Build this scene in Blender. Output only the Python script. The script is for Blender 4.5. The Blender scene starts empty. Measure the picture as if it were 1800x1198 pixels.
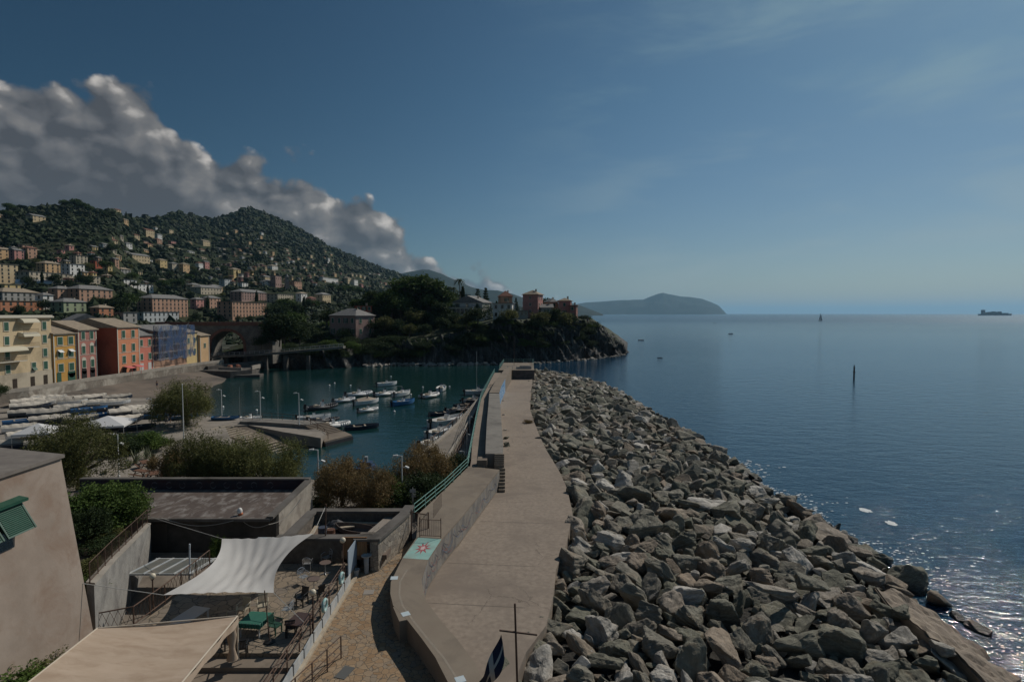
import bpy, bmesh, math, random
import numpy as np
from mathutils import Vector, Matrix, noise as mnoise
random.seed(7); RNG = np.random.default_rng(11)
S = bpy.context.scene
COL = S.collection
R = math.radians
# ------------------------------------------------------------------ camera
CAMH = 20.0; FOC = 1000.0; PITCH = math.atan(48/1000.0)
SP, CP = math.sin(PITCH), math.cos(PITCH)
cd = bpy.data.cameras.new("camera"); cam = bpy.data.objects.new("camera", cd); COL.objects.link(cam)
cam.location = (0, 0, CAMH); cam.rotation_euler = (math.pi/2 - PITCH, 0, 0)
cd.sensor_width = 36; cd.lens = 20.0; cd.clip_start = 0.1; cd.clip_end = 120000
S.camera = cam
# ------------------------------------------------------------------ light, sky, exposure
S.view_settings.view_transform = 'Standard'; S.view_settings.look = 'None'
S.view_settings.gamma = 1; S.view_settings.exposure = -0.88
SUN_AZ = R(47); SUN_EL = R(42)          # azimuth measured from +Y towards +X
sd = bpy.data.lights.new("sun", 'SUN'); sd.energy = 5.0; sd.angle = R(0.5); sd.color = (1.0, 0.93, 0.83)
sun = bpy.data.objects.new("sun", sd); COL.objects.link(sun)
sdir = Vector((math.sin(SUN_AZ)*math.cos(SUN_EL), math.cos(SUN_AZ)*math.cos(SUN_EL), math.sin(SUN_EL)))
sun.rotation_euler = (-sdir).to_track_quat('-Z', 'Y').to_euler(); sun.location = (0, 0, 200)

world = bpy.data.worlds.new("World"); S.world = world; world.use_nodes = True
class NT:
    """tiny helper round a node tree"""
    def __init__(s, nt): s.t = nt; s.n = nt.nodes; s.l = nt.links
    def N(s, typ, **kw):
        n = s.n.new(typ)
        ins = kw.pop('ins', {})
        for k, v in kw.items(): setattr(n, k, v)
        for k, v in ins.items():
            if hasattr(v, 'is_linked') or hasattr(v, 'links'): s.l.new(v, n.inputs[k])
            else: n.inputs[k].default_value = v
        return n
    def math(s, op, a, b=0.0, c=0.0, clamp=False):
        n = s.n.new('ShaderNodeMath'); n.operation = op; n.use_clamp = clamp
        for i, v in enumerate((a, b, c)):
            if hasattr(v, 'links'): s.l.new(v, n.inputs[i])
            else: n.inputs[i].default_value = v
        return n.outputs[0]
    def mix(s, f, a, b, typ='RGBA', blend='MIX'):
        n = s.n.new('ShaderNodeMix'); n.data_type = typ
        if typ == 'RGBA': n.blend_type = blend
        ia, ib = (6, 7) if typ == 'RGBA' else (2, 3)
        for i, v in ((0, f), (ia, a), (ib, b)):
            if hasattr(v, 'links'): s.l.new(v, n.inputs[i])
            else: n.inputs[i].default_value = v if not isinstance(v, tuple) or len(v) != 3 else (*v, 1)
        return n.outputs[2 if typ == 'RGBA' else 0]
    def ramp(s, f, stops, interp='LINEAR'):
        n = s.n.new('ShaderNodeValToRGB'); n.color_ramp.interpolation = interp
        e = n.color_ramp.elements
        while len(e) < len(stops): e.new(0.5)
        for i, (p, c) in enumerate(stops):
            e[i].position = p; e[i].color = (*c, 1) if isinstance(c, tuple) else (c, c, c, 1)
        s.l.new(f, n.inputs[0]); return n.outputs[0]
    def noise(s, vec, scale, detail=4, rough=0.5, dist=0.0, out=0):
        n = s.n.new('ShaderNodeTexNoise')
        n.inputs['Scale'].default_value = scale; n.inputs['Detail'].default_value = detail
        n.inputs['Roughness'].default_value = rough; n.inputs['Distortion'].default_value = dist
        if vec is not None: s.l.new(vec, n.inputs['Vector'])
        return n.outputs[out]
    def mapr(s, v, a, b, c=0.0, d=1.0, smooth=False):
        n = s.n.new('ShaderNodeMapRange'); n.interpolation_type = 'SMOOTHSTEP' if smooth else 'LINEAR'
        s.l.new(v, n.inputs[0])
        for i, x in enumerate((a, b, c, d)):
            if hasattr(x, 'links'): s.l.new(x, n.inputs[i+1])
            else: n.inputs[i+1].default_value = x
        return n.outputs[0]

def build_world():
    w = NT(world.node_tree); w.n.clear()
    out = w.N('ShaderNodeOutputWorld'); bg = w.N('ShaderNodeBackground')
    sky = w.N('ShaderNodeTexSky', sky_type='NISHITA', sun_disc=False, sun_elevation=SUN_EL,
              sun_rotation=SUN_AZ, altitude=20, air_density=1.0, dust_density=0.6, ozone_density=4.5)
    tc = w.N('ShaderNodeTexCoord'); d = tc.outputs['Generated']
    sp = w.N('ShaderNodeSeparateXYZ', ins={0: d}).outputs
    az = w.math('ARCTAN2', sp[0], sp[1]); el = w.math('ARCSINE', sp[2])
    # ragged noise in the direction's own angles
    cv = w.N('ShaderNodeCombineXYZ', ins={0: az, 1: w.math('MULTIPLY', el, 1.25), 2: 0.3}).outputs[0]
    n1 = w.noise(cv, 5.0, 7, 0.60, 0.0)
    off = w.N('ShaderNodeVectorMath', operation='ADD', ins={0: cv, 1: (0.022, 0.026, 0)}).outputs[0]
    n1b = w.noise(off, 5.0, 5, 0.60, 0.0)
    n2 = w.noise(cv, 2.2, 3, 0.5)
    wrp = w.N('ShaderNodeVectorMath', operation='SCALE', ins={0: w.noise(cv, 14.0, 4, 0.55, out=1), 'Scale': 0.035}).outputs[0]
    def billow(v):
        v = w.N('ShaderNodeVectorMath', operation='ADD', ins={0: v, 1: wrp}).outputs[0]
        vo = w.N('ShaderNodeTexVoronoi', feature='F1', ins={'Vector': v, 'Scale': 11.0, 'Detail': 2.0, 'Roughness': 0.5})
        return w.math('SUBTRACT', 1.0, vo.outputs['Distance'])
    b1 = billow(cv); b1b = billow(w.N('ShaderNodeVectorMath', operation='ADD', ins={0: cv, 1: (0.012, 0.016, 0)}).outputs[0])
    pts = [(-1000, -140), (-400, 60), (0, 112), (120, 122), (205, 98), (300, 180), (345, 232), (430, 258), (520, 278), (590, 300), (640, 318),
           (672, 368), (722, 400), (770, 425), (850, 446), (905, 484), (960, 515), (1010, 552), (1100, 600)]
    curve = w.N('ShaderNodeFloatCurve'); c = curve.mapping.curves[0]
    ap = []
    for x, y in pts:
        a = (x-900)/FOC; b = -(y-599)/FOC
        v = Vector((a, CP+b*SP, -SP+b*CP)).normalized()
        ap.append(((math.atan2(v.x, v.y)+1.2)/1.5, (math.asin(v.z)+0.2)/1.2))
    c.points[0].location = ap[0]; c.points[1].location = ap[-1]
    for q in ap[1:-1]: c.points.new(*q)
    for q in c.points: q.handle_type = 'AUTO_CLAMPED'
    curve.mapping.use_clip = False
    curve.mapping.update()
    w.l.new(w.math('DIVIDE', w.math('ADD', az, 1.2), 1.5, clamp=True), curve.inputs['Value'])
    etop = w.math('SUBTRACT', w.math('MULTIPLY', curve.outputs[0], 1.2), 0.2)
    dist = w.math('SUBTRACT', etop, el)                         # >0 inside the bank
    edge = w.math('ADD', w.math('ADD', dist, 0.022), w.math('ADD', w.math('MULTIPLY', w.math('SUBTRACT', n1, 0.5), 0.13), w.math('MULTIPLY', w.math('SUBTRACT', b1, 0.62), 0.075)))
    dens = w.mapr(edge, -0.004, 0.016, 0, 1, True)
    # relief: cloud billows catch the light on their sunward side
    rel = w.math('SUBTRACT', n1, n1b)
    lit = w.math('ADD', w.math('MULTIPLY', rel, 1.7), 0.30)
    near_edge = w.mapr(edge, 0.02, 0.22, 1.0, 0.25)
    lit = w.math('ADD', lit, w.math('MULTIPLY', w.math('MULTIPLY', w.math('SUBTRACT', b1, b1b), 1.6), near_edge))
    lit = w.math('ADD', lit, w.math('MULTIPLY', w.math('SUBTRACT', b1, 0.6), 0.45))
    lit = w.math('ADD', lit, w.mapr(edge, 0.0, 0.16, 0.34, 0.0))
    lit = w.math('ADD', lit, w.math('MULTIPLY', w.math('SUBTRACT', n2, 0.5), 1.0))
    lit = w.math('ADD', lit, w.mapr(az, -0.9, -0.1, -0.12, 0.12))
    ccol = w.ramp(lit, [(0.0, (0.46, 0.49, 0.56)), (0.35, (0.80, 0.82, 0.88)), (0.65, (1.22, 1.19, 1.19)), (1.0, (3.5, 3.3, 3.1))])
    sc = w.N('ShaderNodeVectorMath', operation='SCALE', ins={0: ccol, 'Scale': 3.7}).outputs[0]
    # thin high veils and small puffs over the sea
    wv = w.N('ShaderNodeMapping', ins={0: cv, 3: (2.2, 7.5, 1), 2: (0, 0, 0.45)}).outputs[0]
    veil = w.mapr(w.noise(wv, 1.5, 5, 0.55, 0.3), 0.44, 0.76, 0, 0.34, True)
    veil = w.math('MULTIPLY', veil, w.mapr(az, -0.05, 0.35, 0, 1))
    pn = w.noise(cv, 16.0, 6, 0.6)
    puff = w.mapr(pn, 0.62, 0.74, 0, 0.35, True)
    puff = w.math('MULTIPLY', puff, w.math('MULTIPLY', w.mapr(el, 0.005, 0.03, 0, 1), w.mapr(el, 0.07, 0.14, 1, 0)))
    puff = w.math('MULTIPLY', puff, w.mapr(az, 0.30, 0.42, 1, 0))
    skyv = w.mix(veil, sky.outputs[0], (9.0, 9.4, 9.6))
    skyv = w.mix(puff, skyv, (6.5, 6.3, 6.2))
    # sky filter: deeper and bluer away from the sun
    fl = w.mapr(w.math('ADD', az, w.math('MULTIPLY', el, -0.55)), -1.0, 0.25, 0.0, 1.0, True)
    tint = w.mix(fl, (0.36, 0.58, 0.62, 1), w.mix(w.mapr(el, 0.0, 0.35), (0.98, 1.03, 1.03, 1), (0.76, 1.03, 1.02, 1)))
    skyv = w.mix(1.0, skyv, tint, blend='MULTIPLY')
    col = w.mix(dens, skyv, sc)
    w.l.new(col, bg.inputs[0]); bg.inputs[1].default_value = 0.075
    w.l.new(bg.outputs[0], out.inputs[0])
build_world()

# ------------------------------------------------------------------ pixel <-> place (points are found on real planes)
def ray(px, py):
    a = (px-900)/FOC; b = -(py-599)/FOC
    return Vector((a, CP+b*SP, -SP+b*CP))
def G(px, py, z=0.0):
    d = ray(px, py); t = (z-CAMH)/d.z
    return Vector((d.x*t, d.y*t, z))
def W(px, py, Y):
    d = ray(px, py); t = Y/d.y
    return Vector((d.x*t, Y, CAMH+d.z*t))
def ZT(py, Y):                       # height seen on row py at distance Y
    return W(900, py, Y).z

# ------------------------------------------------------------------ object helpers
def tag(o, label=None, cat=None, group=None, kind=None):
    if label: o['label'] = label
    if cat: o['category'] = cat
    if group: o['group'] = group
    if kind: o['kind'] = kind
    return o
def empty(name, loc, label, cat, group=None, rz=0.0):
    o = bpy.data.objects.new(name, None); COL.objects.link(o)
    o.location = loc; o.rotation_euler = (0, 0, rz); o.empty_display_size = 0.3
    return tag(o, label, cat, group)
def mesh_np(name, V, Fc, mat, parent=None, smooth=False, origin=(0, 0, 0)):
    """V Nx3, Fc list of index arrays all of one size (MxK)"""
    me = bpy.data.meshes.new(name)
    V = np.asarray(V, dtype=np.float32) - np.asarray(origin, dtype=np.float32); Fc = np.asarray(Fc, dtype=np.int32)
    K = Fc.shape[1]; M = Fc.shape[0]
    me.vertices.add(len(V)); me.vertices.foreach_set('co', V.ravel())
    me.loops.add(M*K); me.loops.foreach_set('vertex_index', Fc.ravel())
    me.polygons.add(M); me.polygons.foreach_set('loop_start', np.arange(0, M*K, K, dtype=np.int32))
    me.polygons.foreach_set('use_smooth', np.full(M, smooth))
    me.update(calc_edges=True); me.validate()
    me.materials.append(mat)
    o = bpy.data.objects.new(name, me); COL.objects.link(o)
    if parent: o.parent = parent
    else: o.location = origin
    return o
class MB:
    """collects shapes and links them as ONE mesh object"""
    def __init__(s, xf=None): s.v = []; s.f = []; s.xf = xf
    def add(s, vs, fs):
        b = len(s.v)
        for v in vs:
            v = Vector(v)
            s.v.append(s.xf @ v if s.xf else v)
        s.f += [tuple(b+i for i in f) for f in fs]; return s
    def box(s, c, d, rz=0.0, rx=0.0, ry=0.0, taper=1.0):
        M = Matrix.Rotation(rz, 3, 'Z') @ Matrix.Rotation(ry, 3, 'Y') @ Matrix.Rotation(rx, 3, 'X')
        c = Vector(c); vs = []
        for z in (-.5, .5):
            t = taper if z > 0 else 1.0
            for x, y in ((-.5, -.5), (.5, -.5), (.5, .5), (-.5, .5)):
                vs.append(c + M @ Vector((x*d[0]*t, y*d[1]*t, z*d[2])))
        return s.add(vs, [(3, 2, 1, 0), (4, 5, 6, 7), (0, 1, 5, 4), (1, 2, 6, 5), (2, 3, 7, 6), (3, 0, 4, 7)])
    def prism(s, poly, z0, z1):
        n = len(poly)
        a = sum(poly[i][0]*poly[(i+1) % n][1]-poly[(i+1) % n][0]*poly[i][1] for i in range(n))
        if a < 0: poly = list(poly)[::-1]
        g = lambda z, i: z[i] if isinstance(z, (list, tuple)) else z
        if a < 0:
            z0 = list(z0)[::-1] if isinstance(z0, (list, tuple)) else z0
            z1 = list(z1)[::-1] if isinstance(z1, (list, tuple)) else z1
        vs = [(p[0], p[1], g(z0, i)) for i, p in enumerate(poly)] + [(p[0], p[1], g(z1, i)) for i, p in enumerate(poly)]
        return s.add(vs, [tuple(range(n))[::-1], tuple(range(n, 2*n))] + [(i, (i+1) % n, n+(i+1) % n, n+i) for i in range(n)])
    def strip(s, L, Rr, z0, z1):
        """solid band between two polylines of 2D points; z1 number or list"""
        n = len(L)
        g = lambda z, i: z[i] if isinstance(z, (list, tuple)) else z
        vs = []
        for i in range(n):
            vs += [(L[i][0], L[i][1], g(z0, i)), (Rr[i][0], Rr[i][1], g(z0, i)), (Rr[i][0], Rr[i][1], g(z1, i)), (L[i][0], L[i][1], g(z1, i))]
        fs = [(0, 1, 2, 3), tuple(4*(n-1)+k for k in (3, 2, 1, 0))]
        for i in range(n-1):
            a, b = 4*i, 4*i+4
            fs += [(a+3, a+2, b+2, b+3), (a, b, b+1, a+1), (a+1, b+1, b+2, a+2), (a+0, a+3, b+3, b+0)]
        return s.add(vs, fs)
    def cyl(s, p0, p1, r, r1=None, n=8, caps=True):
        p0 = Vector(p0); p1 = Vector(p1); r1 = r if r1 is None else r1
        d = p1-p0
        if d.length < 1e-6: return s
        q = d.to_track_quat('Z', 'Y'); vs = []
        for p, rr in ((p0, r), (p1, r1)):
            for k in range(n):
                a = 2*math.pi*k/n; vs.append(p + q @ Vector((rr*math.cos(a), rr*math.sin(a), 0)))
        fs = [(k, (k+1) % n, n+(k+1) % n, n+k) for k in range(n)]
        if caps: fs += [tuple(range(n))[::-1], tuple(range(n, 2*n))]
        return s.add(vs, fs)
    def tube(s, pts, r, n=6):
        for a, b in zip(pts[:-1], pts[1:]): s.cyl(a, b, r, n=n)
        return s
    def ball(s, c, r, n=10, m=7, sc=(1, 1, 1)):
        c = Vector(c); vs = [c+Vector((0, 0, r*sc[2]))]; fs = []
        for i in range(1, m):
            t = math.pi*i/m
            for k in range(n):
                a = 2*math.pi*k/n
                vs.append(c+Vector((r*math.sin(t)*math.cos(a)*sc[0], r*math.sin(t)*math.sin(a)*sc[1], r*math.cos(t)*sc[2])))
        vs.append(c-Vector((0, 0, r*sc[2])))
        for k in range(n): fs.append((0, 1+k, 1+(k+1) % n))
        for i in range(m-2):
            for k in range(n):
                a = 1+i*n+k; b = 1+i*n+(k+1) % n; fs.append((a, a+n, b+n, b))
        e = len(vs)-1; o = 1+(m-2)*n
        for k in range(n): fs.append((e, o+(k+1) % n, o+k))
        return s.add(vs, fs)
    def lathe(s, c, prof, n=14):
        c = Vector(c); vs = []; fs = []
        for r, z in prof:
            for k in range(n):
                a = 2*math.pi*k/n; vs.append(c+Vector((r*math.cos(a), r*math.sin(a), z)))
        for i in range(len(prof)-1):
            for k in range(n):
                fs.append((i*n+k, i*n+(k+1) % n, (i+1)*n+(k+1) % n, (i+1)*n+k))
        fs.append(tuple(range(n))[::-1]); fs.append(tuple((len(prof)-1)*n+k for k in range(n)))
        return s.add(vs, fs)
    def build(s, name, mat, parent=None, smooth=False, label=None, cat=None, group=None, kind=None, origin=None, bevel=0, local=False):
        me = bpy.data.meshes.new(name)
        if parent is not None and not local:
            org = parent.matrix_basis.translation.copy() if parent.parent is None else (parent.parent.matrix_basis.translation + parent.matrix_basis.translation)
            vs = [v-org for v in s.v]
        elif origin is not None:
            origin = Vector(origin); vs = [v-origin for v in s.v]
        else: vs = s.v
        me.from_pydata([tuple(v) for v in vs], [], s.f); me.update()
        if smooth: me.polygons.foreach_set('use_smooth', [True]*len(me.polygons))
        me.materials.append(mat)
        o = bpy.data.objects.new(name, me); COL.objects.link(o)
        if parent is not None: o.parent = parent
        elif origin is not None: o.location = origin
        if bevel:
            m = o.modifiers.new('bevel', 'BEVEL'); m.width = bevel; m.segments = 2; m.limit_method = 'ANGLE'
        return tag(o, label, cat, group, kind)
def copy_tree(o, loc=None, rz=None, label=None, group=None, scale=None):
    c = o.copy(); COL.objects.link(c)
    if loc is not None: c.location = loc
    if rz is not None: c.rotation_euler = (0, 0, rz)
    if scale is not None: c.scale = (scale,)*3 if isinstance(scale, (int, float)) else scale
    if label: c['label'] = label
    if group: c['group'] = group
    for ch in list(KIDS.get(o.name, [])):
        k = ch.copy(); COL.objects.link(k); k.parent = c
        for g in KIDS.get(ch.name, []):
            q = g.copy(); COL.objects.link(q); q.parent = k
    return c
KIDS = {}
def reg(*roots):
    """remember who has which children (obj.children scans the whole file)"""
    KIDS.clear()
    for o in bpy.data.objects:
        if o.parent: KIDS.setdefault(o.parent.name, []).append(o)

# ------------------------------------------------------------------ materials
MATS = {}
def mat(name, col, rough=0.85, col2=None, scale=1.0, detail=6, bump=0.0, bscale=None, bdist=0.05, metal=0.0, island=0.0, objrand=0.0,
        stretch=None, stain=None, stain_scale=0.3, coat=0.0, transl=0.0, lo=0.35, hi=0.65, spec=0.5, cracks=0.0):
    if name in MATS: return MATS[name]
    m = bpy.data.materials.new(name); m.use_nodes = True; t = NT(m.node_tree)
    p = m.node_tree.nodes['Principled BSDF']
    tc = t.N('ShaderNodeTexCoord').outputs['Object']
    v = tc
    if stretch: v = t.N('ShaderNodeMapping', ins={0: tc, 3: stretch}).outputs[0]
    c = None
    if col2 is not None:
        c = t.mix(t.mapr(t.noise(v, scale, detail, 0.6), lo, hi), (*col, 1), (*col2, 1))
    if stain is not None:
        st = t.mapr(t.noise(v, stain_scale, 5, 0.65, 0.4), 0.48, 0.66)
        c = t.mix(st, c if c is not None else (*col, 1), (*stain, 1))
    if cracks:
        wv_ = t.N('ShaderNodeVectorMath', operation='ADD', ins={0: tc, 1: t.N('ShaderNodeVectorMath', operation='SCALE', ins={0: t.noise(tc, .5, 6, .7, out=1), 'Scale': 1.6}).outputs[0]}).outputs[0]
        ve = t.N('ShaderNodeTexVoronoi', feature='DISTANCE_TO_EDGE', ins={'Vector': wv_, 'Scale': cracks}).outputs['Distance']
        cm = t.math('MULTIPLY', t.mapr(ve, 0.0, 0.004, 1, 0), t.mapr(t.noise(tc, .15, 3), .45, .6))
        c = t.mix(t.math('MULTIPLY', cm, .75), c if c is not None else (*col, 1), tuple(x*.35 for x in col)+(1,))
        pt = t.mapr(t.N('ShaderNodeTexVoronoi', feature='F1', ins={'Vector': wv_, 'Scale': cracks*1.3}).outputs['Distance'], .18, .2, 1, 0)
        c = t.mix(t.math('MULTIPLY', pt, .25), c, tuple(min(1, x*1.45) for x in col)+(1,))
    if island or objrand:
        r = 0.0
        if island: r = t.math('MULTIPLY', t.math('SUBTRACT', t.N('ShaderNodeNewGeometry').outputs['Random Per Island'], 0.5), island*2)
        if objrand: r = t.math('ADD', t.math('MULTIPLY', t.math('SUBTRACT', t.N('ShaderNodeObjectInfo').outputs['Random'], 0.5), objrand*2), r)
        h = t.N('ShaderNodeHueSaturation', ins={'Value': t.math('ADD', r, 1.0)})
        if c is not None: t.l.new(c, h.inputs['Color'])
        else: h.inputs['Color'].default_value = (*col, 1)
        c = h.outputs[0]
    if c is not None: t.l.new(c, p.inputs['Base Color'])
    else: p.inputs['Base Color'].default_value = (*col, 1)
    p.inputs['Roughness'].default_value = rough; p.inputs['Metallic'].default_value = metal
    p.inputs['Specular IOR Level'].default_value = spec
    if coat: p.inputs['Coat Weight'].default_value = coat
    if bump:
        b = t.N('ShaderNodeBump', ins={'Strength': bump, 'Distance': bdist, 'Height': t.noise(v, bscale or scale*6, 8, 0.65)})
        t.l.new(b.outputs[0], p.inputs['Normal'])
    if transl:
        tr = t.N('ShaderNodeBsdfTranslucent')
        if c is not None: t.l.new(c, tr.inputs[0])
        else: tr.inputs[0].default_value = (*col, 1)
        ms = t.N('ShaderNodeMixShader', ins={0: transl}); o = m.node_tree.nodes['Material Output']
        t.l.new(p.outputs[0], ms.inputs[1]); t.l.new(tr.outputs[0], ms.inputs[2]); t.l.new(ms.outputs[0], o.inputs[0])
    MATS[name] = m; return m
# ================================================================== SETTING: sea
def sea_material():
    m = bpy.data.materials.new('sea_water'); m.use_nodes = True; t = NT(m.node_tree)
    p = m.node_tree.nodes['Principled BSDF']
    geo = t.N('ShaderNodeNewGeometry').outputs['Position']
    sp = t.N('ShaderNodeSeparateXYZ', ins={0: geo}).outputs
    # the sheltered, shallow harbour is greener than the open sea
    ln = t.math('ADD', sp[0], t.math('MULTIPLY', t.noise(geo, 0.03, 3), 30))
    harb = t.mapr(ln, 5, 25, 1, 0)
    near = t.mapr(sp[1], 230, 320, 1, 0)
    harb = t.math('MULTIPLY', harb, near)
    deep = t.mix(t.noise(geo, 0.004, 4), (0.003, 0.028, 0.062, 1), (0.006, 0.042, 0.085, 1))
    hb = t.mix(t.noise(geo, 0.05, 4), (0.006, 0.030, 0.028, 1), (0.010, 0.042, 0.042, 1))
    c = t.mix(harb, deep, hb)
    t.l.new(c, p.inputs['Base Color'])
    p.inputs['IOR'].default_value = 1.333
    # long calm streaks on the far sea change how rough it looks
    mp = t.N('ShaderNodeMapping', ins={0: geo, 3: (0.25, 1.0, 1)}).outputs[0]
    calm = t.noise(mp, 0.004, 5, 0.6, 0.4)
    t.l.new(t.mapr(sp[1], 120, 1500, 0.05, 0.24), p.inputs['Roughness'])
    mw = t.N('ShaderNodeMapping', ins={0: geo, 3: (0.55, 1.0, 1), 2: (0, 0, 0.35)}).outputs[0]
    h1 = t.noise(mw, 0.50, 3, 0.5, 0.3)
    h2 = t.noise(mw, 1.7, 3, 0.6, 0.4)
    h3 = t.noise(geo, 6.0, 2, 0.5)
    # backwash keeps the water choppy close to the boulders
    wob = t.math('MULTIPLY', t.noise(geo, 0.12, 3), 14)
    chop = t.math('MULTIPLY', t.mapr(t.math('ADD', sp[0], wob), 36, 50, 1, 0), t.math('MULTIPLY', t.mapr(sp[1], 60, 100, 1, 0), t.mapr(sp[0], 20, 26, 0, 1)))
    h = t.math('ADD', t.math('MULTIPLY', h1, 0.22), t.math('ADD', t.math('MULTIPLY', h2, t.mapr(chop, 0, 1, 0.11, 0.20)), t.math('MULTIPLY', h3, t.mapr(chop, 0, 1, 0.034, 0.05))))
    st = t.math('MULTIPLY', t.mapr(calm, 0.35, 0.65, 0.55, 1.0), t.mapr(harb, 0, 1, 1.0, 0.42))
    b = t.N('ShaderNodeBump', ins={'Strength': st, 'Distance': 1.0, 'Height': h})
    t.l.new(b.outputs[0], p.inputs['Normal'])
    return m
sea = MB().add([(-60000, -2000, 0), (60000, -2000, 0), (60000, 90000, 0), (-60000, 90000, 0)], [(0, 1, 2, 3)]).build('sea_water', sea_material(), kind='structure')
# seabed keeps the water from being a lone sheet
MB().box((0, 150, -14), (1200, 900, 2)).build('seabed', mat('seabed', (0.05, 0.06, 0.05), 0.9, (0.08, 0.08, 0.06), 0.1), kind='structure')

# ================================================================== SETTING: hillside
def interp(u, tab):
    return np.interp(u, [a for a, b in tab], [b for a, b in tab])
SKY = [(-700, 385), (-200, 368), (0, 373), (30, 366), (60, 366), (130, 361), (200, 371), (240, 383), (262, 387), (330, 379), (385, 387), (408, 381), (430, 370), (452, 371), (480, 383),
       (520, 402), (580, 432), (640, 461), (700, 482), (760, 500), (850, 532), (950, 549), (1010, 553)]
DS = [(-700, 700), (0, 850), (200, 930), (262, 1350), (430, 2000), (600, 2400), (760, 3000), (1010, 3500)]
D0 = [(-700, 95), (0, 128), (100, 138), (370, 206), (500, 236), (640, 262), (760, 300), (1010, 330)]
Z0 = [(-700, 5), (370, 5), (500, 9), (640, 14), (760, 17), (1010, 2)]
def hill_D(u, t): return np.exp(np.log(interp(u, D0))*(1-t)+np.log(interp(u, DS))*t)
def hill_row(u, t):
    r0 = 551+(20-interp(u, Z0))/interp(u, D0)*1000; rs = interp(u, SKY)
    return r0+(rs-r0)*np.power(t, 1.35)
def hill_point(u, t):
    D = hill_D(u, t); z = 20-(hill_row(u, t)-551)/1000*D
    return np.stack([D*(u-900)/1000.0, D, z], -1)
def hill_at(u, row):
    """place on the hillside seen on pixel column u and row"""
    r0 = 551+(20-interp(u, Z0))/interp(u, D0)*1000; rs = interp(u, SKY)
    f = (row-r0)/(rs-r0); t = max(0.0, min(1.0, f))**(1/1.35)
    return Vector(hill_point(np.float64(u), np.float64(t)))
us = np.arange(-700, 1011, 5.0); ts = np.concatenate([np.linspace(0, 1, 90), [1.04, 1.10, 1.2]])
U, T = np.meshgrid(us, ts)
P = hill_point(U, np.minimum(T, 1))
for k, (tt, ff, zz) in enumerate(((1.04, 1.05, 0.97), (1.10, 1.2, 0.85), (1.2, 1.6, 0.3))):
    P[90+k, :, 0:2] = P[89, :, 0:2]*ff; P[90+k, :, 2] = (P[89, :, 2])*zz
for i in range(P.shape[0]):
    for j in range(P.shape[1]):
        x, y, z = P[i, j]; D = y
        a = min(1.0, max(0.0, (D-250)/500))*min(1, z/30 if z > 0 else 0)
        if i < 90:
            P[i, j, 2] += a*(mnoise.fractal(Vector((x/160, y/160, 0)), 0.9, 2.0, 6)*D*0.006)
P[:, :, 2] = np.maximum(P[:, :, 2], -3)
nu = len(us); nt_ = len(ts)
def grid_faces(nr, nc):
    i, j = np.meshgrid(np.arange(nr-1), np.arange(nc-1), indexing='ij'); a = (i*nc+j).ravel()
    return np.stack([a, a+1, a+nc+1, a+nc], 1)
hillm = mat('hill_scrub', (0.020, 0.030, 0.012), 0.95, (0.075, 0.072, 0.042), 0.018, 8, bump=0.8, bscale=0.12, bdist=3.0, lo=0.42, hi=0.72, stain=(0.022, 0.034, 0.014), stain_scale=0.04, spec=0.1)
hill = mesh_np('hillside', P.reshape(-1, 3), grid_faces(nt_, nu), hillm, smooth=True)
tag(hill, kind='structure')

def ridge(name, pts, D, depth, m, base=-5, seed=0, rough=1.0):
    """a mountain range: real body with slopes running down both sides"""
    xs = np.array([p[0] for p in pts], float); rows = np.array([p[1] for p in pts], float)
    u = np.linspace(xs[0], xs[-1], 260); r = np.interp(u, xs, rows)
    V = []; K = 26
    for k in range(K):
        f = k/(K-1)               # 0 front foot .. 1 back foot
        h = 1-abs(f-0.5)*2; h = h**0.85
        DD = D+(f-0.5)*depth
        for i in range(len(u)):
            ztop = 20+(551-r[i])/1000*D
            x = (u[i]-900)/1000*DD
            n = mnoise.fractal(Vector((x/(depth*0.16), DD/(depth*0.16), seed)), 1.0, 2.0, 6)
            z = base+(ztop-base)*max(0.0, h*(1+0.35*n*(1-h)*2)) + (0.018*n*(ztop-base)*rough if h > 0.9 else 0)
            V.append((x, DD, z))
    return tag(mesh_np(name, V, grid_faces(K, len(u)), m, smooth=True), kind='structure')
farm = mat('far_mountain', (0.016, 0.026, 0.018), 0.95, (0.034, 0.040, 0.028), 0.002, 8, spec=0.1)
ridge('mountain_range', [(560, 520), (640, 498), (680, 486), (710, 478), (740, 473), (755, 472), (775, 478), (800, 490), (830, 503), (850, 508), (875, 509), (900, 515), (935, 528), (965, 535),
                         (1000, 531), (1020, 536), (1060, 552)], 7000, 2600, farm, seed=3)
ridge('distant_headland', [(940, 552), (960, 541), (1000, 536), (1030, 531), (1070, 528), (1100, 526), (1130, 525), (1142, 520), (1155, 515), (1165, 513), (1175, 515), (1195, 519), (1215, 521), (1232, 524),
                           (1250, 531), (1262, 536), (1270, 544), (1277, 552)], 16500, 3600, farm, seed=9, rough=0.6)

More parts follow.
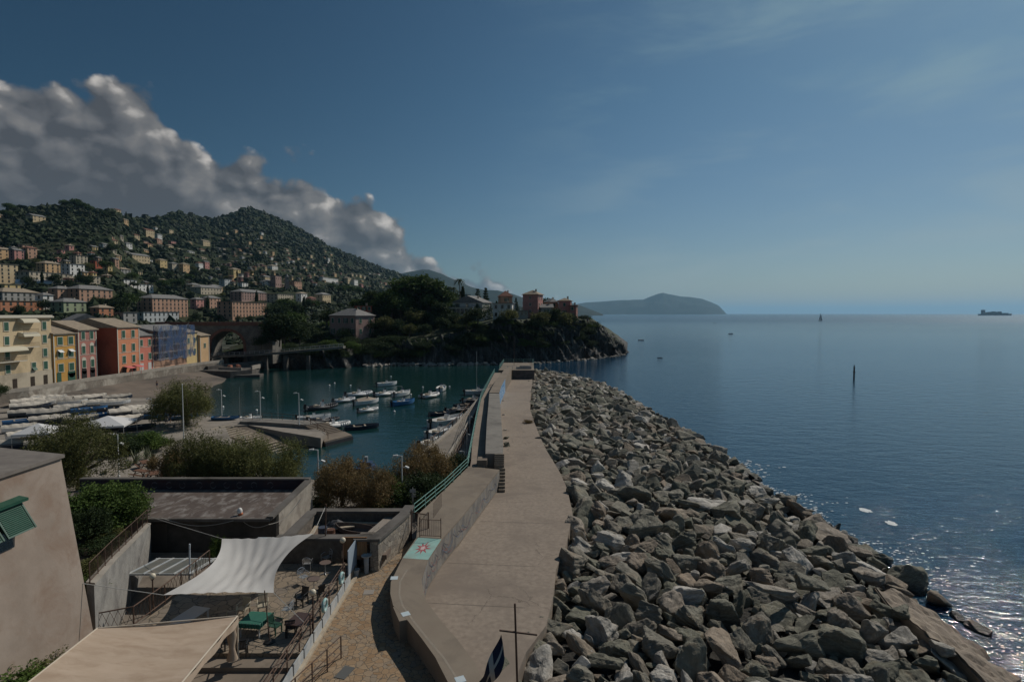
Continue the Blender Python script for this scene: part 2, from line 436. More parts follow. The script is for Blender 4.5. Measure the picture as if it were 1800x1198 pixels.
# ------------------------------------------------------------------ foliage tools
def ico(sub):
    bm = bmesh.new(); bmesh.ops.create_icosphere(bm, subdivisions=sub, radius=1)
    V = np.array([v.co[:] for v in bm.verts]); Fc = np.array([[v.index for v in f.verts] for f in bm.faces]); bm.free(); return V, Fc
I1 = ico(1); I2 = ico(2)
def leaf_cloud(centres, radii, n_per, size, seed, flat=0.6, up=0.25, hollow=0.55):
    """leaf-sized quads spread through a set of lobes"""
    rng = np.random.default_rng(seed); C = []; Rr = []
    for c, r, n in zip(centres, radii, n_per):
        d = rng.normal(size=(n, 3)); d /= np.linalg.norm(d, axis=1)[:, None]
        rad = (hollow+(1-hollow)*rng.random(n)**0.5)[:, None]
        wob = 1+0.26*np.sin(d[:, 0:1]*5+seed)+0.24*np.sin(d[:, 1:2]*7+c[0]*9)+.16*np.sin(d[:, 2:3]*11+c[1]*13)
        q = np.array(c)+d*rad*wob*np.array(r); C.append(q)
    C = np.concatenate(C); n = len(C)
    a = rng.normal(size=(n, 3)); a[:, 2] += up*2; a /= np.linalg.norm(a, axis=1)[:, None]      # leaf normal
    t = rng.normal(size=(n, 3)); t -= (t*a).sum(1)[:, None]*a; t /= np.linalg.norm(t, axis=1)[:, None]
    b = np.cross(a, t); s = size*(0.6+0.9*rng.random(n))[:, None]
    V = np.stack([C-t*s, C-b*s*flat, C+t*s, C+b*s*flat], 1).reshape(-1, 3)
    Fc = np.arange(4*n).reshape(n, 4); return V, Fc
def leafmat(name, c1, c2, isl=0.35, obj=0.15, sc=0.6, transl=0.25):
    return mat(name, c1, 0.75, c2, sc, 4, island=isl, objrand=obj, transl=transl, spec=0.2, lo=0.3, hi=0.7)
L_dark = leafmat('leaf_dark', (0.026, 0.044, 0.017), (0.050, 0.075, 0.025))
L_pine = leafmat('leaf_pine', (0.045, 0.080, 0.020), (0.085, 0.125, 0.035), sc=0.4)
L_olive = leafmat('leaf_tamarisk', (0.095, 0.105, 0.034), (0.17, 0.17, 0.06), sc=0.7)
L_brown = leafmat('leaf_tamarisk_rust', (0.16, 0.115, 0.048), (0.23, 0.16, 0.075), sc=0.7)
L_green = leafmat('leaf_green', (0.060, 0.105, 0.022), (0.115, 0.165, 0.038), sc=0.9)
L_bark = mat('bark', (0.09, 0.07, 0.05), 0.95, (0.15, 0.12, 0.09), 3.0, bump=0.5, bscale=12)

# wood on the hillside: nobody could count it -> one object
def hill_wood():
    rng = np.random.default_rng(5); V1, F1 = I1; Vs = []; Fs = []; b = 0; n = 50000
    u = rng.uniform(-120, 960, n); t = rng.random(n)**0.75
    pt = hill_point(u, t)
    for i in range(n):
        x, y, z = pt[i]
        if z < 5 and y < 400: continue
        if y < 260: continue
        gap = mnoise.noise(Vector((x/60, y/60, 2)))
        if gap > 0.30 and rng.random() < 0.55: continue
        rw = float(hill_row(u[i], t[i]))
        if any(a0 < u[i] < a1 and b0 < rw < b1 for a0, a1, b0, b1 in BOXES[int(max(0, u[i])//20)]): continue
        a = min(1.0, max(0.0, (y-250)/500))*min(1, z/30)
        z += a*(mnoise.fractal(Vector((x/160, y/160, 0)), 0.9, 2.0, 6)*y*0.006)
        s = (0.8+0.0023*y)*(0.35+rng.random()**2*1.3)*(1+.5*mnoise.noise(Vector((x/45, y/45, 9))))
        if 55 < u[i] < 150 and 422 < rw < 458 and rng.random() < .65: continue
        if t[i] > 0.97: s *= 1.2
        s = min(s, 8)
        sc = np.array([s*(0.8+0.5*rng.random()), s*(0.8+0.5*rng.random()), s*(0.7+0.5*rng.random())])
        V = V1*(1+0.32*rng.normal(size=(len(V1), 1)))*sc+np.array([x, y, z+s*0.35])
        Vs.append(V); Fs.append(F1+b); b += len(V1)
    m = leafmat('hill_foliage', (0.011, 0.020, 0.008), (0.028, 0.040, 0.015), isl=0.5, obj=0, sc=0.02, transl=0)
    return tag(mesh_np('hillside_wood', np.concatenate(Vs), np.concatenate(Fs), m), 'dark green woods and scrub covering the hillside among the houses', 'woodland', kind='stuff')
BOXES = [[] for _ in range(60)]

# ================================================================== SETTING: rocky promontory
DW = [(330, 236), (420, 228), (480, 212), (560, 203), (620, 212), (700, 222), (760, 219), (860, 224), (930, 226), (1000, 239), (1050, 250), (1080, 262), (1097, 274), (1106, 285)]
ZC = [(330, 5), (440, 5), (520, 5.5), (560, 6), (640, 7), (700, 8.5), (760, 10), (820, 13), (870, 17), (1000, 18.2), (1030, 16.5), (1055, 13), (1075, 8), (1090, 4.5), (1099, 1.5), (1106, -1)]     # height at the cliff's lip
ZB = [(330, 6), (480, 9), (560, 12), (640, 20), (720, 29), (780, 27), (850, 20), (900, 19.5), (1010, 19), (1040, 17), (1075, 9), (1099, 1.5), (1106, -1)]   # height further back
def prom_z(u, o):
    zc = interp(u, ZC); zb = interp(u, ZB); w = np.interp(u, [500, 860], [6, 12])
    f = np.clip(o/w, 0, 1); z = -2.0+(zc+2.0)*(f**0.62)
    g = np.clip((o-w)/70, 0, 1); g = g*g*(3-2*g)
    z = z+(zb-zc)*g
    back = np.clip((o-115)/60, 0, 1)
    return z*(1-back)+(-3)*back if False else z-(z+3)*back*(u > 820)
def prom_point(u, o):
    D = interp(u, DW)+o; return np.stack([D*(u-900)/1000, D, prom_z(u, o)], -1)
def prom_at(u, row):
    """first place on the promontory on this column that is seen on this row"""
    for o in np.arange(0, 110, 0.5):
        p = prom_point(np.float64(u), np.float64(o)); r = 551+(20-p[2])/p[1]*1000
        if r <= row: return Vector(p)
    return Vector(prom_point(np.float64(u), np.float64(60.0)))
us2 = np.arange(330, 1107, 2.0)
os2 = np.concatenate([np.linspace(-3, 20, 60), np.linspace(21, 60, 18), np.linspace(66, 175, 16)])
U2, O2 = np.meshgrid(us2, os2); P2 = prom_point(U2, O2)
for i in range(P2.shape[0]):
    o = os2[i]
    for j in range(P2.shape[1]):
        x, y, z = P2[i, j]
        tip = min(1.0, max(0.0, (us2[j]-1010)/40))
        k = max(0.0, 1-abs(o-7)/(13.0+30*tip))
        if k > 0:
            q = x*0.95+z*0.85                       # beds dip down to the right
            n = 1.5*(0.5-abs(mnoise.noise(Vector((q/6.5, (x-z)/30, y/30)))*2))+0.9*(0.4-abs(mnoise.noise(Vector((q/2.6, (x-z)/12, 4.3+y/20)))*2))+0.45*mnoise.noise(Vector((q/1.0, (x-z)/4, 7+y/9)))
            n2 = mnoise.noise(Vector((x/14, z/20, 9)))*1.6
            P2[i, j, 1] -= k*(n*2.7+n2*2.2); P2[i, j, 2] += k*(n*1.3)*min(1, max(0, z)/3)
            P2[i, j, 0] += k*n*0.8
            if tip > 0: P2[i, j, 2] += tip*min(1, max(0, z)/2)*2.6*(mnoise.noise(Vector((x/3.2, y/4, 3)))+.6*mnoise.noise(Vector((x/1.3, y/2, 5))))
        else:
            P2[i, j, 2] += 0.5*mnoise.noise(Vector((x/9, y/9, 0)))
def cliff_material():
    m = bpy.data.materials.new('cliff_rock'); m.use_nodes = True; t = NT(m.node_tree); p = m.node_tree.nodes['Principled BSDF']
    g = t.N('ShaderNodeNewGeometry'); pos = g.outputs['Position']
    mp = t.N('ShaderNodeMapping', ins={0: pos, 2: (0, R(-42), 0), 3: (1.0, 0.3, 0.12)}).outputs[0]
    rk = t.ramp(t.noise(mp, 0.9, 8, 0.65), [(0.38, (0.026, 0.025, 0.023)), (0.54, (0.065, 0.062, 0.058)), (0.68, (0.19, 0.178, 0.16))])
    sp = t.N('ShaderNodeSeparateXYZ', ins={0: pos}).outputs
    wet = t.mapr(sp[2], 0.2, 1.4, 0.25, 1.0); rk = t.mix(wet, (0.02, 0.02, 0.018, 1), rk)
    nz = t.N('ShaderNodeSeparateXYZ', ins={0: g.outputs['Normal']}).outputs[2]
    veg = t.math('ADD', t.math('MULTIPLY', nz, 1.0), t.math('MULTIPLY', t.math('SUBTRACT', t.noise(pos, 0.25, 5), 0.5), 1.1))
    veg = t.math('MULTIPLY', t.mapr(veg, 0.50, 0.68), t.mapr(sp[2], 3.5, 7))
    gr = t.mix(t.noise(pos, 0.5, 5), (0.022, 0.034, 0.012, 1), (0.055, 0.065, 0.025, 1))
    t.l.new(t.mix(veg, rk, gr), p.inputs['Base Color']); p.inputs['Roughness'].default_value = 0.9
    b = t.N('ShaderNodeBump', ins={'Strength': 0.8, 'Distance': 0.6, 'Height': t.noise(mp, 2.0, 8, 0.7)})
    t.l.new(b.outputs[0], p.inputs['Normal']); return m
CLIFF = cliff_material()
tag(mesh_np('promontory_cliff', P2.reshape(-1, 3), grid_faces(len(os2), len(us2)), CLIFF), kind='structure')

# ================================================================== SETTING: breakwater, promenade
PZ = 2.6                                   # promenade level
def edge_x(Y):                              # where the promenade meets the boulders
    return float(np.interp(Y, [10, 28, 30, 34, 38, 42.5, 49, 56, 63, 73, 88, 103, 125, 152, 190], [-2.5, -1.2, 0.1, 0.9, 1.4, 2.6, 3.7, 3.9, 3.6, 2.7, 2.0, 1.7, 2.6, 3.9, 5.5]))
def shore_x(Y):
    return float(np.interp(Y, [10, 30, 35, 42, 48, 60, 75, 90, 110, 130, 155, 172, 190], [28.5, 29.2, 30.0, 30.6, 30.6, 29.6, 30, 30.2, 28.8, 28.2, 27, 21, 11]))
def mound_z(x, Y):
    a, b = edge_x(Y), shore_x(Y); s = (x-a)/max(b-a, 1)
    return float(np.interp(s, [-0.1, 0, 0.08, 0.3, 0.6, 0.85, 1.0, 1.1], [1.7, 1.9, 2.6, 2.5, 1.95, 1.35, 0.55, -1.2]))-0.75
def concrete(name, c1, c2, **k):
    d = dict(rough=0.92, col2=c2, scale=0.6, detail=10, bump=0.35, bscale=9.0, bdist=0.02, stain=tuple(x*0.72 for x in c1), stain_scale=0.35, lo=0.3, hi=0.7, spec=0.25); d.update(k)
    return mat(name, c1, **d)
C_prom = concrete('promenade_concrete', (0.225, 0.182, 0.145), (0.325, 0.268, 0.215), cracks=.13, scale=3.0, detail=12, stain=(0.215, 0.175, 0.142), stain_scale=0.18)
C_wall = concrete('wall_concrete', (0.215, 0.175, 0.135), (0.255, 0.212, 0.165), stain=(0.18, 0.148, 0.118))
C_grey = concrete('grey_concrete', (0.20, 0.185, 0.165), (0.26, 0.24, 0.21))
C_side = concrete('weathered_concrete', (0.20, 0.18, 0.16), (0.29, 0.26, 0.23), stretch=(1, 1, 0.35), stain=(0.10, 0.09, 0.085), stain_scale=0.7)
Ys = list(np.arange(14, 156, 4.0))+[152.5]
Ys = sorted(set([y for y in Ys if y <= 152.5]))
def wall_right(Y):    # seaward foot of the sea wall
    pts = [(14, 3.2), (20, 1.0), (24.1, -1.25), (25.3, -1.72), (27.0, -2.62), (28.5, -3.53), (31.0, -4.68), (31.9, -4.95), (33.2, -5.3), (35.6, -5.25), (38.1, -4.85), (42, -3.7), (56.5, -1.0), (60, -0.95), (80, -1.55), (103.5, -2.3), (118, -2.1), (135, -1.1), (150, -0.35), (160, -0.3)]
    return float(np.interp(Y, [a for a, b in pts], [b for a, b in pts]))
Yp = [12, 18, 24.1, 25.3, 27, 28.5, 31, 32, 33.2, 34.5, 35.6, 38, 42, 49, 56, 62, 72, 82, 92, 103, 115, 128, 140, 152.5]
MB().strip([(wall_right(y)-0.3, y) for y in Yp], [(edge_x(y)+1.6, y) for y in Yp], -1.5, PZ).build('promenade', C_prom, kind='structure')
# thin expansion joints lie 4 mm proud
jm = MB()
for y in (33.5, 39.0, 47.0, 58.0, 70.0, 84.0, 99.0, 116.0, 134.0):
    x0, x1 = wall_right(y)+0.05, edge_x(y)
    jm.add([(x0, y, PZ+.004), (x1, y-0.6, PZ+.004), (x1, y-0.56, PZ+.004), (x0, y+0.04, PZ+.004)], [(0, 1, 2, 3)])
jm.build('promenade_joints', mat('joint', (0.10, 0.085, 0.07), 0.95), kind='structure')
# mound under the boulders
gx = np.linspace(-0.12, 1.15, 24); gy = np.arange(8, 192, 2.5); V = []
for y in gy:
    for s in gx:
        x = edge_x(y)+s*(shore_x(y)-edge_x(y)); V.append((x, y, min(mound_z(x, y), 1.9 if s < 0.05 else 9)-0.35+0.3*mnoise.noise(Vector((x, y, 0)))))
tag(mesh_np('breakwater_core', V, grid_faces(len(gy), len(gx)), mat('rubble_core', (0.025, 0.023, 0.020), 0.95, (0.05, 0.047, 0.042), 1.2, bump=0.9, bscale=3, bdist=0.3)), kind='structure')  # core coloured near black, painting shade into the gaps between boulders

# ------------------------------------------------------------------ boulders
def rock_material():
    m = bpy.data.materials.new('boulder_stone'); m.use_nodes = True; t = NT(m.node_tree); p = m.node_tree.nodes['Principled BSDF']
    tc = t.N('ShaderNodeTexCoord').outputs['Object']; g = t.N('ShaderNodeNewGeometry')
    rnd = t.math('FRACT', t.math('ADD', t.N('ShaderNodeObjectInfo').outputs['Random'], t.math('MULTIPLY', g.outputs['Random Per Island'], 7.31)))
    rnd2 = t.math('FRACT', t.math('MULTIPLY', rnd, 13.7))
    mp = t.N('ShaderNodeMapping', ins={0: tc, 3: (1, 1, 3.5)})
    t.l.new(t.N('ShaderNodeCombineXYZ', ins={0: rnd, 1: rnd2, 2: t.math('MULTIPLY', rnd2, 2.0)}).outputs[0], mp.inputs[2]); mp = mp.outputs[0]
    big = t.noise(mp, 0.9, 7, 0.62, 0.4); fine = t.noise(mp, 4.0, 8, 0.7)
    basec = t.ramp(rnd, [(0.0, (0.165, 0.162, 0.118)), (0.3, (0.215, 0.203, 0.155)), (0.55, (0.24, 0.218, 0.175)), (0.74, (0.285, 0.22, 0.16)), (0.84, (0.40, 0.37, 0.32)), (1.0, (0.58, 0.54, 0.48))])
    v = t.math('ADD', t.math('MULTIPLY', t.mapr(big, 0.3, 0.7, 0.55, 1.3), 1.0), t.mapr(fine, 0.3, 0.7, -0.32, 0.32))
    c = t.N('ShaderNodeHueSaturation', ins={'Color': basec, 'Value': v}).outputs[0]
    ochre = t.mapr(t.noise(mp, 0.7, 5, 0.6), 0.56, 0.72, 0, 0.55); c = t.mix(ochre, c, (0.24, 0.165, 0.10, 1))
    vein = t.mapr(t.noise(mp, 2.2, 3, 0.5, 2.0), 0.66, 0.70, 0, 0.7); c = t.mix(vein, c, (0.42, 0.40, 0.37, 1))
    z = t.N('ShaderNodeSeparateXYZ', ins={0: g.outputs['Position']}).outputs[2]
    wet = t.mapr(t.math('ADD', z, t.math('MULTIPLY', fine, 0.5)), 0.45, 1.0, 0.0, 1.0); c = t.mix(wet, (0.018, 0.017, 0.014, 1), c)
    t.l.new(c, p.inputs['Base Color']); t.l.new(t.mapr(wet, 0, 1, 0.35, 0.88), p.inputs['Roughness'])
    b1 = t.N('ShaderNodeBump', ins={'Strength': 1.0, 'Distance': 0.22, 'Height': t.noise(mp, 2.4, 10, 0.72)})
    t.l.new(b1.outputs[0], p.inputs['Normal']); return m
ROCK = rock_material()
def rock_bm(seed, cuts, amp, asp=(1, .66, .5)):
    rg = random.Random(seed); bm = bmesh.new()
    n = rg.choice((11, 13, 15, 18))
    for i in range(n):
        v = Vector((rg.gauss(0, 1), rg.gauss(0, 1), rg.gauss(0, 1))).normalized()
        k = 0.86+rg.random()*0.3
        v = Vector([math.copysign(abs(c)**0.72, c) for c in v])*k
        bm.verts.new((v.x*asp[0], v.y*asp[1], v.z*asp[2]))
    r = bmesh.ops.convex_hull(bm, input=bm.verts)
    bmesh.ops.delete(bm, geom=[g for g in r['geom_interior'] if isinstance(g, bmesh.types.BMVert)], context='VERTS')
    bmesh.ops.dissolve_limit(bm, angle_limit=R(10), verts=bm.verts, edges=bm.edges)
    if cuts:
        bmesh.ops.bevel(bm, geom=list(bm.edges), offset=0.045, segments=1, affect='EDGES', clamp_overlap=True)
    bmesh.ops.triangulate(bm, faces=bm.faces)
    if cuts:
        for c in range(cuts):
            long = [e for e in bm.edges if e.calc_length() > 0.10]
            bmesh.ops.subdivide_edges(bm, edges=long, cuts=1); bmesh.ops.triangulate(bm, faces=bm.faces)
        off = Vector((seed*3.1, 0, 0))
        for v in bm.verts:
            q = v.co*1.6+off
            lay = mnoise.noise(Vector((q.x*0.5, q.y*0.5, q.z*4.5)))
            a = mnoise.fractal(q, 1.0, 2.0, 4)*amp+lay*amp*0.55
            v.co += v.co.normalized()*a
    bmesh.ops.recalc_face_normals(bm, faces=bm.faces)
    V = np.array([v.co[:] for v in bm.verts]); bm.verts.index_update()
    Fc = np.array([[v.index for v in f.verts] for f in bm.faces if len(f.verts) == 3]); bm.free(); return V, Fc
ASPS = [(1, .7, .55), (1, .6, .45), (1, .8, .7), (1.1, .5, .4), (1, .75, .35), (.9, .8, .6)]
def hero_meshes(n):
    out = []
    for s in range(n):
        V, Fc = rock_bm(100+s, 4, 0.125, ASPS[s % 6])
        o = mesh_np('boulder', V, Fc, ROCK); out.append(o.data); bpy.data.objects.remove(o)
    return out
HERO = hero_meshes(22)
rg = random.Random(42)
pts = []; cell = {}
def try_put(x, y, r):
    k = (int(x//4), int(y//4))
    for a in (-1, 0, 1):
        for b in (-1, 0, 1):
            for (X, Y, q) in cell.get((k[0]+a, k[1]+b), []):
                if (X-x)**2+(Y-y)**2 < ((q+r)*0.63)**2: return False
    cell.setdefault(k, []).append((x, y, r)); pts.append((x, y, r)); return True
for r0, r1, tries in ((1.45, 1.75, 160), (1.0, 1.3, 2600), (0.72, 1.0, 14000), (0.48, 0.72, 30000), (.34, .48, 22000)):
    for k in range(tries):
        y = 17+(rg.random()**1.1)*160
        a, b = edge_x(y), shore_x(y)
        s = rg.random()*0.985; x = a+s*(b-a); r = rg.uniform(r0, r1)
        if x-r*0.75 < a and s < 0.5: continue
        if 24.6 < x+r*.3 and x-r*.5 < 29 and 28 < y < 39.6: continue
        try_put(x, y, r)
def screen_size(p): return p[2]/math.hypot(p[1], p[0])
def in_view(p):
    return p[1] > 20 and abs(p[0]/p[1]) < 0.97
vis = sorted([p for p in pts if in_view(p)], key=lambda p: -screen_size(p))
heroes = vis[:288]; rest = vis[288:]+[p for p in pts if not in_view(p) and p[1] > 16]
SHAPE = ['plain', 'longish', 'blocky', 'long narrow', 'flat', 'stout']
def rock_label(x, y, r, mi):
    s = (x-edge_x(y))/(shore_x(y)-edge_x(y))
    big = 'large' if r > 1.3 else ('medium' if r > 0.85 else 'small')
    where = 'touching the promenade edge' if s < 0.10 else ('two or three rows from the promenade' if s < .25 else ('left of the heap centre' if s < 0.42 else ('in the heap centre' if s < .6 else ('right of the heap centre' if s < 0.82 else 'at the waterline'))))
    dist = 'at the bottom edge' if y < 27 else ('in the near foreground' if y < 31 else ('by the curved wall' if y < 36 else ('by the painted star' if y < 42 else ('by the green railing' if y < 56 else 'by the stone stair'))))
    return f'{big} {SHAPE[mi % 6]} boulder {where}, {dist}'
for i, (x, y, r) in enumerate(heroes):
    mi = rg.randrange(len(HERO)); o = bpy.data.objects.new('boulder', HERO[mi]); COL.objects.link(o)
    o.location = (x, y, mound_z(x, y)+r*rg.uniform(0.05, 0.30)); k = r*rg.uniform(0.95, 1.15)
    o.scale = (k*rg.uniform(.9, 1.15), k*rg.uniform(.9, 1.15), k*rg.uniform(.85, 1.2))
    o.rotation_euler = (rg.gauss(0, 0.45), rg.gauss(0, 0.45), rg.random()*6.28)
    tag(o, rock_label(x, y, r, mi), 'boulder', 'boulders of the breakwater')
Vs = []; Fs = []; b = 0
low = [rock_bm(300+s, 1, 0.07, ASPS[s % 6]) for s in range(16)]
for (x, y, r) in rest:
    V, Fc = low[rg.randrange(len(low))]
    k = r*rg.uniform(0.95, 1.2); M = np.array((Matrix.Rotation(rg.random()*6.28, 3, 'Z') @ Matrix.Rotation(rg.gauss(0, .45), 3, 'X') @ Matrix.Rotation(rg.gauss(0, .45), 3, 'Y')))
    V = (V*k*np.array([rg.uniform(.9, 1.1), rg.uniform(.9, 1.1), rg.uniform(.85, 1.2)])) @ M.T+np.array([x, y, mound_z(x, y)+r*rg.uniform(0.0, 0.25)])
    Vs.append(V); Fs.append(Fc+b); b += len(V)
tag(mesh_np('breakwater_boulders', np.concatenate(Vs), np.concatenate(Fs), ROCK), 'jumble of smaller and farther grey boulders filling the breakwater', 'boulders', kind='stuff')
# ================================================================== SETTING: pier, quay, beach, street
WT = 4.5
# the sea wall along the path: curved near part, wide walkway part
Lp = [(787, 1197), (765, 1154), (742, 1122), (715, 1088)]
Rp = [(848, 1190), (832, 1160), (803, 1122), (776, 1091)]
A_R = [G(x, y, WT).xy for x, y in [(870, 1240), (848, 1190), (832, 1160), (803, 1122), (776, 1091), (749, 1055), (744, 1036), (741, 1015), (752, 982), (777, 946), (812, 907), (845, 866), (878, 825)]]
A_L = [G(x, y, WT).xy for x, y in [(815, 1240), (787, 1197), (765, 1154), (742, 1122), (717, 1090), (691, 1063), (686, 1042), (687, 1022), (708, 979), (732, 944), (735, 903), (785, 857), (824, 819)]]
sw = empty('sea_wall', (A_L[6][0], A_L[6][1], 0), 'weathered concrete sea wall with a curving flat top between the boulder side promenade and the stone path', 'sea wall')
MB().strip(A_L[:9], A_R[:9], -1, WT).build('parapet', C_wall, sw)
# the buttress corner on the path side, with its own end
n0 = G(702, 1091, WT).xy; n1 = G(716, 1088, WT).xy; n2 = G(691, 1066, WT).xy; n3 = G(712, 1084, WT).xy
MB().strip(A_L[8:], A_R[8:], -1, WT+0.003).build('walkway', C_wall, sw)
MB().prism([tuple(n0), tuple(n1), tuple(G(700, 1062, WT).xy), tuple(n2)], 0, WT-0.004).build('buttress', C_wall, sw)
# narrow raised lip running along the path-side edge of the top, and the two painted patches
lip = MB()
for a, b in zip(A_L[1:8], A_L[2:9]): pass
Bl = [(-2.75, 58.4), (-2.9, 62), (-3.35, 75), (-3.75, 90), (-4.15, 103.2)]; Br = [(-0.98, 58.4), (-0.97, 62), (-1.4, 75), (-1.85, 90), (-2.3, 103.2)]
MB().strip(Bl, Br, 0, 5.5).build('raised_walkway', C_grey, sw)
Cl = [(-4.17, 103.2), (-3.9, 112), (-3.4, 124), (-2.7, 135), (-2.1, 144), (-1.9, 151)]; Cr = [(-2.33, 103.2), (-2.15, 112), (-1.6, 124), (-1.0, 135), (-0.35, 144), (-0.1, 151)]
MB().strip(Cl, Cr, 0, 5.62).build('outer_walkway', C_wall, sw)
# blue and white mural on the seaward face, following it 6 mm proud
def face_panel(mb, pts, z0, z1, off=0.008):
    vs = []
    for (x, y) in pts: vs += [(x+off, y-0.001, z0), (x+off, y-0.001, z1)]
    mb.add(vs, [(2*i, 2*i+1, 2*i+3, 2*i+2) for i in range(len(pts)-1)])
mu = MB(); face_panel(mu, [(-2.32, 103.6), (-2.15, 112), (-1.6, 124), (-1.35, 129)], PZ+0.05, 5.55)
mural = bpy.data.materials.new('mural_paint'); mural.use_nodes = True; t = NT(mural.node_tree); p = mural.node_tree.nodes['Principled BSDF']
g_ = t.N('ShaderNodeNewGeometry').outputs['Position']
wv = t.noise(t.N('ShaderNodeMapping', ins={0: g_, 3: (1, .35, 1.2)}).outputs[0], 1.6, 3, 0.5, 1.5)
t.l.new(t.ramp(wv, [(0.40, (0.05, 0.17, 0.36)), (0.52, (0.10, 0.28, 0.50)), (0.60, (0.55, 0.60, 0.62)), (0.66, (0.08, 0.22, 0.42))]), p.inputs['Base Color'])
mu.build('mural', mural, sw, label='blue and white painted mural on the outer face')
# upper path beside the wall
Ul = [(-4.25, 56.5), (-4.35, 60), (-4.8, 68), (-5.2, 82), (-5.65, 103), (-5.3, 120), (-4.9, 138), (-4.6, 150)]
Ur = [(-2.75, 56.5), (-2.88, 60), (-3.15, 68), (-3.6, 82), (-4.14, 103), (-3.6, 120), (-2.6, 138), (-2.0, 150)]
MB().strip(Ul, Ur, -1, 4.4).build('upper_path', C_prom, kind='structure')
MB().box((-3.05, 58.0, 4.75), (1.0, 1.5, 0.7)).build('concrete_block', C_wall, label='small pale concrete block against the raised walkway beside the upper path', cat='block')
# stair notches: two flights of dark-gapped steps on the seaward side
st = empty('stone_stair', (-1.0, 56.5, PZ), 'narrow concrete stair climbing from the promenade to the raised walkway', 'stair')
sm_ = MB()
for k in range(7):
    sm_.box((-1.0, 54.75+k*0.36+.18, (PZ+0.25*(k+1))/2), (0.62-.0001*k, 0.36, PZ+0.25*(k+1)))
for k in range(6):
    sm_.box((-1.3, 57.3+k*0.19, (WT+0.165*(k+1))/2), (1.0-.0001*k, 0.19, WT+0.165*(k+1)))
sm_.build('steps', C_wall, st)
# platform at the pier head
ph = empty('concrete_platform', (1.5, 160, 0), 'square concrete platform with rails at the far end of the promenade', 'platform')
MB().prism([(-3.6, 151), (5.9, 151), (6.6, 174), (-2.6, 174)], -2, 5.0).build('deck', C_wall, ph)
MB().box((3.1, 150.9, 3.7), (5.7, 0.15, 2.4)).build('face', mat('dark_face_concrete', (0.055, 0.052, 0.05), 0.9, (0.11, 0.10, 0.10), 1.0), ph)  # front face gets a darker concrete tone than the deck
MB().box((3.6, 154.2, 5.45), (3.0, 0.4, 0.9)).box((3.2, 154.1, 5.3), (4.2, .25, .55)).build('parapet', mat('pale_plaster', (0.42, 0.40, 0.38), 0.9, (0.3, 0.28, 0.25), 1.5), ph)
met_green = mat('green_painted_rail', (0.15, 0.33, 0.28), 0.5, (0.22, 0.38, 0.33), 2.0)
met_rust = mat('rusty_iron', (0.075, 0.045, 0.032), 0.8, (0.13, 0.075, 0.05), 4.0)
met_grey = mat('galvanised', (0.40, 0.41, 0.42), 0.45, metal=0.4)
def rail(parent, pts, h, rails, rw, pr, m, step=1.6, partname='post'):
    """a railing along 3-D points: posts are counted parts, rails one part"""
    rm = MB(); n = 0; acc = 0
    for a, b in zip(pts[:-1], pts[1:]):
        a = Vector(a); b = Vector(b)
        for hh in rails: rm.cyl(a+Vector((0, 0, h*hh)), b+Vector((0, 0, h*hh)), rw, n=6)
        L = (b-a).length; k = max(1, round(L/step))
        for i in range(k):
            q = a.lerp(b, i/k); MB().cyl(q-Vector((0, 0, .05)), q+Vector((0, 0, h)), pr, n=6).build(partname, m, parent); n += 1
    q = Vector(pts[-1]); MB().cyl(q, q+Vector((0, 0, h)), pr, n=6).build(partname, m, parent)
    rm.build('rails', m, parent)
gp = [G(728, 908, WT), G(782, 862, WT), G(822, 822, WT)]
gp = [(p.x-0.0, p.y, 4.45) for p in gp]+[(x, y, 4.4) for x, y in Ul[2:]]
gr = empty('green_railing', gp[0], 'long turquoise green railing with three rails along the harbour side of the walkway', 'railing')
rail(gr, gp, 1.05, (1, .68, .36), .028, .035, met_green, 2.2)
pr = empty('pier_head_railing', (-3.4, 151, 5), 'thin green railing round the platform at the pier head', 'railing')
rail(pr, [(-1.2, 151.3, 5), (-3.4, 151.3, 5), (-2.5, 173.7, 5), (6.4, 173.7, 5), (5.8, 156.5, 5)], 1.1, (1, .55), .035, .045, met_green, 3.0)
pr2 = empty('platform_fence', (-1, 151.6, 5), 'low grey barrier rail across the front of the pier head platform', 'railing')
rail(pr2, [(-1.0, 151.9, 5), (1.3, 151.9, 5)], 1.0, (1, .5), .03, .04, met_grey, 1.2)
MB().cyl((.6, 165, 5), (.6, 165, 13.6), .06, .04).build('pole', met_rust, label='tall thin rusty pole standing on the pier head platform', cat='pole', origin=(.6, 165, 5))
bn = empty('bench', (-4.15, 121, 4.4), 'small dark bench on the upper path near the bend', 'bench')
MB().box((-4.15, 121, 4.85), (1.4, .45, .06)).build('seat', met_rust, bn)
for sx in (-.55, .55): MB().box((-4.15+sx, 121, 4.6), (.08, .4, .44)).build('leg', met_rust, bn)

# quay ground
Qg = concrete('quay_concrete', (0.24, 0.21, 0.175), (0.33, 0.29, 0.25), stain_scale=0.12, stain=(0.17, 0.15, 0.125))
quay = [(-130, 20), (-130, 125), (-97, 125), (-80, 124), (-72, 113), (-64, 106), (-54, 101.5), (-44, 99), (-37, 96.5), (-29, 88), (-28.5, 84), (-36, 88.5), (-44, 94), (-47, 92.5), (-42, 84), (-37, 78), (-33.5, 72), (-28, 64.5), (-20, 62), (-14, 61.5), (-12.4, 66), (-12.2, 74), (-11.0, 82), (-9.4, 95), (-8.4, 110), (-7.2, 125), (-6.4, 138), (-4.3, 140), (-4.3, 56.0), (-5, 46), (-7, 38), (-7, 20)]
bm = bmesh.new(); vs_ = [bm.verts.new((x, y, 1.5)) for x, y in quay]; f = bm.faces.new(vs_)
r_ = bmesh.ops.extrude_face_region(bm, geom=[f]); bmesh.ops.translate(bm, vec=(0, 0, -4), verts=[v for v in r_['geom'] if isinstance(v, bmesh.types.BMVert)])
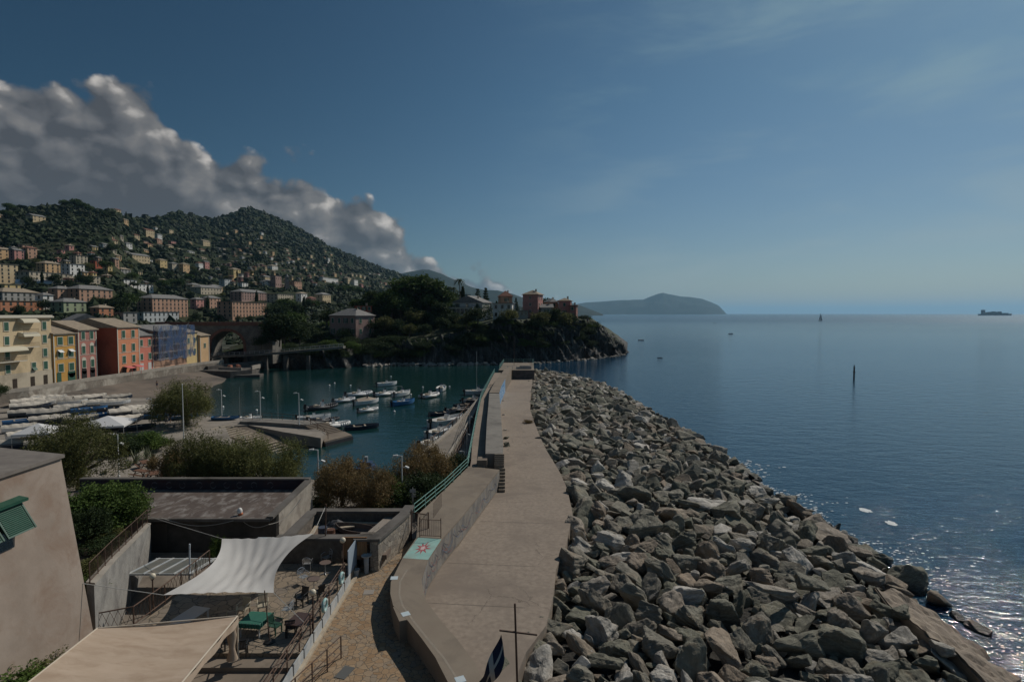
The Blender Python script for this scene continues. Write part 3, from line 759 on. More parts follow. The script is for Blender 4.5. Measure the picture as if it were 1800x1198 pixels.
bmesh.ops.triangulate(bm, faces=bm.faces); bmesh.ops.recalc_face_normals(bm, faces=bm.faces)
me = bpy.data.meshes.new('quay_ground'); bm.to_mesh(me); bm.free(); me.materials.append(Qg)
qo = bpy.data.objects.new('quay_ground', me); COL.objects.link(qo); tag(qo, kind='structure')
# slip with launching timbers
MB().add([(-47, 95.5, 1.51), (-36, 89.5, 0.55), (-28.7, 85.2, -0.5), (-37, 77.5, -0.5), (-44, 86.5, 1.0), (-49.5, 91.5, 1.51)], [(0, 5, 4, 3, 2, 1)]).build('boat_slip', concrete('slip_concrete', (0.13, 0.105, 0.08), (0.20, 0.165, 0.13)), kind='structure')
wood = mat('pale_timber', (0.46, 0.39, 0.29), 0.85, (0.34, 0.28, 0.21), 3.0, stretch=(1, 1, .2))
for k in range(17):
    f_ = k/16; a = Vector((-46.8, 93.6, 1.50)).lerp(Vector((-32.5, 84.2, 0.02)), f_); b = a+Vector((-1.3, -3.6, -0.16))
    d = (b-a); mid = (a+b)/2+Vector((0, 0, .12))
    MB().box((0, 0, 0), (0.24, d.length, 0.14), rz=math.atan2(-d.x, d.y)).build('launching_timber', wood, origin=None, label=f'pale timber laid across the boat slip, {["first","second","third","fourth","fifth","sixth","seventh","eighth","ninth","tenth","eleventh","twelfth","thirteenth","fourteenth","fifteenth","sixteenth","lowest"][k]} from the top', cat='timber', group='timbers laid across the slip').location = mid
# beach
gx_ = np.linspace(0, 1, 30); gy_ = np.linspace(112, 186, 40); V = []
for y in gy_:
    xl = -101.5+max(0, (y-140))*0.06; xr = float(np.interp(y, [112, 124, 135, 150, 165, 180, 186], [-60, -77, -80, -81, -84, -90, -96]))
    for s in gx_: V.append((xl+(xr-xl)*s*1.08, y, 2.3*(1-s)**0.9-0.25+0.12*mnoise.noise(Vector((xl+(xr-xl)*s, y, 1))*0.4)))
sandm = mat('shingle_beach', (0.13, 0.105, 0.082), 0.95, (0.19, 0.15, 0.118), 0.25, 8, bump=0.5, bscale=5, bdist=.05, stain=(0.075, 0.065, 0.055), stain_scale=0.06)
tag(mesh_np('beach', V, grid_faces(40, 30), sandm, smooth=True), kind='structure')
# street on its retaining wall
SZ = 3.8
wallm = mat('rubble_wall', (0.22, 0.185, 0.15), 0.95, (0.15, 0.13, 0.105), 0.8, bump=0.6, bscale=3, bdist=.1, stain=(0.42, 0.38, 0.32), stain_scale=0.25)
edge = [(-113, 78), (-106, 105), (-102, 119), (-102.2, 138), (-101.2, 150), (-100.6, 165), (-99.6, 178), (-97, 190)]
MB().strip([(-135, y) for x, y in edge], edge, 0, SZ).build('street', concrete('street_paving', (0.17, 0.15, 0.13), (0.23, 0.2, 0.17)), kind='structure')
sw2 = empty('street_wall', (-102, 138, 0), 'rough stone retaining wall with a pale parapet between the street and the beach', 'wall')
MB().strip([(x-.0, y) for x, y in edge], [(x+.45, y) for x, y in edge], 0, SZ-0.01).build('wall', wallm, sw2)
MB().strip([(x-.02, y) for x, y in edge], [(x+.5, y) for x, y in edge], SZ-0.01, SZ+.8).build('parapet', mat('pale_coping', (0.36, 0.32, 0.27), 0.9, (0.27, 0.24, 0.2), .8), sw2)
# low stone jetty past the beach
oj = empty('stone_jetty', (-88, 185, 0), 'dark stone landing with steps at the far end of the beach', 'jetty')
jm1 = mat('dark_stone', (0.07, 0.062, 0.055), 0.9, (0.13, 0.115, 0.10), .8, bump=.6, bscale=3, bdist=.1)
MB().prism([(-102, 180), (-87.5, 176), (-83.0, 181), (-84, 189), (-100, 195)], -2, 2.1).build('quay_block', jm1, oj)
MB().prism([(-86.5, 176.8), (-79.5, 178.5), (-80, 182.5), (-84.5, 182)], -2, .8).build('lower_step', jm1, oj)
MB().box((-90, 181, 2.5), (9, .4, .8), rz=-.28).box((-83.6, 185, 2.7), (.5, 6, 1.2)).build('parapet', mat('pale_coping', (1, 1, 1)), oj)
MB().prism([(-99.5, 183), (-97, 181), (-88, 200), (-91, 202)], 1.5, [2.2, 2.2, 5.6, 5.6] if False else 3.2).build('ramp', jm1, oj)
boxm = mat('terracotta_plastic', (0.33, 0.13, 0.08), 0.7)
for k, (x, y) in enumerate(((-91.5, 184), (-90, 186), (-88.6, 183.8))):
    MB().box((x, y, 2.65), (1.1, 1.5, 1.1), rz=k*.4, taper=.9).box((x, y, 3.25), (.9, 1.2, .16), rz=k*.4).build('crate', boxm, label=['reddish crate on the stone landing, leftmost of three', 'reddish crate on the stone landing, middle one of three', 'reddish crate on the stone landing, rightmost of three'][k], cat='crate', group='crates on the stone landing', origin=(x, y, 2.1))

# viaduct with one brick arch
vd = empty('viaduct', (-110, 205, 4), 'stone railway viaduct with a brick arch and red brick parapet behind the waterfront', 'viaduct')
brick = mat('brick', (0.22, 0.10, 0.07), 0.9, (0.15, 0.075, 0.055), 1.0, bump=.4, bscale=8)
stone = mat('viaduct_stone', (0.10, 0.095, 0.085), 0.95, (0.20, 0.185, 0.16), .5, bump=.6, bscale=3, bdist=.1)
VY = 204.0; ax, aw, az0, azs, azt = -102.3, 5.9, 2.0, 8.3, 16.0
def arch_pts(w, n=16, y=VY, cx=ax, zs=azs, k=1.0): return [(cx-w*math.cos(math.pi*i/n), zs+w*k*math.sin(math.pi*i/n)) for i in range(n+1)]
def arch_wall(mb, cx, w, zs, x0, x1, z0, zt, y0, y1, k=1.0):
    ap = [(cx-w, z0)]+arch_pts(w, cx=cx, zs=zs, k=k)+[(cx+w, z0)]
    tp = [(x0, z0)]+[(x0+(x1-x0)*i/16, zt) for i in range(17)]+[(x1, z0)]
    vs = []
    for (a, b) in zip(ap, tp):
        for y in (y0, y1): vs += [(a[0], y, a[1]), (b[0], y, b[1])]
    n = len(ap); fs = []
    for i in range(n-1):
        q, r = 4*i, 4*i+4
        fs += [(q, q+1, r+1, r), (q+2, r+2, r+3, q+3), (q, r, r+2, q+2), (q+1, q+3, r+3, r+1)]
    fs += [(0, 2, 3, 1), (4*n-4, 4*n-3, 4*n-1, 4*n-2)]
    mb.add(vs, fs)
m_ = MB(); arch_wall(m_, ax, aw, azs, -128, -86, az0, azt, VY, VY+8, .93)
m_.build('masonry', stone, vd)
m_ = MB(); arch_wall(m_, ax, aw-.004, azs, ax-aw-1.1, ax+aw+1.1, az0, azs+aw*.93+1.1, VY-.12, VY+.3, .93)
# ring of brick voussoirs: outer line follows the arch
m_ = MB(); n = 20
vs = []; fs = []
for i in range(n+1):
    a = math.pi*i/n
    for rr in (aw-.02, aw+1.0):
        for y in (VY-.15, VY+.4): vs.append((ax-rr*math.cos(a), y, azs+rr*.93*math.sin(a)))
for i in range(n):
    q = 4*i; r = q+4; fs += [(q, r, r+2, q+2), (q+1, q+3, r+3, r+1), (q, q+1, r+1, r), (q+2, r+2, r+3, q+3)]
m_.add(vs, fs).box((ax-aw-.5, VY+.12, 5.2), (1, .55, 6.2)).box((ax+aw+.5, VY+.12, 5.2), (1, .55, 6.2)).build('arch_ring', brick, vd)
MB().box((-104, VY+.2, 16.5), (48, .6, 1.1)).box((-104, VY+.1, 15.9), (48, .9, .25)).build('parapet', brick, vd)
MB().box((-104, VY+4, 16.02), (48, 7.2, .1)).build('deck', stone, vd)
# walkway on the shore below the villa
pts3 = [W(366, 622, 197), W(384, 620, 199), W(430, 618, 200), W(490, 614, 201), W(545, 609, 203), W(603, 604, 210)]
sh = empty('shore_walkway', pts3[0], 'long shore walkway with pale railing crossing the dark cove under the viaduct', 'walkway')
MB().strip([(p.x, p.y+3) for p in pts3], [(p.x, p.y) for p in pts3], [p.z-1.7 for p in pts3], [p.z-.9 for p in pts3]).build('deck', stone, sh)
rail(sh, [(p.x, p.y+.1, p.z-.95) for p in pts3], 1.0, (1, .5), .05, .07, mat('pale_rail', (0.42, 0.42, 0.42), .6), 1.7)
pm = MB()
for u_ in (395, 430, 465, 500, 540):
    p = W(u_, 620, 201.5); pm.box((p.x, p.y+1.2, 2), (1.2, 1.6, 6))
pm.build('piers', jm1, sh)
# dark retaining wall in the cove behind the walkway
MB().box((-81, 213, 3), (30, 3, 7)).build('cove_wall', jm1, label='dark rough stone wall of the cove behind the shore walkway', cat='wall', origin=(-81, 213, 0))
lamp_white = mat('white_paint_metal', (0.62, 0.62, 0.60), 0.5)

# ================================================================== BUILDINGS
def facade_mats():
    pass
glassm = mat('dark_window_glass', (0.015, 0.018, 0.02), 0.12, spec=0.8)
shut = mat('green_shutter', (0.018, 0.075, 0.048), 0.6, (0.028, 0.095, 0.06), 2.0)
shut_b = mat('brown_shutter', (0.07, 0.05, 0.035), 0.7)
trimm = mat('pale_window_trim', (0.52, 0.48, 0.40), 0.85)
def shared(name, mb, m):
    o = mb.build(name, m); d = o.data; bpy.data.objects.remove(o); return d
# one window = frame (thing's part), pane + shutters (sub-parts).  local: x along wall, -y out, z up, origin at centre
WIN = {}
def window_set(w, h, style):
    k = (w, h, style)
    if k in WIN: return WIN[k]
    f = MB()
    t_ = .12
    f.box((0, -.03, h/2+t_/2), (w+2*t_, .12, t_)).box((0, -.06, -h/2-t_/2), (w+2.6*t_, .18, t_)).box((-w/2-t_/2, -.03, 0), (t_, .12, h)).box((w/2+t_/2, -.03, 0), (t_, .12, h))
    f.box((0, -.025, 0), (.06, .05, h)).box((0, -.025, .1*h), (w, .05, .05))
    g = MB().box((0, -.01, 0), (w, .03, h))
    s = MB()
    if style == 'closed':
        for sx in (-1, 1):
            s.box((sx*w/4, -.07, 0), (w/2-.02, .05, h))
            for q in range(5): s.box((sx*w/4, -.1, -h*.4+q*h*.2), (w/2-.12, .015, .05))
    elif style == 'open':
        for sx in (-1, 1): s.box((sx*(w*.75+t_*.5), -.08, 0), (w*.46, .05, h))
    elif style == 'flap':     # lower half propped outwards
        for sx in (-1, 1):
            s.box((sx*w/4, -.07, h*.22), (w/2-.02, .05, h*.55)).box((sx*w/4, -.28, -h*.27), (w/2-.02, .05, h*.5), rx=-R(38))
    WIN[k] = (shared('window', f, trimm), shared('pane', g, glassm), shared('shutter', s, shut) if style != 'none' else None)
    return WIN[k]
FARW = []
def put_window(parent, p, n, w=1.1, h=1.6, style='closed', sub=True):
    """p world point on wall, n outward 2-D normal"""
    if not sub:
        if not FARW: FARW.append(shared('window', MB().box((0, -.04, 0), (1.15, .1, 1.75)).box((0, -.08, -.95), (1.5, .16, .1)), mat('far_window', (.035, .04, .035), .8)))
        o = bpy.data.objects.new('window', FARW[0]); COL.objects.link(o); o.parent = parent
        o.location = Vector(p)-parent.matrix_basis.translation; o.rotation_euler = (0, 0, math.atan2(n[0], -n[1])); return o
    fr, pa, sh_ = window_set(w, h, style)
    rz = math.atan2(n[0], -n[1])
    L = parent.matrix_basis.translation
    o = bpy.data.objects.new('window', fr); COL.objects.link(o); o.parent = parent
    o.location = Vector(p)-L; o.rotation_euler = (0, 0, rz)
    for nm, d in (('pane', pa), ('shutter', sh_)):
        if d and sub:
            c = bpy.data.objects.new(nm, d); COL.objects.link(c); c.parent = o
    return o
def wallmat(name, c): return mat('wall_'+name, c, 0.92, tuple(min(1, x*1.16) for x in c), 0.45, 8, bump=.12, bscale=8, bdist=.02, stain=tuple(x*.78 for x in c), stain_scale=.22, lo=.3, hi=.7, spec=.2)
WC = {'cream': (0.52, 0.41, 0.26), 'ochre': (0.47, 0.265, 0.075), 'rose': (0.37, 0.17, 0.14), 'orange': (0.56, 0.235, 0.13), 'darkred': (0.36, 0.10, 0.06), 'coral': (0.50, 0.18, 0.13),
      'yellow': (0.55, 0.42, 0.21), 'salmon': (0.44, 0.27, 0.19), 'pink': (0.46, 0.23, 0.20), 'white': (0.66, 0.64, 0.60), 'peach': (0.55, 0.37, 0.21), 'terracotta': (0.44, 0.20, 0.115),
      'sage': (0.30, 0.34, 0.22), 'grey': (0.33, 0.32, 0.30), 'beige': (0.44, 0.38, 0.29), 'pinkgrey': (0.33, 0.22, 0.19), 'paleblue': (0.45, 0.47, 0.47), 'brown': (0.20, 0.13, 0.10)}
ROOFM = {'tile': mat('roof_tile', (0.36, 0.29, 0.205), .9, (0.25, 0.20, 0.15), 1.2, bump=.6, bscale=6, bdist=.08, stretch=(1, 1, 1)),
         'slate': mat('roof_slate', (0.15, 0.145, 0.14), .8, (0.24, 0.23, 0.215), 1.0, bump=.4, bscale=6, bdist=.05),
         'red': mat('roof_red', (0.25, 0.105, 0.07), .9, (0.18, 0.08, 0.055), 1.2, bump=.5, bscale=6, bdist=.06)}
def rect(c, ex, ey, w, d):   # corners of a rotated rectangle: c = middle of the FRONT edge, ex along front, ey inwards
    c = Vector(c); return [c-ex*w/2, c+ex*w/2, c+ex*w/2+ey*d, c-ex*w/2+ey*d]
def roof_mesh(mb, c, ex, ey, w, d, z, kind, rh, ov=.5):
    q = rect(Vector(c)-ey*ov, ex, ey, w+2*ov, d+2*ov); q = [Vector((a[0], a[1], z)) for a in q]
    lo_ = [a-Vector((0, 0, .18)) for a in q]
    if kind == 'hip':
        if w >= d: r0 = (q[0]+q[3])/2+ex.to_3d()*(d/2+ov)*.95; r1 = (q[1]+q[2])/2-ex.to_3d()*(d/2+ov)*.95; fs = [(0, 1, 9, 8), (1, 2, 9), (2, 3, 8, 9), (3, 0, 8)]
        else: r0 = (q[0]+q[1])/2+ey.to_3d()*(w/2+ov)*.95; r1 = (q[2]+q[3])/2-ey.to_3d()*(w/2+ov)*.95; fs = [(0, 1, 8), (1, 2, 9, 8), (2, 3, 9), (3, 0, 8, 9)]
    elif kind == 'gable':   # ridge parallel to front
        r0 = (q[0]+q[3])/2; r1 = (q[1]+q[2])/2; fs = [(0, 1, 9, 8), (1, 2, 9), (2, 3, 8, 9), (3, 0, 8)]
    elif kind == 'gablef':  # gable faces front
        r0 = (q[0]+q[1])/2; r1 = (q[2]+q[3])/2; fs = [(0, 1, 8), (1, 2, 9, 8), (2, 3, 9), (3, 0, 8, 9)]
    else:
        mb.add(lo_+q, [(0, 3, 2, 1), (4, 5, 6, 7), (0, 1, 5, 4), (1, 2, 6, 5), (2, 3, 7, 6), (3, 0, 4, 7)]); return
    u = Vector((0, 0, rh)); 
    mb.add(q+lo_+[r0+u, r1+u], fs+[(4, 7, 6, 5), (0, 4, 5, 1), (1, 5, 6, 2), (2, 6, 7, 3), (3, 7, 4, 0)])
def house(c, a, w, d, z0, z1, col, roof='hip', rmat='tile', rh=1.8, label='', cat='house', name='house', group=None, floors=None, bays=None, sbays=None, style='closed', win=(1.0, 1.5),
          chimney=True, below=4, sub=True, ov=.5, ground=True, nwin=True, side=1):
    """c = 2-D middle of front edge, a = bearing of front normal (from -Y towards +X)"""
    nrm = Vector((math.sin(a), -math.cos(a))); ex = Vector((math.cos(a), math.sin(a))); ey = -nrm
    root = empty(name, (c[0], c[1], z0), label, cat, group)
    q = rect(c, ex, ey, w, d)
    MB().prism([tuple(p) for p in q], z0-below, z1).build('wall', wallmat(col, WC[col]) if isinstance(col, str) else col, root)
    rm = MB(); roof_mesh(rm, c, ex, ey, w, d, z1+.18, roof, rh, ov); rf = rm.build('roof', ROOFM[rmat], root)
    if roof == 'flat':
        pass
    if chimney:
        p = Vector(c)+ey*d*.45+ex*w*.22
        MB().box((p.x, p.y, z1+rh*.6+.5), (.7, .7, 1.6)).box((p.x, p.y, z1+rh*.6+1.35), (.9, .9, .15)).build('chimney', wallmat('beige', WC['beige']), root)
    if nwin:
        fl = floors or max(1, round((z1-z0)/3.1)); by = bays or max(1, int(w/3.9)); sb = sbays or max(1, int(d/4.0)); k = 0
        for i in range(fl):
            z = z0+(i+.55)*(z1-z0)/fl
            for j in range(by):
                p = Vector(c)+ex*(-w/2+(j+.5)*w/by)+nrm*.01
                put_window(root, (p.x, p.y, z), nrm, win[0], win[1], style if (i+j) % 3 else ('open' if style == 'closed' else style), sub); k += 1
            for j in range(sb):
                if side == 1: p = Vector(c)-ex*(w/2+.01)+ey*((j+.5)*d/sb); n2 = -ex
                else: p = Vector(c)+ex*(w/2+.01)+ey*((j+.5)*d/sb); n2 = ex
                if k < 96: put_window(root, (p.x, p.y, z), n2, win[0], win[1], style, sub); k += 1
    return root, nrm, ex, ey

# ---- waterfront row: facades face +X (east), drawn from Y0 to Y1
def shore_house(name, X, Y0, Y1, depth, ze, col, label, roof='gable', rmat='tile', rh=2.0, rows=None, cols=None, style='closed', win=(1.15, 1.75), sidecol=None, trim=True):
    a = math.pi/2; c = (X, (Y0+Y1)/2)
    root = empty(name, (X, (Y0+Y1)/2, SZ), label, 'apartment house')
    wm = wallmat(col, WC[col])
    MB().prism([(X, Y0), (X, Y1), (X-depth, Y1), (X-depth, Y0)], SZ-.3, ze).build('wall', wm, root)
    rm = MB(); roof_mesh(rm, c, Vector((0, 1)), Vector((-1, 0)), Y1-Y0-.06, depth, ze+.2, roof, rh, .45); rm.build('roof', ROOFM[rmat], root)
    if sidecol: MB().box((X-depth/2, Y0-.02, (SZ+ze)/2), (depth-.06, .05, ze-SZ-.1)).build('side_wall', wallmat(sidecol, WC[sidecol]), root)
    for z in rows or []:
        for y in cols or []: put_window(root, (X+.01, y, z), (1, 0), win[0], win[1], style)
    if trim:
        t_ = MB().box((X+.05, (Y0+Y1)/2, ze-.12), (.22, Y1-Y0-.1, .22))
        for z in (rows or [])[1:]: t_.box((X+.03, (Y0+Y1)/2, z-1.25), (.07, Y1-Y0-.1, .10))
        t_.box((X+.03, Y0+.18, (SZ+ze)/2), (.08, .3, ze-SZ-.4)).box((X+.03, Y1-.18, (SZ+ze)/2), (.08, .3, ze-SZ-.4))
        t_.build('trim', trimm, root)
    return root
def shop(root, X, ys, w, h, m, arch=False):
    for y in ys:
        mb = MB().box((X+.03, y, SZ+h/2), (.1, w, h))
        if arch: mb.cyl((X-.02, y, SZ+h), (X+.08, y, SZ+h), w/2, n=16)
        mb.build('door', m, root)
awn_c = mat('cream_awning', (0.55, 0.50, 0.38), .85); 
def awning(root, X, y, w, z, out=1.4, m=None, name='awning'):
    n = 6; vs = []
    for i in range(n+1):
        t_ = math.pi/2*i/n
        for s in (-1, 1): vs.append((X+.02+out*math.sin(t_), y+s*w/2, z+1.0*math.cos(t_)-.1))
    fs = [(2*i, 2*i+1, 2*i+3, 2*i+2) for i in range(n)]
    mb = MB().add(vs, fs)
    for s in (-1, 1):
        idx = [2*i+(0 if s < 0 else 1) for i in range(n+1)]; k = len(mb.v)
        mb.v.append(Vector((X+.02, y+s*w/2, z-.1))); mb.f.append(tuple(idx+[k]))
    mb.build(name, m or awn_c, root)
def balcony(root, X, y, w, z, out=1.2):
    mb = MB().box((X+out/2, y, z), (out, w, .16))
    mb.build('balcony', trimm, root)
    r = MB()
    for k in range(int(w/.3)+1): r.box((X+out-.03, y-w/2+k*.3, z+.5), (.03, .03, .9))
    r.box((X+out-.03, y, z+.98), (.05, w, .05)).build('balcony_rail', met_rust, root)
r1 = shore_house('apartment_block', -106.3, 98, 131.2, 13, 19.2, 'cream', 'tall cream apartment block with green shutters and rounded awnings, nearest of the waterfront row', 'flat', 'slate', 0,
                 [6.6+.0, 9.6, 12.6, 15.2, 17.6][0:0], [], trim=False)
for z in (8.3, 11.2, 14.3, 17.3):
    for j, y in enumerate((103, 106, 109.5, 113, 116.3, 119.5, 126.0, 129.2)):
        if z > 10 and y == 126.0: continue
        put_window(r1, (-106.29, y, z), (1, 0), 1.1, 1.75, 'closed' if j % 2 else 'flap')
for z in (11.3, 14.2, 17.2):
    if z != 11.3:
        awning(r1, -106.3, 124.4, 4.2, z+.9); balcony(r1, -106.3, 124.4, 4.0, z-1.5)
awning(r1, -106.3, 118.2, 9.0, 12.2, 1.9); balcony(r1, -106.3, 118.2, 9.0, 9.9, 1.5)
MB().box((-106.0, 114.6, 19.25), (.7, 33.5, .35)).box((-107, 114.6, 19.55), (2.4, 33, .25)).build('cornice', trimm, r1)
shop(r1, -106.3, (116, 121, 125.5, 129), 1.2, 2.3, shut_b)
MB().box((-106.25, 116, 5.5), (.06, 30, 3.4)).build('plinth', wallmat('beige', WC['beige']), r1)
r2 = shore_house('row_house', -106.0, 131.2, 138.2, 11, 15.2, 'ochre', 'narrow ochre yellow waterfront house with small white awnings over green shuttered windows', 'gable', 'tile', 1.8, [7.3, 10.6, 13.6], [133.2, 136.4], 'closed', (1.5, 1.8))
for y in (132.9, 136.2):
    MB().box((-105.5, y, 11.2), (.9, 1.3, .04), ry=R(35)).build('awning', mat('white_awning', (.7, .7, .68), .8), r2)
shop(r2, -106.0, (132.6,), 1.2, 2.4, shut); shop(r2, -106.0, (136.4,), 2.3, 2.0, shut, True)
r3 = shore_house('row_house', -105.6, 138.2, 144.4, 12, 15.9, 'rose', 'narrow rose pink waterfront house with cream arched window trim between the ochre and orange houses', 'gable', 'tile', 2.2, [7.6, 11.1, 14.6], [139.9, 142.7], 'closed', (1.1, 1.8))
shop(r3, -105.6, (139.9, 142.7), 1.6, 2.1, mat('black_interior', (.01, .01, .01), .9), True)
for y in (139.9, 142.7):
    for z in (7.6, 11.1): MB().cyl((-105.62, y, z+.95), (-105.52, y, z+.95), .75, n=16).build('window_arch', trimm, r3)
r4 = shore_house('row_house', -102.3, 147.2, 156.0, 14, 16.3, 'orange', 'orange waterfront house with a dark red blank side wall and green shutters', 'gable', 'tile', 2.3, [7.9, 11.0, 14.6], [149.6, 153.4], 'closed', (1.2, 1.9), sidecol='darkred')
for y in (150, 153.6): MB().box((-101.0, y, 5.9), (2.0, 2.4, .06), ry=R(15)).cyl((-100.4, y, 3.8), (-100.4, y, 5.8), .04).build('sunshade', mat('coral_canvas', (.55, .14, .13), .8), r4)
shop(r4, -102.3, (149.6, 153.6), 1.5, 2.3, shut_b)
r5 = shore_house('row_house', -103.0, 156.0, 163.0, 12, 13.8, 'coral', 'low coral pink waterfront house with cream trim beside the scaffolding', 'gable', 'slate', 2.4, [8.0, 11.9], [157.8, 161.4], 'closed', (1.1, 1.7))
shop(r5, -103.0, (157.8, 161.2), 1.4, 2.4, mat('pale_door', (.5, .5, .48), .7))
r6 = shore_house('scaffolded_house', -103.2, 163.0, 180.0, 12, 14.9, 'salmon', 'old waterfront house wrapped in scaffolding and blue netting', 'gable', 'slate', 1.6, [7.5, 11.0, 13.6], [165.5, 169.5, 173.5, 177.5], 'none', (1.1, 1.5), trim=False)
scf = MB(); 
for y in np.arange(163.4, 180.2, 2.35):
    for x in (-102.9, -101.7): scf.cyl((x, y, 6.4), (x, y, 16.6), .05, n=5)
for z in (6.6, 8.7, 10.8, 12.9, 15.0, 16.4):
    for x in (-102.9, -101.7): scf.cyl((x, 163.2, z), (x, 180.0, z), .045, n=5)
for k in range(6): scf.cyl((-101.66, 163.4+k*2.35*1.1, 6.6+2.1*k*.8), (-101.66, 166+k*2.35*1.1, 8.7+2.1*k*.8), .04, n=5)
scf.build('scaffolding', met_grey, r6)
dk_ = MB()
for z in (8.62, 10.72, 12.82, 14.92): dk_.box((-102.3, 171.6, z), (1.1, 16.6, .05))
dk_.build('planks', wood, r6)
nm = bpy.data.materials.new('blue_net'); nm.use_nodes = True; t = NT(nm.node_tree); p = nm.node_tree.nodes['Principled BSDF']; p.inputs['Roughness'].default_value = .7
g_ = t.N('ShaderNodeNewGeometry').outputs['Position']
pn_ = t.noise(t.N('ShaderNodeMapping', ins={0: g_, 3: (1, .5, .35)}).outputs[0], .8, 4, .6, .5)
t.l.new(t.ramp(pn_, [(.4, (.035, .075, .17)), (.6, (.12, .18, .30))]), p.inputs['Base Color'])
t.l.new(t.mapr(pn_, .40, .56, .70, .12), p.inputs['Alpha'])
nt2 = MB()
for i, y0 in enumerate(np.arange(163.3, 180, 2.35)): 
    z0_ = 6.4+.3*math.sin(i*2.1); nt2.box((-101.58+.04*math.sin(i*3), y0+1.15, (z0_+16.5)/2), (.02, 2.3, 16.5-z0_))
nt2.box((-102.3, 163.15, 11.5), (1.3, .02, 10)).build('net', nm, r6)
r7 = shore_house('row_house', -103.6, 180.0, 187.2, 12, 13.9, 'yellow', 'yellow waterfront house, the last of the row, next to the viaduct arch', 'gable', 'tile', 1.5, [7.8, 11.4], [182.0, 185.4], 'closed', (1.0, 1.6))
r8 = shore_house('row_house', -102.9, 187.3, 193.0, 9, 12.6, 'peach', 'small low yellow house end standing right beside the arch of the viaduct', 'gable', 'tile', 1.3, [9.4], [190.2], 'closed', (1.0, 1.4))

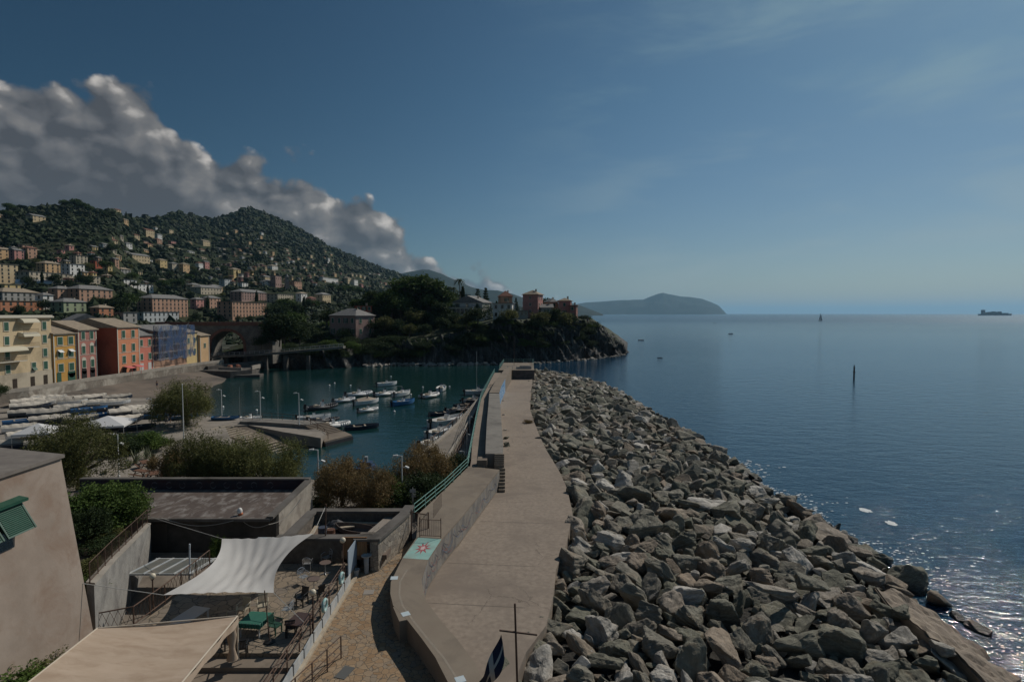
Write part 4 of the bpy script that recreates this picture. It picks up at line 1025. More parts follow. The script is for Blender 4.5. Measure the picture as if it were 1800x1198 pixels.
# ---- village on the slope: (x0, x1, eave row, base row, colour, roof, roof material, words)
VIL = [
 (0, 24, 439, 457, 'peach', 'gable', 'tile', 'tan house at the left picture edge with a grey gable roof on the upper terrace'),
 (29, 51, 441, 457, 'pink', 'gable', 'slate', 'bright pink house with pale roof between two tan ones on the upper terrace'),
 (52, 72, 437, 455, 'salmon', 'hip', 'red', 'square salmon house with a red tiled roof right of the bright pink one'),
 (0, 38, 465, 498, 'cream', 'flat', 'slate', 'large cream apartment block with balconies at the left picture edge'),
 (80, 113, 464, 480, 'peach', 'hip', 'tile', 'peach palazzo with a tiled hip roof above the long grey roofed building'),
 (135, 161, 450, 464, 'beige', 'flat', 'slate', 'beige three storey house above the white terraced block'),
 (123, 156, 465, 484, 'white', 'flat', 'slate', 'white block with stepped balconies below the beige three storey house'),
 (56, 133, 480, 496, 'beige', 'flat', 'slate', 'long low building with a flat grey roof overhanging its windows'),
 (9, 41, 500, 517, 'yellow', 'flat', 'tile', 'small yellow villa with a crenellated roofline below the white vaulted hall'),
 (100, 135, 508, 529, 'salmon', 'hip', 'slate', 'salmon palazzo with a slate roof, left half of a long pair'),
 (137, 205, 509, 530, 'salmon', 'hip', 'slate', 'long salmon apartment house with a slate roof, right half of a pair'),
 (169, 189, 459, 471, 'darkred', 'flat', 'slate', 'small dark red house left of the bright yellow one'),
 (190, 204, 464, 477, 'yellow', 'hip', 'tile', 'bright yellow narrow house in the cluster on the slope'),
 (203, 216, 456, 470, 'salmon', 'gable', 'slate', 'narrow salmon house right of the bright yellow one'),
 (213, 236, 474, 482, 'grey', 'hip', 'tile', 'low grey stone house with a pale hip roof'),
 (158, 182, 486, 498, 'beige', 'flat', 'slate', 'low beige house hidden among trees above the salmon palazzi'),
 (216, 247, 492, 502, 'white', 'flat', 'slate', 'upper white terrace block of the stepped housing'),
 (240, 277, 500, 512, 'white', 'flat', 'slate', 'lower white terrace block of the stepped housing'),
 (234, 270, 450, 461, 'cream', 'gable', 'slate', 'long cream row on the mid slope with a grey roof'),
 (282, 300, 458, 470, 'yellow', 'hip', 'tile', 'yellow villa on the mid slope right of the long cream row'),
 (303, 320, 464, 475, 'beige', 'hip', 'slate', 'beige villa on the mid slope right of the yellow one'),
 (322, 339, 465, 477, 'peach', 'hip', 'tile', 'peach villa on the mid slope, third in its line'),
 (350, 362, 463, 475, 'white', 'hip', 'red', 'small white house with a red roof beside a pink one'),
 (361, 373, 461, 473, 'pink', 'gable', 'slate', 'small pink house at the end of the mid slope line'),
 (316, 326, 439, 445, 'cream', 'gable', 'tile', 'tiny cream house alone above the mid slope line'),
 (333, 348, 443, 450, 'white', 'hip', 'slate', 'tiny white house on the slope with trees on both sides'),
 (259, 279, 406, 414, 'cream', 'gable', 'red', 'long cream villa high on the slope with a reddish roof'),
 (301, 311, 405, 413, 'cream', 'flat', 'slate', 'square cream house high on the slope'),
 (358, 376, 425, 433, 'cream', 'gable', 'tile', 'long tiny cream house slanting down the high slope'),
 (277, 284, 401, 406, 'white', 'hip', 'tile', 'tiny white house above the long cream villa'),
 (223, 233, 388, 394, 'peach', 'gable', 'tile', 'tiny peach house just under the near ridge'),
 (209, 221, 371, 378, 'cream', 'gable', 'red', 'small cream house standing on the skyline of the near ridge'),
 (225, 239, 429, 436, 'white', 'hip', 'slate', 'white house alone among the trees above the cluster'),
 (63, 90, 382, 391, 'cream', 'gable', 'slate', 'long cream villa high up below the wooded crest'),
 (2, 15, 380, 390, 'peach', 'gablef', 'tile', 'tall peach house near the ridge at the left picture edge'),
 (336, 360, 501, 513, 'cream', 'hip', 'slate', 'cream palazzo below the umbrella pines'),
 (370, 398, 504, 516, 'peach', 'hip', 'slate', 'peach palazzo right of the cream one below the pines'),
 (264, 338, 525, 558, 'salmon', 'hip', 'slate', 'large rose palazzo with a shaded side above the white block'),
 (342, 363, 526, 546, 'pink', 'hip', 'slate', 'narrow pink block between the large rose palazzo and its neighbour'),
 (364, 394, 524, 543, 'salmon', 'hip', 'slate', 'salmon block with many small windows beside cypresses'),
 (213, 246, 549, 567, 'grey', 'flat', 'slate', 'grey flat roofed block attached left of the white modern one'),
 (247, 322, 548, 566, 'paleblue', 'flat', 'slate', 'long pale modern block with a roof terrace in front of the rose palazzo'),
 (0, 77, 529, 549, 'terracotta', 'flat', 'tile', 'orange terracotta modern block with a flat roof behind the cream apartment block'),
 (5, 74, 514, 530, 'grey', 'hip', 'tile', 'dark long house with broad eaves behind the orange modern block'),
 (74, 99, 519, 543, 'white', 'hip', 'slate', 'white house with balconies right of the orange modern block'),
 (108, 158, 531, 548, 'sage', 'hip', 'slate', 'pale green house with grey roofs behind the gabled house'),
 (171, 204, 541, 557, 'terracotta', 'hip', 'tile', 'low terracotta house with a tiled roof behind the orange waterfront house'),
 (402, 478, 531, 557, 'salmon', 'flat', 'tile', 'salmon apartment block with balconies and green awnings above the viaduct'),
 (409, 429, 474, 484, 'yellow', 'hip', 'tile', 'yellow villa on the slope above the church quarter'),
 (393, 413, 491, 501, 'paleblue', 'flat', 'slate', 'pale bluish house on the lower slope'),
 (424, 441, 497, 504, 'white', 'flat', 'slate', 'small white flat roofed house right of the bluish one'),
 (464, 481, 487, 494, 'cream', 'gable', 'slate', 'cream house above left of the bell tower'),
 (466, 490, 495, 503, 'white', 'hip', 'slate', 'white long house left of the bell tower'),
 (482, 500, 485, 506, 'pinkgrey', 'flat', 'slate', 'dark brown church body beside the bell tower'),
 (514, 537, 495, 508, 'salmon', 'flat', 'tile', 'salmon block right of the bell tower'),
 (564, 601, 489, 498, 'white', 'flat', 'slate', 'long white low building on the slope right of the church'),
 (350, 397, 506, 519, 'beige', 'hip', 'slate', 'beige long palazzo with slate roof below the peach one'),
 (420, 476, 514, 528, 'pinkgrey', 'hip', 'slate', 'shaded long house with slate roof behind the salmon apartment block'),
 (482, 524, 517, 532, 'beige', 'flat', 'slate', 'beige block of the old quarter with washed out walls'),
 (526, 545, 516, 530, 'white', 'hip', 'tile', 'white old quarter house with small windows'),
 (561, 589, 518, 533, 'cream', 'hip', 'slate', 'cream villa with loggia among the trees above the cove'),
 (543, 560, 524, 535, 'pink', 'hip', 'red', 'small pink house left of the cream villa with loggia'),
 (477, 494, 468, 475, 'white', 'hip', 'tile', 'white villa on the slope above the cream house'),
 (609, 622, 489, 498, 'cream', 'hip', 'tile', 'cream house right of the long white low building'),
 (620, 634, 492, 501, 'white', 'flat', 'slate', 'white flat roofed house at the foot of the far slope'),
]
HB_ = []
def hill_house(x0, x1, ye, yb, col, roof, rmt, label, group=None):
    HB_.append((x0, x1, ye, yb))
    u = (x0+x1)/2; p = hill_at(u, yb); D = p.y
    wpx = (x1-x0)*D/1000; hh = (yb-ye)*D/1000
    a = R(80)
    d = min(12.0, max(6.0, wpx*.55)); th = math.atan2(-p.x, D)     # direction to the camera
    # seen width = w*cos(a-th') + d*sin(..)
    b = a-th; w = max(4.0, (wpx-d*abs(math.sin(b)))/max(.5, math.cos(b)))
    if w > 26: d = 13
    rh = 0 if roof == 'flat' else min(3.0, .20*min(w, d)+.4)
    c = (p.x+math.cos(a)*d*0.10, p.y)
    far = D > 620
    return house(c, a, w, d, p.z, p.z+hh, col, roof, rmt, rh, label, 'house' if wpx < 24 else 'apartment house', 'house' if wpx < 24 else 'apartment_block', group,
                 below=10, chimney=not far and roof != 'flat', win=(1.1, 1.6), style='closed' if D < 330 else 'none', sub=D < 330, ov=.6, sbays=None if not far else 1, bays=None if not far else max(2, int(w/4.5)), floors=None if not far else 2)
for v in VIL: hill_house(*v)
# many tiny houses on the far slope
rg2 = random.Random(3); placed = [((v[0]+v[1])/2, v[3]) for v in VIL]
cols_ = [('cream', 'cream'), ('white', 'white'), ('peach', 'peach'), ('salmon', 'salmon'), ('yellow', 'yellow'), ('pink', 'pink'), ('beige', 'beige')]
k = 0
while k < 150:
    u = rg2.uniform(380, 735); top = float(interp(u, SKY))
    lo_r, hi_r = top+ (28 if u < 560 else 14), 503 if u < 620 else 508
    if hi_r < lo_r+4: continue
    row = lo_r+(hi_r-lo_r)*rg2.random()**.7
    if any(abs(u-a)/1.2 < 5.5 and abs(row-b) < 4.0 for a, b in placed): continue
    placed.append((u, row)); k += 1
    w = rg2.uniform(4.5, 8.5) if u < 560 else rg2.uniform(3.5, 8); h = w*rg2.uniform(.5, .75)
    cn, cw = rg2.choice(cols_); rt = rg2.choice([('hip', 'tile', 'tiled'), ('gable', 'slate', 'grey'), ('flat', 'slate', 'flat grey'), ('hip', 'red', 'reddish')])
    zone = 'above the salmon apartment block' if u < 480 else ('above the church quarter' if u < 560 else ('on the slope behind the wooded promontory' if u < 650 else 'on the lowest spur of the mountain'))
    lev = 'high' if row < (lo_r+hi_r)/2-8 else ('halfway up' if row < (lo_r+hi_r)/2+8 else 'low down')
    hill_house(u-w/2, u+w/2, row-h, row, cn, rt[0], rt[1], f'tiny {cw} house with {rt[2]} roof, {lev} {zone}', 'tiny houses scattered over the far slope')
# more small houses filling the mid slope at left
k = 0
while k < 60:
    u = rg2.uniform(5, 390); row = rg2.uniform(420, 500)
    if row < float(interp(u, SKY))+35: continue
    if u < 200 and row < 436: continue
    if any(abs(u-a) < 14 and abs(row-b) < 8 for a, b in placed): continue
    placed.append((u, row)); k += 1
    w = rg2.uniform(7, 14); h = w*rg2.uniform(.42, .6); cn, cw = rg2.choice(cols_); rt = rg2.choice([('hip', 'tile', 'tiled'), ('gable', 'slate', 'grey'), ('flat', 'slate', 'flat grey'), ('hip', 'red', 'reddish')])
    zone = 'at the left of the village' if u < 130 else ('above the salmon palazzi' if u < 260 else 'on the wooded mid slope')
    hill_house(u-w/2, u+w/2, row-h, row, cn, rt[0], rt[1], f'small {cw} house with {rt[2]} roof {zone}', 'small houses half hidden in the trees')
# white vaulted hall
p = hill_at(68, 502); wv_ = 59*p.y/1000; hv = 9*p.y/1000
vh = empty('vaulted_hall', p, 'white barrel roofed sports hall among the houses', 'hall')
vs = []; n = 12; ex = Vector((math.cos(R(30)), math.sin(R(30)), 0)); ey = Vector((-ex.y, ex.x, 0))
for i in range(n+1):
    a = math.pi*i/n
    for s in (-.5, .5): vs.append(p+ex*(s*wv_)+ey*(5-5*math.cos(a))+Vector((0, 0, hv*.45+hv*.75*math.sin(a))))
MB().add(vs, [(2*i, 2*i+2, 2*i+3, 2*i+1) for i in range(n)]+[tuple(2*i for i in range(n+1)), tuple(2*i+1 for i in range(n, -1, -1))]).build('roof', mat('white_membrane', (.62, .63, .66), .6), vh)
MB().prism([tuple((p+ex*(s*wv_*.499)+ey*t_).xy) for s, t_ in ((-1, .05), (1, .05), (1, 9.9), (-1, 9.9))], p.z-6, p.z+hv*.46).build('wall', wallmat('white', WC['white']), vh)
# gabled house with a half-round window, behind the waterfront row
ga = W(152, 565, 168)
gh, nr, ex, ey = house((ga.x, ga.y), R(48), 9.5, 12, 4, 17.2, 'white', 'gablef', 'slate', 2.6, 'white gabled house with a half round attic window behind the rose waterfront house', 'house', 'house', floors=4, bays=2, sbays=2, chimney=False)
pw = Vector((ga.x, ga.y))+nr*.03
MB().lathe((0, 0, 0), [(1.5, -.04), (1.5, .04)], 20).build('attic_window', glassm, gh, local=True)
aw_ = [o for o in COL.objects if o.name.startswith('attic_window')][0]; aw_.rotation_euler = (math.pi/2, 0, R(48)); aw_.location = (nr.x*.05, nr.y*.05, 13.2)
# bell tower
p = hill_at(506, 511); bt = empty('bell_tower', p, 'slender church bell tower with a pointed top above the old quarter', 'tower')
w_ = 10*p.y/1000*.62; hT = 24*p.y/1000
wt_ = wallmat('pinkgrey', WC['pinkgrey'])
MB().box((p.x, p.y, p.z+hT/2-2), (w_, w_, hT+4), rz=.5).build('shaft', wt_, bt)
MB().box((p.x, p.y, p.z+hT+.2), (w_*1.15, w_*1.15, .5), rz=.5).box((p.x, p.y, p.z+hT*.75), (w_*1.1, w_*1.1, .35), rz=.5).build('cornice', trimm, bt)
MB().cyl((p.x, p.y, p.z+hT+.4), (p.x, p.y, p.z+hT*1.25), w_*.5, .05, n=8).build('spire', ROOFM['slate'], bt)
for i in range(2):
    a = .5+i*math.pi/2; v = Vector((math.sin(a), -math.cos(a), 0))
    v2 = v if v.y < .5 else -v
    MB().box((p.x+v2.x*w_*.5, p.y+v2.y*w_*.5, p.z+hT*.87), (w_*.4, .2, hT*.14), rz=a).build('belfry_opening', glassm, bt)

# ---- houses on the promontory (x0,x1,eave,base,D)
def prom_house(x0, x1, ye, yb, D, col, roof, rmt, a, label, d=9, rh=2.0, name='villa', cat='villa', **k):
    p = W((x0+x1)/2, yb, D); th = math.atan2(-p.x, D); wpx = (x1-x0)*D/1000
    b = a-th; w = max(3.5, (wpx-d*abs(math.sin(b)))/max(.4, math.cos(b)))
    off = (1 if b < 0 else -1)*0
    return house((p.x, p.y), a, w, d, p.z, p.z+(yb-ye)*D/1000, col, roof, rmt, rh, label, cat, name, below=8, **k)
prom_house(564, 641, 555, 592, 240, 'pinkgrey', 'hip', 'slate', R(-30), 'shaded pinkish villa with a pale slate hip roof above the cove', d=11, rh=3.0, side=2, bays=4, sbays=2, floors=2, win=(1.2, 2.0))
prom_house(625, 655, 538, 566, 258, 'darkred', 'flat', 'red', R(20), 'dark red block behind the pinkish villa', d=8, rh=0, side=2, bays=3, floors=3)
prom_house(787, 856, 532, 545, 262, 'white', 'gablef', 'slate', R(-18), 'white villa with a broad gable and arched loggia on the promontory', d=12, rh=3.2, side=2, bays=3, sbays=5, floors=1, win=(1.0, 2.2))
prom_house(786, 832, 540, 556, 256, 'white', 'flat', 'slate', R(-8), 'white terrace wing with arches in front of the gabled villa', d=5, rh=0, bays=6, floors=1, win=(1.5, 2.4), style='none')
prom_house(863, 903, 533, 560, 250, 'white', 'flat', 'slate', R(-12), 'white flat roofed house with a square tower end on the cliff', d=7, rh=0, side=2, bays=3, floors=2, style='none')
prom_house(878, 903, 521, 534, 268, 'salmon', 'hip', 'red', R(10), 'small terracotta house with a pyramid roof behind the white cliff house', d=8, rh=2.6, name='house', cat='house')
prom_house(914, 950, 518, 553, 256, 'pink', 'hip', 'tile', R(-22), 'pink tower house with a pyramid roof on the promontory', d=7, rh=2.0, side=2, bays=1, sbays=2, floors=3, name='tower_house', cat='house', win=(.8, 1.2), style='none')
prom_house(893, 928, 546, 556, 249, 'grey', 'flat', 'slate', R(0), 'low grey verandah building below the pink tower house', d=5, rh=0, bays=5, floors=1, style='none', name='house', cat='house')
prom_house(962, 986, 531, 552, 268, 'salmon', 'hip', 'slate', R(15), 'salmon house with grey roof right of the pink tower house', d=9, rh=1.6, name='house', cat='house')
prom_house(980, 1004, 529, 556, 264, 'pink', 'hip', 'tile', R(-10), 'dark pink house at the seaward end of the promontory', d=9, rh=1.4, side=2, name='house', cat='house')
prom_house(998, 1014, 537, 560, 262, 'rose', 'flat', 'red', R(-15), 'bright red end house closest to the sea on the promontory', d=5, rh=0, side=2, name='house', cat='house')
prom_house(950, 972, 541, 554, 256, 'grey', 'gable', 'slate', R(0), 'low grey outhouse between the pink tower house and the salmon house', d=6, rh=1.6, name='house', cat='house')
# ================================================================== FOREGROUND
def flag_stone(name, c1, c2, c3, sc=1.7):
    m = bpy.data.materials.new(name); m.use_nodes = True; t = NT(m.node_tree); p = m.node_tree.nodes['Principled BSDF']
    g = t.N('ShaderNodeNewGeometry').outputs['Position']
    w = t.N('ShaderNodeVectorMath', operation='ADD', ins={0: g, 1: t.N('ShaderNodeVectorMath', operation='SCALE', ins={0: t.noise(g, 1.5, 3, out=1), 'Scale': .35}).outputs[0]}).outputs[0]
    vo = t.N('ShaderNodeTexVoronoi', feature='DISTANCE_TO_EDGE', ins={'Vector': w, 'Scale': sc})
    vc = t.N('ShaderNodeTexVoronoi', feature='F1', ins={'Vector': w, 'Scale': sc})
    r = t.N('ShaderNodeSeparateColor', ins={0: vc.outputs['Color']}).outputs[0]
    c = t.ramp(r, [(0, c1), (.5, c2), (1, c3)])
    c = t.mix(t.mapr(t.noise(g, 6, 6, .65), .35, .7, 0, .45), c, tuple(x*.62 for x in c2)+(1,))
    joint = t.mapr(vo.outputs['Distance'], .015, .05, 0, 1); c = t.mix(joint, (0.10, 0.085, 0.065, 1), c)
    t.l.new(c, p.inputs['Base Color']); p.inputs['Roughness'].default_value = .9
    h = t.math('ADD', t.math('MULTIPLY', joint, .6), t.math('MULTIPLY', t.noise(g, 9, 6, .6), .5))
    t.l.new(t.N('ShaderNodeBump', ins={'Strength': .5, 'Distance': .03, 'Height': h}).outputs[0], p.inputs['Normal']); return m
PATH = flag_stone('path_stone', (.27, .165, .085), (.36, .25, .15), (.25, .205, .155), 3.3)
PAT = flag_stone('patio_stone', (.22, .175, .125), (.30, .235, .17), (.18, .155, .13), 1.9)
RUB = flag_stone('rubble_masonry', (.36, .30, .23), (.24, .21, .18), (.46, .40, .32), 3.4)
PTZ = 3.4; PAZ = 3.9
pl = [(-10.0, 8), (-10.0, 34.4), (-8.6, 35.9), (-7.5, 40.6), (-6.9, 42), (-6.3, 42), (-6.3, 31.5), (-5.6, 30.2), (-4.5, 28.4), (-2.9, 25.5), (-0.4, 21), (2, 16), (2, 8)]
MB().prism(pl, 0, PTZ).build('stone_path', PATH, kind='structure')
MB().prism([(-19.4, 26.3), (-19.4, 29), (-19.2, 31), (-19.2, 36), (-10.0, 36), (-10.0, 26.3)], 0, PAZ).build('patio', PAT, kind='structure')
MB().prism([(-19.4, 25.5), (-19.4, 26.3), (-10.0, 26.3), (-10.0, 25.5)], 0, PAZ-.2).prism([(-19.4, 8), (-19.4, 25.5), (-10.0, 25.5), (-10.0, 8)], 0, PAZ-.4).build('patio_steps', concrete('step_concrete', (.20, .165, .13), (.26, .21, .165)), kind='structure')
MB().prism([(-8.6, 35.9), (-10.0, 34.4), (-10.0, 37), (-8.6, 37)], 0, PTZ-.003).build('path_recess', PATH, kind='structure')
MB().prism([(-34, 29.5), (-34, 42.4), (-19.2, 42.4), (-19.2, 36), (-19.4, 29.5)], 0, 1.9).build('courtyard', concrete('courtyard_floor', (.20, .17, .14), (.27, .23, .19)), kind='structure')
# two wide steps at the front of the patio
white_p = mat('chalky_white_board', (.30, .33, .35), .75, (.48, .48, .46), 1.6)
ed = empty('edge_boards', (-9.95, 30, PTZ), 'row of weathered pale blue white boards along the edge of the patio above the path', 'boards')
for k, y in enumerate(np.arange(22.5, 34.2, 1.32)):
    MB().box((-9.95, y+.6, PTZ+.36), (.06, 1.16, .58), rx=(.05 if k % 2 else -.04)).build('board', white_p, ed)
MB().box((-9.86, 29, PTZ+.06), (.25, 12, .14)).build('kerb', wood, ed)
# patio railing on the path side
pr_ = empty('patio_railing', (-10.1, 30, PAZ), 'rusty iron patio railing with sloping hand rails along the path', 'railing')
rail(pr_, [(-10.15, 22.0, PAZ), (-10.15, 33.8, PAZ)], 1.05, (1, .8, .45), .028, .035, met_rust, 1.5)
rg_ = [(.0, 0)]
# iron globe lamps
globe = mat('milky_globe', (.62, .55, .42), .35)
def globe_lamp(x, y, z, h, label):
    r = empty('globe_lamp', (x, y, z), label, 'lamp', 'globe lamps round the patio')
    MB().cyl((x, y, z), (x, y, z+h-.15), .045, .035, n=8).cyl((x, y, z), (x, y, z+.12), .09, n=8).cyl((x, y, z+h-.2), (x, y, z+h-.12), .08, n=8).build('post', met_rust, r)
    MB().ball((x, y, z+h), .17, 14, 9).build('globe', globe, r, smooth=True)
globe_lamp(-10.0, 33.0, PAZ, 2.75, 'tall globe lamp at the far end of the patio railing by the dark recess')
globe_lamp(-10.0, 27.9, PAZ, 2.15, 'globe lamp on the patio edge beside the nearer life ring')
globe_lamp(-19.5, 30.2, PAZ, 1.9, 'globe lamp on the brown stair railing left of the patio')
# life rings
ringm = mat('turquoise_ring', (.25, .48, .46), .6, (.45, .55, .52), 3)
def life_ring(x, y, z, label):
    r = empty('life_ring', (x, y, z), label, 'life ring', 'life rings on the patio railing')
    mb = MB(); n, k = 22, 8; vs = []
    for i in range(n):
        a = 2*math.pi*i/n
        for j in range(k):
            b = 2*math.pi*j/k; rr = .29+.085*math.cos(b); vs.append((x+.085*math.sin(b), y+rr*math.cos(a), z+rr*math.sin(a)))
    fs = [(i*k+j, ((i+1) % n)*k+j, ((i+1) % n)*k+(j+1) % k, i*k+(j+1) % k) for i in range(n) for j in range(k)]
    mb.add(vs, fs).build('ring', ringm, r, smooth=True)
    b_ = MB()
    for i in range(4):
        a = math.pi/4+i*math.pi/2; b_.box((x, y+.29*math.cos(a), z+.29*math.sin(a)), (.19, .08, .19), rx=a)
    b_.build('band', mat('pale_band', (.6, .62, .6), .7), r)
life_ring(-9.98, 32.6, 4.55, 'turquoise life ring on the rail nearer the dark recess')
life_ring(-9.98, 29.6, 4.5, 'turquoise life ring on the rail nearer the green table')
# short stair rail on the path
hr = empty('hand_rail', (-8.2, 26.5, PTZ), 'short rusty hand rail on the stone path in the lower foreground', 'railing')
rail(hr, [(-9.6, 22.5, PTZ), (-8.9, 24.6, PTZ), (-8.25, 26.7, PTZ)], 1.1, (1, .6, .25), .025, .035, met_rust, 1.3)
MB().box((-7.75, 25.6, PTZ+.012), (.55, .9, .02), rz=-.3).build('drain_grate', mat('grate', (.10, .10, .095), .7), label='grey metal drain grate set in the stone path', cat='grate', origin=(-7.75, 25.6, PTZ))
MB().box((-8.55, 33.2, PTZ+.012), (.6, .55, .02), rz=.1).build('manhole_cover', mat('cover', (.28, .25, .22), .8), label='square grey cover in the stone path near the recess', cat='cover', origin=(-8.55, 33.2, PTZ))

# stone enclosure with junk
en = empty('stone_enclosure', (-14, 40, 1.5), 'rubble stone enclosure open to the sky and cluttered with old timber behind the patio', 'enclosure')
caps = concrete('dark_coping', (.10, .09, .08), (.17, .155, .14))
ER = [(-8.62, 36.0), (-7.55, 40.6)]
MB().strip([(-9.15, 36.0), (-8.08, 40.7), (-8.0, 42)], [(-8.62, 36.0), (-7.55, 40.6), (-7.5, 42)], 0, 5.35).build('side_wall', RUB, en)
DST = mat('dark_rubble', (.10, .085, .07), .95, (.17, .145, .12), 2.5, bump=.7, bscale=5, bdist=.08)
MB().box((-13.1, 36.5, 3.4), (4.1, .5, 3.9)).box((-9.65, 37.4, 3.4), (1.0, .4, 3.9)).build('front_wall', DST, en)
MB().box((-11.5, 42.2, 3.1), (7.4, .5, 4.0)).box((-14.95, 39.4, 3.1), (.5, 5.2, 4.0)).build('back_wall', DST, en)
MB().strip([(-9.3, 35.9), (-8.2, 40.7), (-8.1, 42.4)], [(-8.5, 35.9), (-7.45, 40.6), (-7.4, 42.4)], 5.35, 5.55).box((-12.75, 36.45, 5.42), (5.2, .75, .16)).box((-11.4, 42.2, 5.18), (7.4, .7, .16)).box((-14.95, 39.3, 5.2), (.7, 5.4, .16)).box((-9.4, 36.25, 5.47), (1.6, .8, .12)).build('coping', caps, en)
MB().box((-11.5, 39.3, 4.1), (6.6, 5.6, .3)).build('floor', mat('old_planks', (.13, .095, .075), .9, (.20, .15, .115), 1.2, stretch=(1, .15, 1)), en)
MB().box((-9.35, 40.3, 4.75), (.9, 6.4, .08), rz=-.2, ry=.05).build('pale_board', mat('grey_board', (.30, .26, .22), .9, (.22, .19, .16), 2, stretch=(3, .2, 1)), en)
ob = empty('old_rowing_boat', (-11.4, 41.2, 4.3), 'old dark rowing boat lying among timber inside the stone enclosure', 'boat')
def hull_mesh(L, Wd, Hh, n=12, k=7, stern=.72, sheer=.22, y0=0):
    """open hull: keel at z=0, bow at +Y"""
    vs = []; 
    for i in range(n+1):
        t_ = i/n; y = -L/2+L*t_
        w = Wd/2*(stern+(1-stern)*math.sin(min(1, t_*1.9)*math.pi/2))*(1-max(0, (t_-.45)/.55)**2.3)
        top = Hh*(1+sheer*(abs(t_-.35)/.65)**2); keel = Hh*.55*max(0, (t_-.7)/.3)**2
        for j in range(k+1):
            a = math.pi*j/k; x = -w*math.cos(a); s = math.sin(a)**.6
            vs.append((x, y, top-(top-keel)*s))
    fs = [(i*(k+1)+j, i*(k+1)+j+1, (i+1)*(k+1)+j+1, (i+1)*(k+1)+j) for i in range(n) for j in range(k)]
    fs.append(tuple(range(k+1)))
    return vs, fs
v_, f_ = hull_mesh(3.4, 1.4, .5)
mb = MB(Matrix.Translation((-11.2, 40.0, 4.27)) @ Matrix.Rotation(1.2, 4, 'Z')); mb.add(v_, f_); hb_ = mb.build('hull', mat('old_hull', (.07, .06, .055), .8, (.14, .10, .08), 2), ob)
hb_.modifiers.new('thick', 'SOLIDIFY').thickness = .05
for k, (x, y, l_, a) in enumerate(((-14.3, 40.2, 3.0, .1), (-12.4, 37.6, 3.0, 1.4), (-11.6, 41.6, 4.2, 1.5), (-14.0, 38.0, 1.9, .6), (-12.6, 40.3, 2.4, 1.9))):
    MB().box((x, y, 4.37+.05*k), (.28, l_, .09), rz=a).build('plank', wood, label=['loose plank at the left side of the stone enclosure', 'plank lying crosswise near the front wall of the enclosure', 'long plank against the back wall of the enclosure', 'short plank in the left front corner of the enclosure', 'plank in the middle of the enclosure beside the old boat'][k], cat='plank', group='planks lying in the stone enclosure', origin=(x, y, 4.3+.05*k))
for k, (x, y, r_, c_, lab) in enumerate(((-13.2, 39.0, .32, (.06, .07, .10), 'dark blue drum standing in the stone enclosure'), (-12.5, 38.6, .28, (.16, .07, .04), 'rusty drum beside the blue one in the stone enclosure'), (-10.3, 37.5, .3, (.09, .085, .075), 'grey drum near the recess side of the enclosure'))):
    MB().lathe((x, y, 4.25), [(r_, 0), (r_, .3), (r_*1.06, .32), (r_, .34), (r_, .62), (r_*1.05, .64), (r_, .66), (r_, .9)], 14).build('drum', mat(f'drum_paint_{k}', c_, .6, tuple(v*.6 for v in c_), 4), label=lab, cat='drum', group='drums in the stone enclosure', origin=(x, y, 4.25))
tb_ = MB(); rr2 = random.Random(9); n = 9; vs = []
for i in range(n+1):
    for j in range(n+1):
        u, v = i/n, j/n; vs.append((-13.9+2.0*u, 40.4+1.3*v, 4.28+.55*math.sin(math.pi*u)*math.sin(math.pi*v)+.12*rr2.random()))
tb_.add(vs, [(i*(n+1)+j, (i+1)*(n+1)+j, (i+1)*(n+1)+j+1, i*(n+1)+j+1) for i in range(n) for j in range(n)]).build('crumpled_tarpaulin', mat('dark_tarp', (.05, .05, .055), .6), label='crumpled dark tarpaulin over a heap in the back corner of the enclosure', cat='tarpaulin', origin=(-13, 41, 4.28))
MB().box((-16.6, 37.9, 2.4), (2.2, 1.0, .9), rz=.05, taper=.9).box((-16.6, 37.9, 2.89), (1.5, .7, .1), rz=.05).build('storage_chest', mat('weathered_chest', (.22, .19, .16), .9, (.15, .13, .11), 2), label='weathered grey chest between the shed and the stone enclosure', cat='chest', origin=(-16.6, 37.9, 1.9))
# recess with sink, bin and wooden board
MB().box((-10.15, 36.1, 5.0), (1.55, .08, 1.2)).build('notice_board', mat('varnished_board', (.22, .10, .04), .6, (.34, .19, .09), 2.5, stretch=(3, 1, .3)), label='brown varnished wooden board on the recess wall', cat='board', origin=(-10.15, 36.1, 4.4))
bf = MB()
sk = empty('outdoor_sink', (-9.35, 35.8, PTZ), 'pale pedestal of an outdoor basin in the dark recess', 'sink')
MB().cyl((-9.35, 35.8, PTZ), (-9.35, 35.8, PTZ+1.0), .14, .17, n=12).build('pedestal', white_p, sk)
MB().lathe((-9.35, 35.8, PTZ+.98), [(.16, 0), (.32, .12), (.34, .16), (.28, .16), (.12, .05)], 14).build('basin', white_p, sk)
bk = MB().lathe((-9.9, 35.35, PTZ), [(.15, 0), (.2, .36), (.23, .38), (.23, .42), (.18, .41), (.14, .05)], 14).build('bucket', white_p, label='small pale bucket standing left of the basin in the recess', cat='bucket', origin=(-9.9, 35.35, PTZ))
MB().box((-10.05, 35.1, 4.5), (.06, 1.9, 2.0)).build('side_panel', mat('blue_grey_panel', (.24, .30, .36), .8, (.30, .35, .40), 1), label='pale blue grey panel closing the left side of the recess', cat='panel', origin=(-10.05, 35.1, PTZ))
